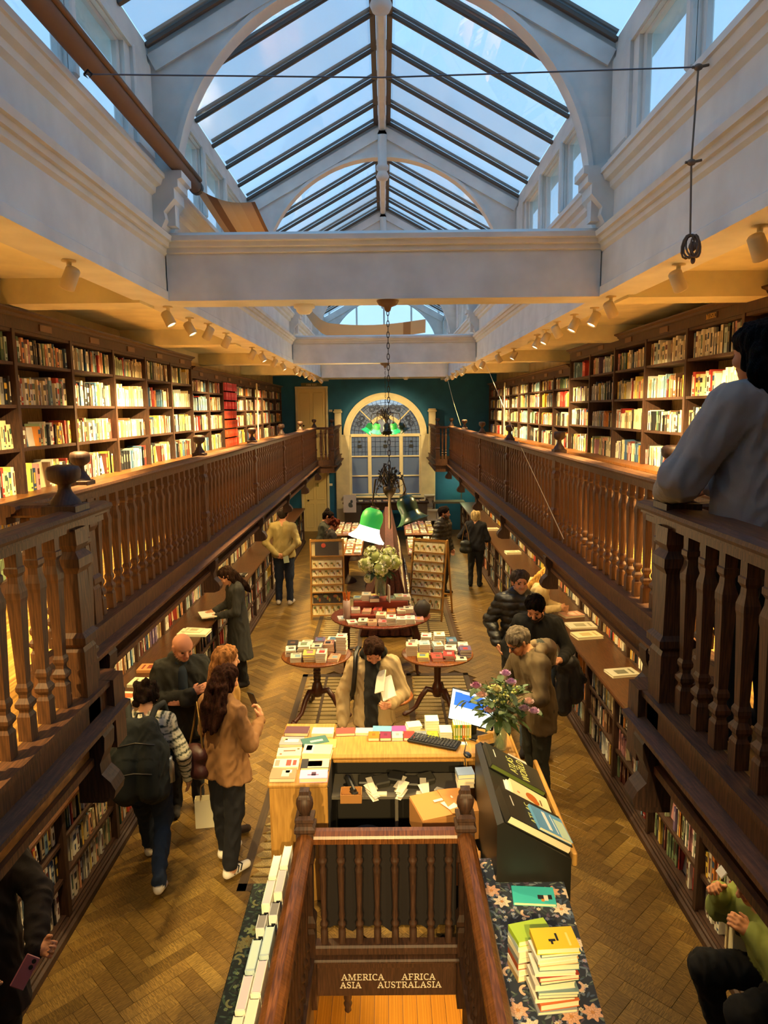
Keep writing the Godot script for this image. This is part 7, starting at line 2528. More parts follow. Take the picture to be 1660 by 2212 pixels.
# ---------------------------------------------------------------- blinds, cords, detectors, things on the counters
func build_small() -> void:
	var rl := thing("rolled_blind", "long brown rolled fabric blind running along the left side of the skylight", "blind")
	var rs := Shape.new()
	rs.tube([Vector3(-1.49, 5.42, -0.5), Vector3(-1.49, 5.42, -5.95)], 0.052, 18)
	rs.tube([Vector3(-1.435, 5.45, -0.5), Vector3(-1.435, 5.45, -5.9)], 0.016, 8)
	obj("roll", rs, mat("blind_cloth", "6b5240", 0.85), rl)
	var ec := Shape.new()
	ec.tube([Vector3(-1.49, 5.42, -5.94), Vector3(-1.49, 5.42, -6.0)], 0.055, 18)
	obj("end_cap", ec, M["iron"], rl)
	var sail := mat("sail", "ffffff", 0.9, {"vertex_color_use_as_albedo": true, "backlight_enabled": true, "backlight": Color("3a3022")})
	var sheets := [["sagging striped cotton blind hanging below the left end of the roll", -1.50, -1.02, 5.42, 5.30, -5.95, -8.6], ["broad beige cotton blind hanging across the second skylight bay", -1.50, 0.80, 5.36, 5.36, -14.0, -14.9]]
	for k in 2:
		var q: Array = sheets[k]
		var sh := Shape.new()
		var nu := 16
		var nv := 10
		var P := []
		for i in nu + 1:
			var row := []
			for j in nv + 1:
				var u := float(i) / nu
				var v := float(j) / nv
				row.append(Vector3(lerpf(q[1], q[2], u), lerpf(q[3], q[4], u) - (0.10 * sin(PI * v) if k == 0 else 0.0) - (0.05 * sin(PI * u) if k == 0 else 0.10 * sin(PI * u) + 0.24 * v - 0.35 * pow(maxf(0.0, 1.0 - u * 5.0), 2)), lerpf(q[5], q[6], v if k == 0 else 0.15 * v)))
			P.append(row)
		for i in nu:
			sh.col = lin(["b9a184", "7a5c40", "c9b79a", "c4b090"][(i / 3) % 4] if k == 0 else ("8a6a4a" if i == 13 else "b5a084"))
			for j in nv:
				sh.face([P[i][j], P[i + 1][j], P[i + 1][j + 1], P[i][j + 1]], Vector3.UP)
		tag(obj("cotton_blind", sh, sail), q[0], "blind")
	var cord := mat("cord", "6a5f54", 0.8)
	var w1 := Shape.new()
	w1.tube([Vector3(-1.43, 5.27, -3.7), Vector3(0, 5.24, -3.7), Vector3(1.52, 5.27, -3.7)], 0.004, 5)
	tag(obj("blind_wire", w1, mat("wire", "4a5260", 0.5)), "thin steel wire stretched across the near skylight", "wire")
	var eye := Shape.new()
	eye.tube([Vector3(-1.44, 5.27, -3.7), Vector3(-1.42, 5.29, -3.7), Vector3(-1.40, 5.27, -3.7), Vector3(-1.42, 5.25, -3.7), Vector3(-1.44, 5.27, -3.7)], 0.006, 5)
	tag(obj("ring", eye, M["iron"]), "small metal ring joining the wire to the rolled blind", "ring")
	for q in [[-7.9, "thin steel wire stretched across the skylight beyond the first arch"], [-11.0, "thin steel wire stretched across the skylight beyond the second arch"]]:
		var w := Shape.new()
		w.tube([Vector3(-1.6, 5.42, q[0]), Vector3(1.6, 5.50, q[0])], 0.003, 4)
		tag(obj("blind_wire", w, M["wire"]), q[1], "wire")
	var pc := thing("pull_cord", "knotted blind cord with a coiled bundle hanging on the right side of the skylight", "cord")
	var p1 := Shape.new()
	p1.tube([Vector3(1.53, 5.27, -3.7), Vector3(1.51, 4.83, -3.68), Vector3(1.53, 4.50, -3.7)], 0.005, 6)
	obj("cord", p1, cord, pc)
	for q in [Vector3(1.53, 5.27, -3.7), Vector3(1.51, 4.83, -3.68)]:
		var kn := Shape.new()
		kn.blob(q, Vector3(0.022, 0.016, 0.018))
		kn.tube([q + Vector3(-0.03, 0.0, 0), q, q + Vector3(0.05, 0.01, 0)], 0.007, 6)
		obj("knot", kn, cord, pc)
	var cl := Shape.new()
	for i in 6:
		var pts := []
		for j in 13:
			var an := TAU * j / 12
			pts.append(Vector3(1.545 + 0.008 * (i - 3), 4.44, -3.7) + Vector3(0.03 * cos(an) + 0.008 * sin(i * 2.0), 0.055 * sin(an), 0.02 * sin(an + i)))
		cl.tube(pts, 0.005, 5, false)
	cl.blob(Vector3(1.545, 4.44, -3.7), Vector3(0.02, 0.025, 0.022))
	cl.blob(Vector3(1.55, 4.375, -3.7), Vector3(0.012, 0.02, 0.012))
	obj("coil", cl, cord, pc)
	for q in [[Vector3(1.72, 4.41, -12.3), Vector3(1.60, 2.48, -6.3), "long pale cord slanting from the right ceiling down across the right balustrade"], [Vector3(1.5, 4.47, -17.5), Vector3(1.60, 3.3, -15.1), "pale cord slanting from the far right ceiling to the right handrail"]]:
		var s := Shape.new()
		var m: Vector3 = (q[0] + q[1]) / 2 + Vector3(0, -0.06, 0)
		s.tube([q[0], q[0].lerp(m, 0.5), m, m.lerp(q[1], 0.5), q[1]], 0.004, 5)
		tag(obj("cord", s, mat("pale_cord", "d8c79a", 0.8)), q[2], "cord")
	for q in [[Vector3(-0.64, 4.49, -5.88), 0.085, "white round smoke detector under the near white beam, left of the lamp chain"], [Vector3(1.98, 4.67, -6.45), 0.075, "white round smoke detector on the right gallery ceiling"], [Vector3(0.56, 4.49, -19.05), 0.08, "white round smoke detector under the farthest white beam"]]:
		var s := Shape.new()
		var R: float = q[1]
		s.lathe([Vector2(0, -R * 0.9), Vector2(R * 0.5, -R * 0.85), Vector2(R * 0.75, -R * 0.6), Vector2(R * 0.8, -R * 0.35), Vector2(R, -R * 0.3), Vector2(R, 0)], 20, q[0])
		tag(obj("smoke_detector", s, M["white_plastic"]), q[2], "detector")
	for q in [[Vector3(-2.90, 3.62, -16.3), "thin white vertical pipe between the far left gallery bookcases"], [Vector3(2.90, 3.62, -17.4), "thin white vertical pipe between the far right gallery bookcases"]]:
		var s := Shape.new()
		s.cbox(q[0], Vector3(0.03, 1.3, 0.05), 0.008)
		tag(obj("pipe", s, M["cream"]), q[1], "pipe")
	# books lying on the side counters
	var C := [
		["white paperback on the left counter beside the striped sweater", Vector3(-2.40, 0.972, -5.42), Vector3(0.13, 0.045, 0.19), 1.5, "e9e2d2", "b0472e"],
		["dark blue paperback lying on the left counter behind the white one", Vector3(-2.42, 0.972, -6.05), Vector3(0.16, 0.03, 0.22), 1.4, "39405c", "d8d8d8"],
		["cream book with orange lettering on the left counter near the bald man", Vector3(-2.45, 0.972, -6.35), Vector3(0.2, 0.045, 0.27), 1.45, "efe6cc", "d9683c"],
		["cream large book lying flat on the left counter behind the bald man", Vector3(-2.42, 0.972, -6.75), Vector3(0.2, 0.03, 0.28), 1.5, "e6e0be", "8a8a5c"],
		["tan picture book on the left counter beyond the bald man", Vector3(-2.48, 0.972, -7.15), Vector3(0.2, 0.03, 0.26), 1.6, "c98f5a", "8a3f2a"],
		["white open book on the left counter before the woman in grey", Vector3(-2.35, 0.972, -8.35), Vector3(0.24, 0.03, 0.36), 1.5, "eceac8", "cfc79a"],
		["pale booklet lying on that white book on the left counter", Vector3(-2.37, 1.002, -8.38), Vector3(0.16, 0.012, 0.24), 1.4, "e2e0c0", "b5ae84"],
		["black book on the left counter near the man with clasped hands", Vector3(-2.45, 0.972, -11.4), Vector3(0.2, 0.03, 0.3), 1.5, "2b2a28", "8a8478"],
		["grey white book lying alone on the right counter in the foreground", Vector3(2.38, 0.972, -6.9), Vector3(0.2, 0.025, 0.30), -1.4, "b9b7a8", "6a6a5c"],
		["cream open book on the right counter beside the man in black", Vector3(2.36, 0.972, -8.1), Vector3(0.22, 0.03, 0.32), -1.4, "ece2b8", "cbb987"],
		["white atlas lying on the right counter behind the cream open book", Vector3(2.40, 0.972, -8.5), Vector3(0.24, 0.02, 0.34), -1.5, "dfdcc8", "a8a48a"],
		["pink book on the right counter behind the bearded man", Vector3(2.40, 0.972, -8.95), Vector3(0.2, 0.03, 0.28), -1.3, "d9a690", "f0d8c8"],
		["pale yellow book on the right counter beyond the blonde woman", Vector3(2.36, 0.972, -10.9), Vector3(0.2, 0.03, 0.28), -1.5, "e8dea0", "b5ab6a"],
		["cream book on the far right counter behind the woman in black", Vector3(2.36, 0.972, -13.0), Vector3(0.2, 0.04, 0.28), -1.5, "ece4c4", "c9b98a"],
		["white book on the far right counter near the teal wall", Vector3(2.36, 0.972, -15.6), Vector3(0.2, 0.04, 0.28), -1.5, "ece4d0", "c9b98a"],
	]
	for q in C:
		var o := lay("book", q[0], q[1], q[2], q[3], q[4], "books lying on the side counters")
		blotch(o, [[Vector3(0.02, 1.02, 0.05), Vector3(0.5, 0.05, 0.4), q[5]], [Vector3(0, 1.02, -0.32), Vector3(0.6, 0.05, 0.08), q[5]]])
	for i in 6:
		lay("book", "white paperback, %s from bottom of the near stack on the left counter" % ORD[i], Vector3(-2.36, 0.972 + i * 0.032, -4.2), Vector3(0.13, 0.031, 0.19), 1.25 + 0.03 * sin(i * 2.0), "ece8dc", "white stack on the left counter")
	# strong unseen lamp that lights the basement floor
	var bl := thing("unseen_basement_lamp", "bright unseen ceiling lamp lighting the basement floor below the stair", "lamp", Vector3(0.9, -0.3, -3.0))
	var bs := Shape.new()
	bs.lathe([Vector2(0, -0.06), Vector2(0.1, -0.05), Vector2(0.12, 0.0), Vector2(0.12, 0.03)], 16, Vector3.ZERO)
	obj("diffuser", bs, emissive("basement_glow", "ffe0a0", 6.0), bl)
	omni(bl, Vector3(0.9, -0.45, -3.0), 40.0, 0.1, Color(1.0, 0.78, 0.45))


# ---------------------------------------------------------------- visitors
func build_people() -> void:
	var V := func(x: float, y: float, z: float) -> Vector3: return Vector3(x, y, z)
	# striped sweater and backpack, walking away on the left
	var p := person("person seen from behind in a striped knitted sweater, jeans and a big dark backpack", Vector3(-1.86, 0, -5.12), PI + 0.12, 1.60, {
		"cell": 0.012, "top": "d9d2b8", "cloth": 0.7, "bottom": "1b2740", "shoes": "d9d2c4", "hair": "1d1512", "style": "curly", "lean": 0.17, "nod": 0.25, "bulk": 1.2, "trouser": 1.12, "skin": "b98a6c", "long_top": false,
		"legL": [V.call(0.10, 0.50, 0.26), V.call(0.10, 0.10, 0.36)], "legR": [V.call(-0.10, 0.52, 0.06), V.call(-0.10, 0.16, -0.26), V.call(-0.11, 0.045, -0.12)],
		"armL": [V.call(0.28, 1.10, 0.16), V.call(0.22, 0.98, 0.36)], "armR": [V.call(-0.30, 1.10, 0.02), V.call(-0.31, 0.86, 0.10)], "sleeve": 1.12})
	var bp := thing("backpack", "large dark green grey backpack worn over the striped sweater", "backpack", p.position, p.rotation.y)
	var B := []
	var gc := lin("171d1d")
	gc.a = 0.9
	var gd := lin("121716")
	for s in [-1, 1]:
		B.append([V.call(s * 0.095, 0.90, -0.22), V.call(s * 0.095, 1.16, -0.20), 0.115, 0.115, gc])
		B.append([V.call(s * 0.085, 1.16, -0.20), V.call(s * 0.06, 1.34, -0.15), 0.11, 0.075, gc])
		B.append([V.call(s * 0.08, 0.92, -0.31), V.call(s * 0.08, 1.10, -0.30), 0.07, 0.07, gd])
	var bs := Shape.new()
	mesh_field(B, 0.012, 0.04, bs)
	obj("pack", bs, M["cloth"], bp)
	var fl := Shape.new()
	fl.tube([V.call(-0.13, 1.26, -0.285), V.call(0, 1.29, -0.30), V.call(0.13, 1.26, -0.285)], 0.007, 6)
	fl.tube([V.call(-0.12, 1.08, -0.375), V.call(0, 1.10, -0.385), V.call(0.12, 1.08, -0.375)], 0.006, 6)
	obj("zip", fl, M["black_plastic"], bp)
	for s in [-1, 1]:
		var st := Shape.new()
		st.tube([V.call(s * 0.07, 1.36, -0.14), V.call(s * 0.10, 1.44, -0.04), V.call(s * 0.13, 1.42, 0.10), V.call(s * 0.15, 1.25, 0.17), V.call(s * 0.19, 1.05, 0.08), V.call(s * 0.16, 0.98, -0.12)], 0.024, 8)
		obj("strap", st, mat("strap", "171d1d", 0.85), bp)
	var hl := Shape.new()
	hl.tube([V.call(-0.03, 1.39, -0.12), V.call(-0.02, 1.43, -0.10), V.call(0.02, 1.43, -0.10), V.call(0.03, 1.39, -0.12)], 0.009, 6)
	obj("grab_loop", hl, M["black_plastic"], bp)
	var bo := Shape.new()
	bo.lathe([Vector2(0, 0), Vector2(0.032, 0.0), Vector2(0.032, 0.14), Vector2(0.02, 0.16), Vector2(0.02, 0.19), Vector2(0, 0.19)], 12, V.call(-0.215, 0.93, -0.20))
	obj("bottle", bo, M["steel"], bp)
	# tan coat, long dark hair
	var t := person("person in a tan coat with long dark brown hair and white striped sneakers", Vector3(-1.29, 0, -5.28), 2.55, 1.70, {
		"cell": 0.013, "top": "805a36", "bottom": "14151a", "shoes": "e4ddd2", "ankle": "c08a68", "hair": "2a1812", "style": "pony", "hem": 0.80, "flare": 1.12, "nod": 0.18, "skin": "c48e6a", "collar": true, "trouser": 1.1,
		"armL": [V.call(0.24, 1.12, 0.02), V.call(0.17, 1.10, 0.24), V.call(-0.5, 0.7, 0.4), V.call(-0.6, -0.4, -0.4), 0.7], "armR": [V.call(-0.25, 1.12, 0.03), V.call(-0.14, 1.20, 0.26), V.call(0.3, 0.9, 0.3), V.call(0.6, -0.2, -0.5), 0.8],
		"legL": [V.call(0.10, 0.5, 0.02), V.call(0.12, 0.10, 0.06), V.call(0.14, 0.035, 0.23)], "legR": [V.call(-0.10, 0.5, -0.02), V.call(-0.11, 0.10, -0.10), V.call(-0.12, 0.035, 0.07)]})
	for s in [0, 1]:
		var an: Vector3 = [V.call(0.12, 0.075, 0.08), V.call(-0.11, 0.075, -0.07)][s]
		for k in 3:
			var so := Shape.new()
			so.tube([an + Vector3(-0.042, -0.03, 0.035 * k - 0.03), an + Vector3(-0.03, 0.005, 0.035 * k + 0.0), an + Vector3(0.03, 0.005, 0.035 * k), an + Vector3(0.042, -0.03, 0.035 * k - 0.03)], 0.006, 5)
			obj("shoe_stripe", so, M["black_plastic"], t)
	var ph := Shape.new()
	ph.cbox(Vector3.ZERO, Vector3(0.07, 0.14, 0.01), 0.003, Basis(Vector3.RIGHT, -0.4))
	var pho := obj("phone", ph, M["black_plastic"])
	pho.transform = Transform3D(Basis(Vector3.UP, 2.55), Vector3(-1.10, 1.33, -5.50))
	tag(pho, "dark phone held up by the person in the tan coat", "phone")
	shoulder_bag("dark maroon handbag hanging behind the tan coat's left side", Vector3(-1.52, 0.98, -5.28), "3a1a16", 2.55)
	carrier_bag("small cream paper carrier bag hanging beside the tan coat", Vector3(-1.50, 0.40, -5.42), "ece2c2", 0.15, Vector3(0.17, 0.24, 0.08))
	# the companion behind
	person("person with loose light brown hair in a mustard tan coat behind the tan coat", Vector3(-1.40, 0, -5.80), 2.1, 1.68, {
		"top": "a07a38", "bottom": "15151a", "hair": "7a5230", "style": "long", "hem": 0.75, "nod": 0.1, "skin": "c8936c", "shoes": "2a1a14"})
	# bald man
	var bm := person("bald older man in a dark olive jacket with folded arms", Vector3(-1.86, 0, -6.12), 0.40, 1.72, {
		"cell": 0.013, "hcell": 0.006, "top": "1f2019", "bottom": "131316", "style": "bald", "hair": "b09a86", "brow": "9a8672", "hem": 0.74, "bulk": 1.16, "nod": 0.30, "look": 0.25, "skin": "b97f62", "collar": true,
		"armL": [V.call(0.27, 1.13, 0.07), V.call(0.0, 1.14, 0.23), V.call(-1, 0.12, -0.2), V.call(0, -0.3, -1), 0.25], "armR": [V.call(-0.27, 1.12, 0.07), V.call(0.05, 1.20, 0.22), V.call(1, 0.3, -0.1), V.call(0, -0.4, -1), 0.25], "sleeve": 1.2})
	var cu := Shape.new()
	var navy := lin("1a2230")
	mesh_field([[V.call(0, 1.36, 0.075), V.call(0, 1.22, 0.105), 0.055, 0.045, navy], [V.call(-0.03, 1.44, 0.03), V.call(0.03, 1.44, 0.03), 0.05, 0.05, navy]], 0.012, 0.02, cu)
	obj("sweater_front", cu, M["cloth"], bm)
	# woman in the grey coat reading at the left counter
	var gw := person("woman in a long charcoal grey coat reading at the left counter", Vector3(-1.98, 0, -9.15), -1.15, 1.68, {
		"top": "34332f", "bottom": "1a1a1c", "hair": "251812", "style": "long", "hem": 0.42, "flare": 1.25, "nod": 0.5, "lean": 0.08, "skin": "c08a68",
		"armL": [V.call(0.24, 1.10, 0.08), V.call(0.10, 1.04, 0.30), V.call(-0.3, 0.0, 1), V.call(0, -1, 0), 0.3], "armR": [V.call(-0.24, 1.10, 0.08), V.call(-0.10, 1.06, 0.30), V.call(0.3, 0.0, 1), V.call(0, -1, 0), 0.3]})
	lay("open_book", "open white book in the hands of the woman in the grey coat", gw.transform * V.call(0.0, 1.02, 0.40), Vector3(0.30, 0.015, 0.2), -1.15, "ece6d4", "")
	# hands clasped behind the back
	person("man in a khaki jacket and jeans with hands clasped behind his back", Vector3(-1.94, 0, -13.15), PI - 0.12, 1.86, {
		"cell": 0.016, "top": "9a8a58", "bottom": "1c2638", "hair": "2a2320", "style": "short", "long_top": true, "hem": 0.86, "bulk": 1.12, "shoes": "d8d0c4", "nod": 0.1, "trouser": 1.1, "skin": "c08a68",
		"armL": [V.call(0.29, 1.12, -0.10), V.call(0.07, 0.93, -0.19), V.call(-1, -0.25, 0), V.call(0, 0, 1), 0.5], "armR": [V.call(-0.29, 1.12, -0.10), V.call(-0.07, 0.93, -0.20), V.call(1, -0.3, 0), V.call(0, 0, 1), 0.5], "fcell": 0.008})
	var cdn := Shape.new()
	cdn.cbox(Vector3(-1.86, 0.92, -12.90), Vector3(0.1, 0.13, 0.012), 0.003, Basis(Vector3.BACK, 0.15))
	tag(obj("leaflet", cdn, mat("leaflet", "a9b8a0", 0.7)), "pale green leaflet held behind the back of the khaki jacket", "paper")
	# two at the far left table
	person("person with dark hair in a bun at the far left book table", Vector3(-1.28, 0, -14.0), 1.5, 1.70, {
		"cell": 0.02, "hcell": 0.012, "top": "3a382c", "bottom": "17171a", "hair": "1a1210", "style": "bun", "hem": 0.75, "nod": 0.35, "lean": 0.1})
	person("person with reddish brown hair in a black coat at the far left book table", Vector3(-1.12, 0, -13.55), 1.9, 1.60, {
		"cell": 0.02, "hcell": 0.012, "top": "1f1b1a", "bottom": "17171a", "hair": "4a2014", "style": "curly", "hem": 0.7, "nod": 0.35, "lean": 0.12})
	# far right
	person("man with dark hair in a grey brown puffer jacket at the far right table", Vector3(1.12, 0, -13.75), 1.0, 1.76, {
		"cell": 0.018, "hcell": 0.01, "top": "2a241f", "cloth": 0.8, "bottom": "17181c", "hair": "1f1714", "style": "short", "bulk": 1.2, "sleeve": 1.3, "look": 0.35, "collar": true, "beard": "5a4436"})
	person("woman with an ash blonde bob in a black coat at the far right shelves", Vector3(1.84, 0, -14.4), PI - 0.35, 1.60, {
		"cell": 0.018, "hcell": 0.01, "top": "15151a", "bottom": "111114", "hair": "a8946c", "style": "bob", "bulk": 1.18, "hem": 0.84, "shoes": "0e0e10",
		"armL": [V.call(0.34, 1.12, -0.06), V.call(0.17, 0.98, 0.14)], "armR": [V.call(-0.28, 1.08, 0.02), V.call(-0.2, 1.0, 0.22)]})
	shoulder_bag("black shoulder bag at the hip of the woman with the ash blonde bob", Vector3(1.62, 0.93, -14.25), "14161c", PI - 0.35)
	# right hand group
	person("man with short greying hair in a black puffer jacket before the right shelves", Vector3(1.53, 0, -8.02), -0.10, 1.80, {
		"hcell": 0.006, "top": "17171c", "cloth": 0.8, "bottom": "2a2f3a", "hair": "4a4038", "style": "short", "bulk": 1.2, "sleeve": 1.35, "look": 0.2, "nod": 0.05, "collar": true, "beard": "a58672", "skin": "cc8f6c",
		"armR": [V.call(-0.31, 1.14, -0.03), V.call(-0.24, 0.94, 0.14)]})
	person("woman with long blonde hair reading at the right shelves behind the puffer jacket", Vector3(1.95, 0, -9.05), 1.15, 1.66, {
		"hcell": 0.008, "top": "cdb88a", "bottom": "2a2a2e", "hair": "b98a48", "style": "long", "nod": 0.45, "lean": 0.15, "skin": "cf9a78",
		"armL": [V.call(0.22, 1.12, 0.1), V.call(0.08, 1.12, 0.32)], "armR": [V.call(-0.22, 1.12, 0.1), V.call(-0.06, 1.14, 0.32)]})
	person("man with black hair and beard in a black sweater holding a coat", Vector3(1.56, 0, -7.12), -0.28, 1.80, {
		"cell": 0.013, "hcell": 0.006, "top": "0b0b0c", "bottom": "3a4a5e", "hair": "0d0a09", "style": "short", "bulk": 1.12, "nod": 0.52, "look": -0.15, "beard": "1c1411", "skin": "b57f60", "sleeve": 1.1,
		"armL": [V.call(0.30, 1.14, 0.02), V.call(0.25, 1.10, 0.24), V.call(-0.45, 0.35, 0.8), V.call(-0.4, -0.9, 0), 1.25], "armR": [V.call(-0.30, 1.12, -0.04), V.call(-0.24, 0.88, 0.08)]})
	var jk := Shape.new()
	var bl := lin("131316")
	bl.a = 0.9
	mesh_field([[V.call(1.86, 1.10, -6.92), V.call(1.76, 1.06, -6.90), 0.06, 0.06, bl], [V.call(1.88, 1.06, -6.95), V.call(1.92, 0.72, -7.0), 0.075, 0.10, bl], [V.call(1.80, 1.03, -6.93), V.call(1.80, 0.60, -6.95), 0.07, 0.085, bl], [V.call(1.92, 0.98, -6.98), V.call(2.02, 0.86, -7.02), 0.06, 0.04, bl]], 0.012, 0.03, jk)
	tag(obj("coat", jk, M["shiny_cloth"]), "black padded coat draped over the forearm of the bearded man", "coat")
	# khaki jacket and glasses
	var km := person("older man with glasses in a brown hooded jacket looking down at the till", Vector3(1.38, 0, -6.22), -1.25, 1.76, {
		"cell": 0.013, "hcell": 0.006, "top": "584831", "bottom": "191715", "hair": "5e5448", "style": "short", "bulk": 1.2, "hem": 0.72, "lean": 0.22, "nod": 0.42, "skin": "b9805c", "sleeve": 1.25,
		"armL": [V.call(0.28, 1.12, 0.14), V.call(0.12, 1.0, 0.36), V.call(-0.3, -0.2, 1), V.call(-0.3, -1, 0), 0.5], "armR": [V.call(-0.28, 1.12, 0.14), V.call(-0.10, 1.02, 0.38), V.call(0.3, -0.2, 1), V.call(0.3, -1, 0), 0.5]})
	var hc: Vector3 = km.get_meta("hc")
	var hb := Basis(Vector3.RIGHT, 0.22 * 0.8 + 0.42)
	var gl := Shape.new()
	for s in [-1, 1]:
		var ring := []
		for j in 11:
			ring.append(hc + hb * Vector3(s * 0.034 + 0.022 * cos(TAU * j / 10), 0.004 + 0.017 * sin(TAU * j / 10), 0.100))
		gl.tube(ring, 0.003, 5, false)
		gl.tube([hc + hb * Vector3(s * 0.056, 0.008, 0.098), hc + hb * Vector3(s * 0.083, 0.012, 0.0)], 0.003, 5)
	gl.tube([hc + hb * Vector3(-0.012, 0.008, 0.101), hc + hb * Vector3(0.012, 0.008, 0.101)], 0.003, 5)
	obj("glasses", gl, M["black_plastic"], km)
	var hd := Shape.new()
	var hk := lin("7a6a4e")
	hk.a = 0.9
	var hg := lin("3a3c34")
	mesh_field([[V.call(-0.10, 1.49, 0.06), V.call(0.0, 1.50, -0.07), 0.045, 0.06, hk], [V.call(0.0, 1.50, -0.07), V.call(0.10, 1.49, 0.06), 0.06, 0.045, hk], [V.call(0, 1.47, -0.09), V.call(0, 1.36, -0.12), 0.085, 0.05, hk], [V.call(-0.03, 1.52, -0.02), V.call(0.03, 1.52, -0.02), 0.035, 0.035, hg]], 0.011, 0.025, hd)
	obj("hood", hd, M["cloth"], km)
	# woman in the middle
	var cw := person("woman in a beige jacket and long black scarf holding a book behind the till", Vector3(-0.13, 0, -6.28), 0.05, 1.66, {
		"cell": 0.013, "hcell": 0.006, "top": "a08a64", "bottom": "33455e", "hair": "2c1c14", "style": "short", "bulk": 1.08, "hem": 0.80, "nod": 0.55, "lean": 0.05, "skin": "c98f70", "sleeve": 1.3, "flare": 0.95, "collar": true,
		"armL": [V.call(0.27, 1.10, 0.05), V.call(0.16, 1.08, 0.24), V.call(-0.6, 0.1, 0.8), V.call(-0.7, 0.2, -0.5), 0.7], "armR": [V.call(-0.29, 1.08, -0.02), V.call(-0.30, 0.82, 0.06)]})
	var sc := Shape.new()
	var blk := lin("141012")
	blk.a = 0.9
	mesh_field([[V.call(-0.07, 1.46, 0.05), V.call(0.07, 1.46, 0.05), 0.055, 0.055, blk], [V.call(0.05, 1.44, -0.06), V.call(-0.05, 1.44, -0.06), 0.05, 0.05, blk], [V.call(-0.035, 1.42, 0.10), V.call(-0.03, 1.1, 0.155), 0.05, 0.055, blk], [V.call(-0.03, 1.1, 0.155), V.call(-0.03, 0.72, 0.16), 0.055, 0.06, blk], [V.call(0.01, 1.40, 0.10), V.call(0.01, 1.05, 0.15), 0.045, 0.04, blk]], 0.011, 0.03, sc)
	obj("scarf", sc, M["cloth"], cw)
	var st2 := Shape.new()
	st2.tube([V.call(-0.14, 1.46, -0.08), V.call(-0.16, 1.45, 0.03), V.call(-0.17, 1.33, 0.12), V.call(-0.19, 1.12, 0.10), V.call(-0.22, 0.98, -0.05)], 0.022, 8)
	obj("bag_strap", st2, M["black_plastic"], cw)
	var hb2 := Shape.new()
	mesh_field([[V.call(-0.26, 1.02, -6.42), V.call(-0.32, 1.15, -6.46), 0.11, 0.10, lin("17151a")], [V.call(-0.12, 1.02, -6.48), V.call(-0.12, 1.2, -6.5), 0.11, 0.10, lin("17151a")]], 0.014, 0.03, hb2)
	tag(obj("backpack", hb2, M["cloth"]), "black backpack worn by the woman in the beige jacket", "backpack")
	lay("open_book", "white paperback held by the woman in the black scarf", Vector3(0.0, 1.20, -6.02), Vector3(0.13, 0.018, 0.20), 0.25, "e6e2d6", "", null, Basis(Vector3.RIGHT, 0.9) * Basis(Vector3.BACK, 0.5))
	lay("open_book", "second thin white book held by the woman in the black scarf", Vector3(-0.06, 1.25, -6.05), Vector3(0.12, 0.012, 0.20), -0.2, "d9d6c8", "", null, Basis(Vector3.RIGHT, 0.7) * Basis(Vector3.BACK, 0.9))
	# crouching at the right corner of the picture
	person("crouching person in an olive green sweater and black trousers at the lower right", Vector3(2.14, 0, -3.44), -1.45, 1.68, {
		"cell": 0.013, "top": "94a256", "bottom": "0e0f12", "shoes": "b5b0a2", "hair": "2a1c14", "style": "long", "drop": 0.36, "lean": 0.35, "bulk": 1.18, "sleeve": 1.35, "skin": "d0966e", "trouser": 1.3,
		"legL": [V.call(0.16, 0.56, 0.36), V.call(0.13, 0.11, 0.20), V.call(0.14, 0.04, 0.36)], "legR": [V.call(-0.16, 0.58, 0.38), V.call(-0.14, 0.10, 0.26), V.call(-0.15, 0.035, 0.42)],
		"armL": [V.call(0.24, 0.86, 0.22), V.call(0.10, 0.98, 0.30), V.call(-0.2, 0.6, 0.7), V.call(-0.6, -0.3, 0), 0.9], "armR": [V.call(-0.26, 0.86, 0.24), V.call(-0.18, 1.02, 0.30), V.call(0.2, 0.6, 0.6), V.call(0.6, -0.3, 0), 0.9]})
	var cp := Shape.new()
	cp.cbox(Vector3(1.87, 1.12, -3.62), Vector3(0.01, 0.13, 0.07), 0.003, Basis(Vector3.BACK, -0.7))
	tag(obj("phone", cp, mat("silver", "c8ccd4", 0.25, {"metallic": 0.4})), "silver phone in the hands of the crouching person in green", "phone")
	lay("book", "dark book with white page edges tucked under the green sweater's arm", Vector3(2.02, 0.80, -3.50), Vector3(0.16, 0.025, 0.2), 0.5, "1d2a1a", "", null, Basis(Vector3.BACK, 0.3))
	carrier_bag("cream canvas bag by the crouching person in green", Vector3(2.0, 0.62, -3.66), "d8cfa8", 1.2, Vector3(0.2, 0.26, 0.1))
	# lower left: dark coat and a phone
	person("person in a black coat holding a pink phone at the lower left edge", Vector3(-2.14, 0, -3.34), 0.75, 1.72, {
		"cell": 0.013, "top": "17120f", "bottom": "0f0f12", "hair": "1a1210", "style": "long", "hem": 0.5, "bulk": 1.1, "sleeve": 1.25, "skin": "d59a72", "nod": 0.4,
		"armL": [V.call(0.27, 1.12, 0.10), V.call(0.19, 0.97, 0.30), V.call(0.5, 0.1, 0.9), V.call(-0.7, 0.4, -0.3), 0.7], "armR": [V.call(-0.25, 1.12, 0.05), V.call(-0.1, 1.0, 0.28)]})
	var pp := thing("phone", "pink phone with two camera lenses held at the lower left edge", "phone", Vector3(-1.74, 1.02, -3.03), 0.4)
	var pb := Shape.new()
	pb.cbox(Vector3.ZERO, Vector3(0.07, 0.14, 0.009), 0.004, Basis(Vector3.BACK, -0.7) * Basis(Vector3.RIGHT, -0.5))
	obj("case", pb, mat("pink_phone", "a8646a", 0.3), pp)
	var lb := Basis(Vector3.BACK, -0.7) * Basis(Vector3.RIGHT, -0.5)
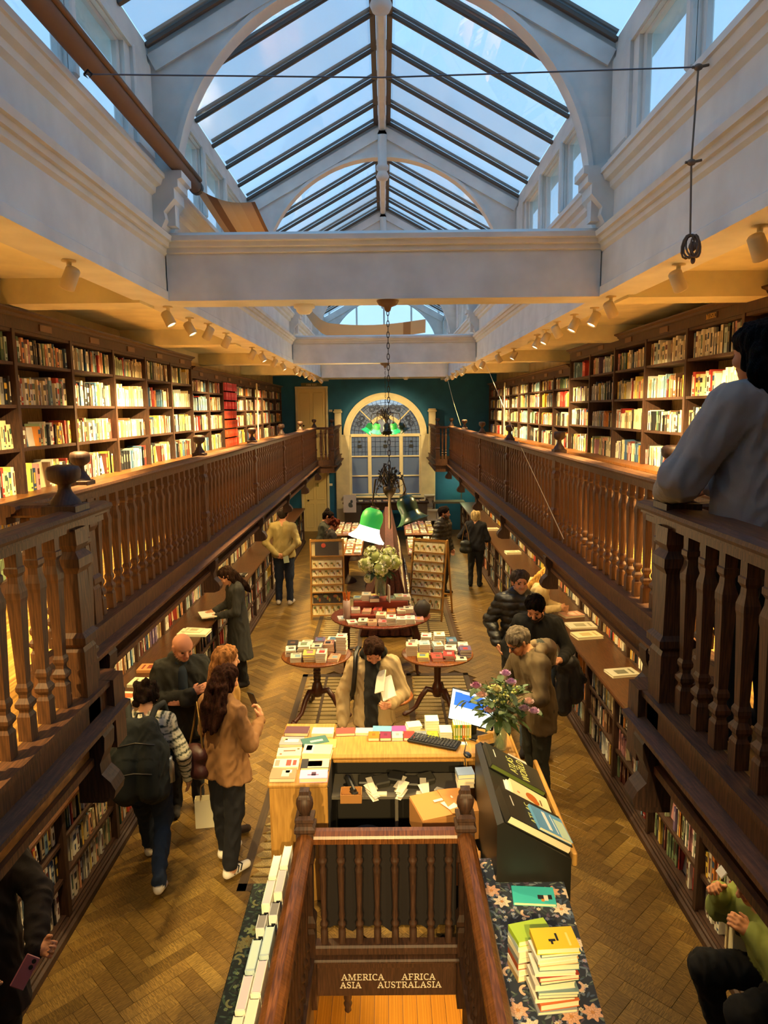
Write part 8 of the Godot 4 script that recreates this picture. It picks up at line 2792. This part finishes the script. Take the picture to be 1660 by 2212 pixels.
	for i in 2:
		var ls := obj("camera_lens", round_patch(), M["black_plastic"], pp)
		ls.transform = Transform3D(lb * Basis(Vector3.RIGHT, PI / 2) * Basis.from_scale(Vector3(0.02, 0.004, 0.02)), lb * Vector3(0.012 - 0.0 * i, 0.05 - i * 0.026, 0.006))
	# on the right gallery
	person("person in a grey fleece with long dark curly hair leaning on the right gallery rail", Vector3(1.53, GY, -2.88), PI + 0.42, 1.74, {
		"cell": 0.012, "top": "8a857e", "bottom": "0d0d10", "hair": "0c0a09", "style": "locks", "bulk": 1.25, "sleeve": 1.5, "lean": 0.05, "hem": 0.88, "skin": "a87858", "shoes": "15120f",
		"armL": [V.call(0.33, 1.10, 0.10), V.call(0.18, 1.02, 0.30)], "armR": [V.call(-0.30, 1.1, 0.10), V.call(-0.12, 1.04, 0.32)]})


func shoulder_bag(label: String, at: Vector3, c: String, turn: float) -> void:
	var t := thing("handbag", label, "bag", at, turn)
	var s := Shape.new()
	var cc := lin(c)
	mesh_field([[Vector3(-0.06, 0, 0), Vector3(0.06, 0, 0), 0.06, 0.06, cc], [Vector3(-0.06, -0.13, 0), Vector3(0.06, -0.13, 0), 0.07, 0.07, cc], [Vector3(0, -0.12, 0), Vector3(0, 0.0, 0), 0.08, 0.07, cc]], 0.014, 0.04, s)
	obj("pouch", s, M["shiny_cloth"], t)
	var st := Shape.new()
	st.tube([Vector3(-0.08, 0.02, 0), Vector3(-0.04, 0.22, 0.02), Vector3(0.02, 0.40, 0.05), Vector3(0.06, 0.2, 0.04), Vector3(0.08, 0.02, 0)], 0.008, 6)
	obj("strap", st, M["brass"], t)


func carrier_bag(label: String, at: Vector3, c: String, turn: float, sz: Vector3) -> void:
	var t := thing("carrier_bag", label, "bag", at, turn)
	var h := sz / 2
	var s := Shape.new()
	for e in [-1.0, 1.0]:
		s.box(Vector3(0, 0, e * h.z), Vector3(sz.x, sz.y, 0.004))
		s.box(Vector3(e * h.x, 0, 0), Vector3(0.004, sz.y, sz.z))
	s.box(Vector3(0, -h.y, 0), Vector3(sz.x, 0.004, sz.z))
	obj("paper_bag", s, mat("bag_" + c, c, 0.8), t)
	for e in [-1.0, 1.0]:
		var hd := Shape.new()
		hd.tube([Vector3(-0.04, h.y - 0.01, e * h.z), Vector3(-0.035, h.y + 0.1, e * h.z * 0.3), Vector3(0.0, h.y + 0.13, 0), Vector3(0.035, h.y + 0.1, e * h.z * 0.3), Vector3(0.04, h.y - 0.01, e * h.z)], 0.004, 5)
		obj("handle", hd, mat("twine", "8a6a44", 0.8), t)
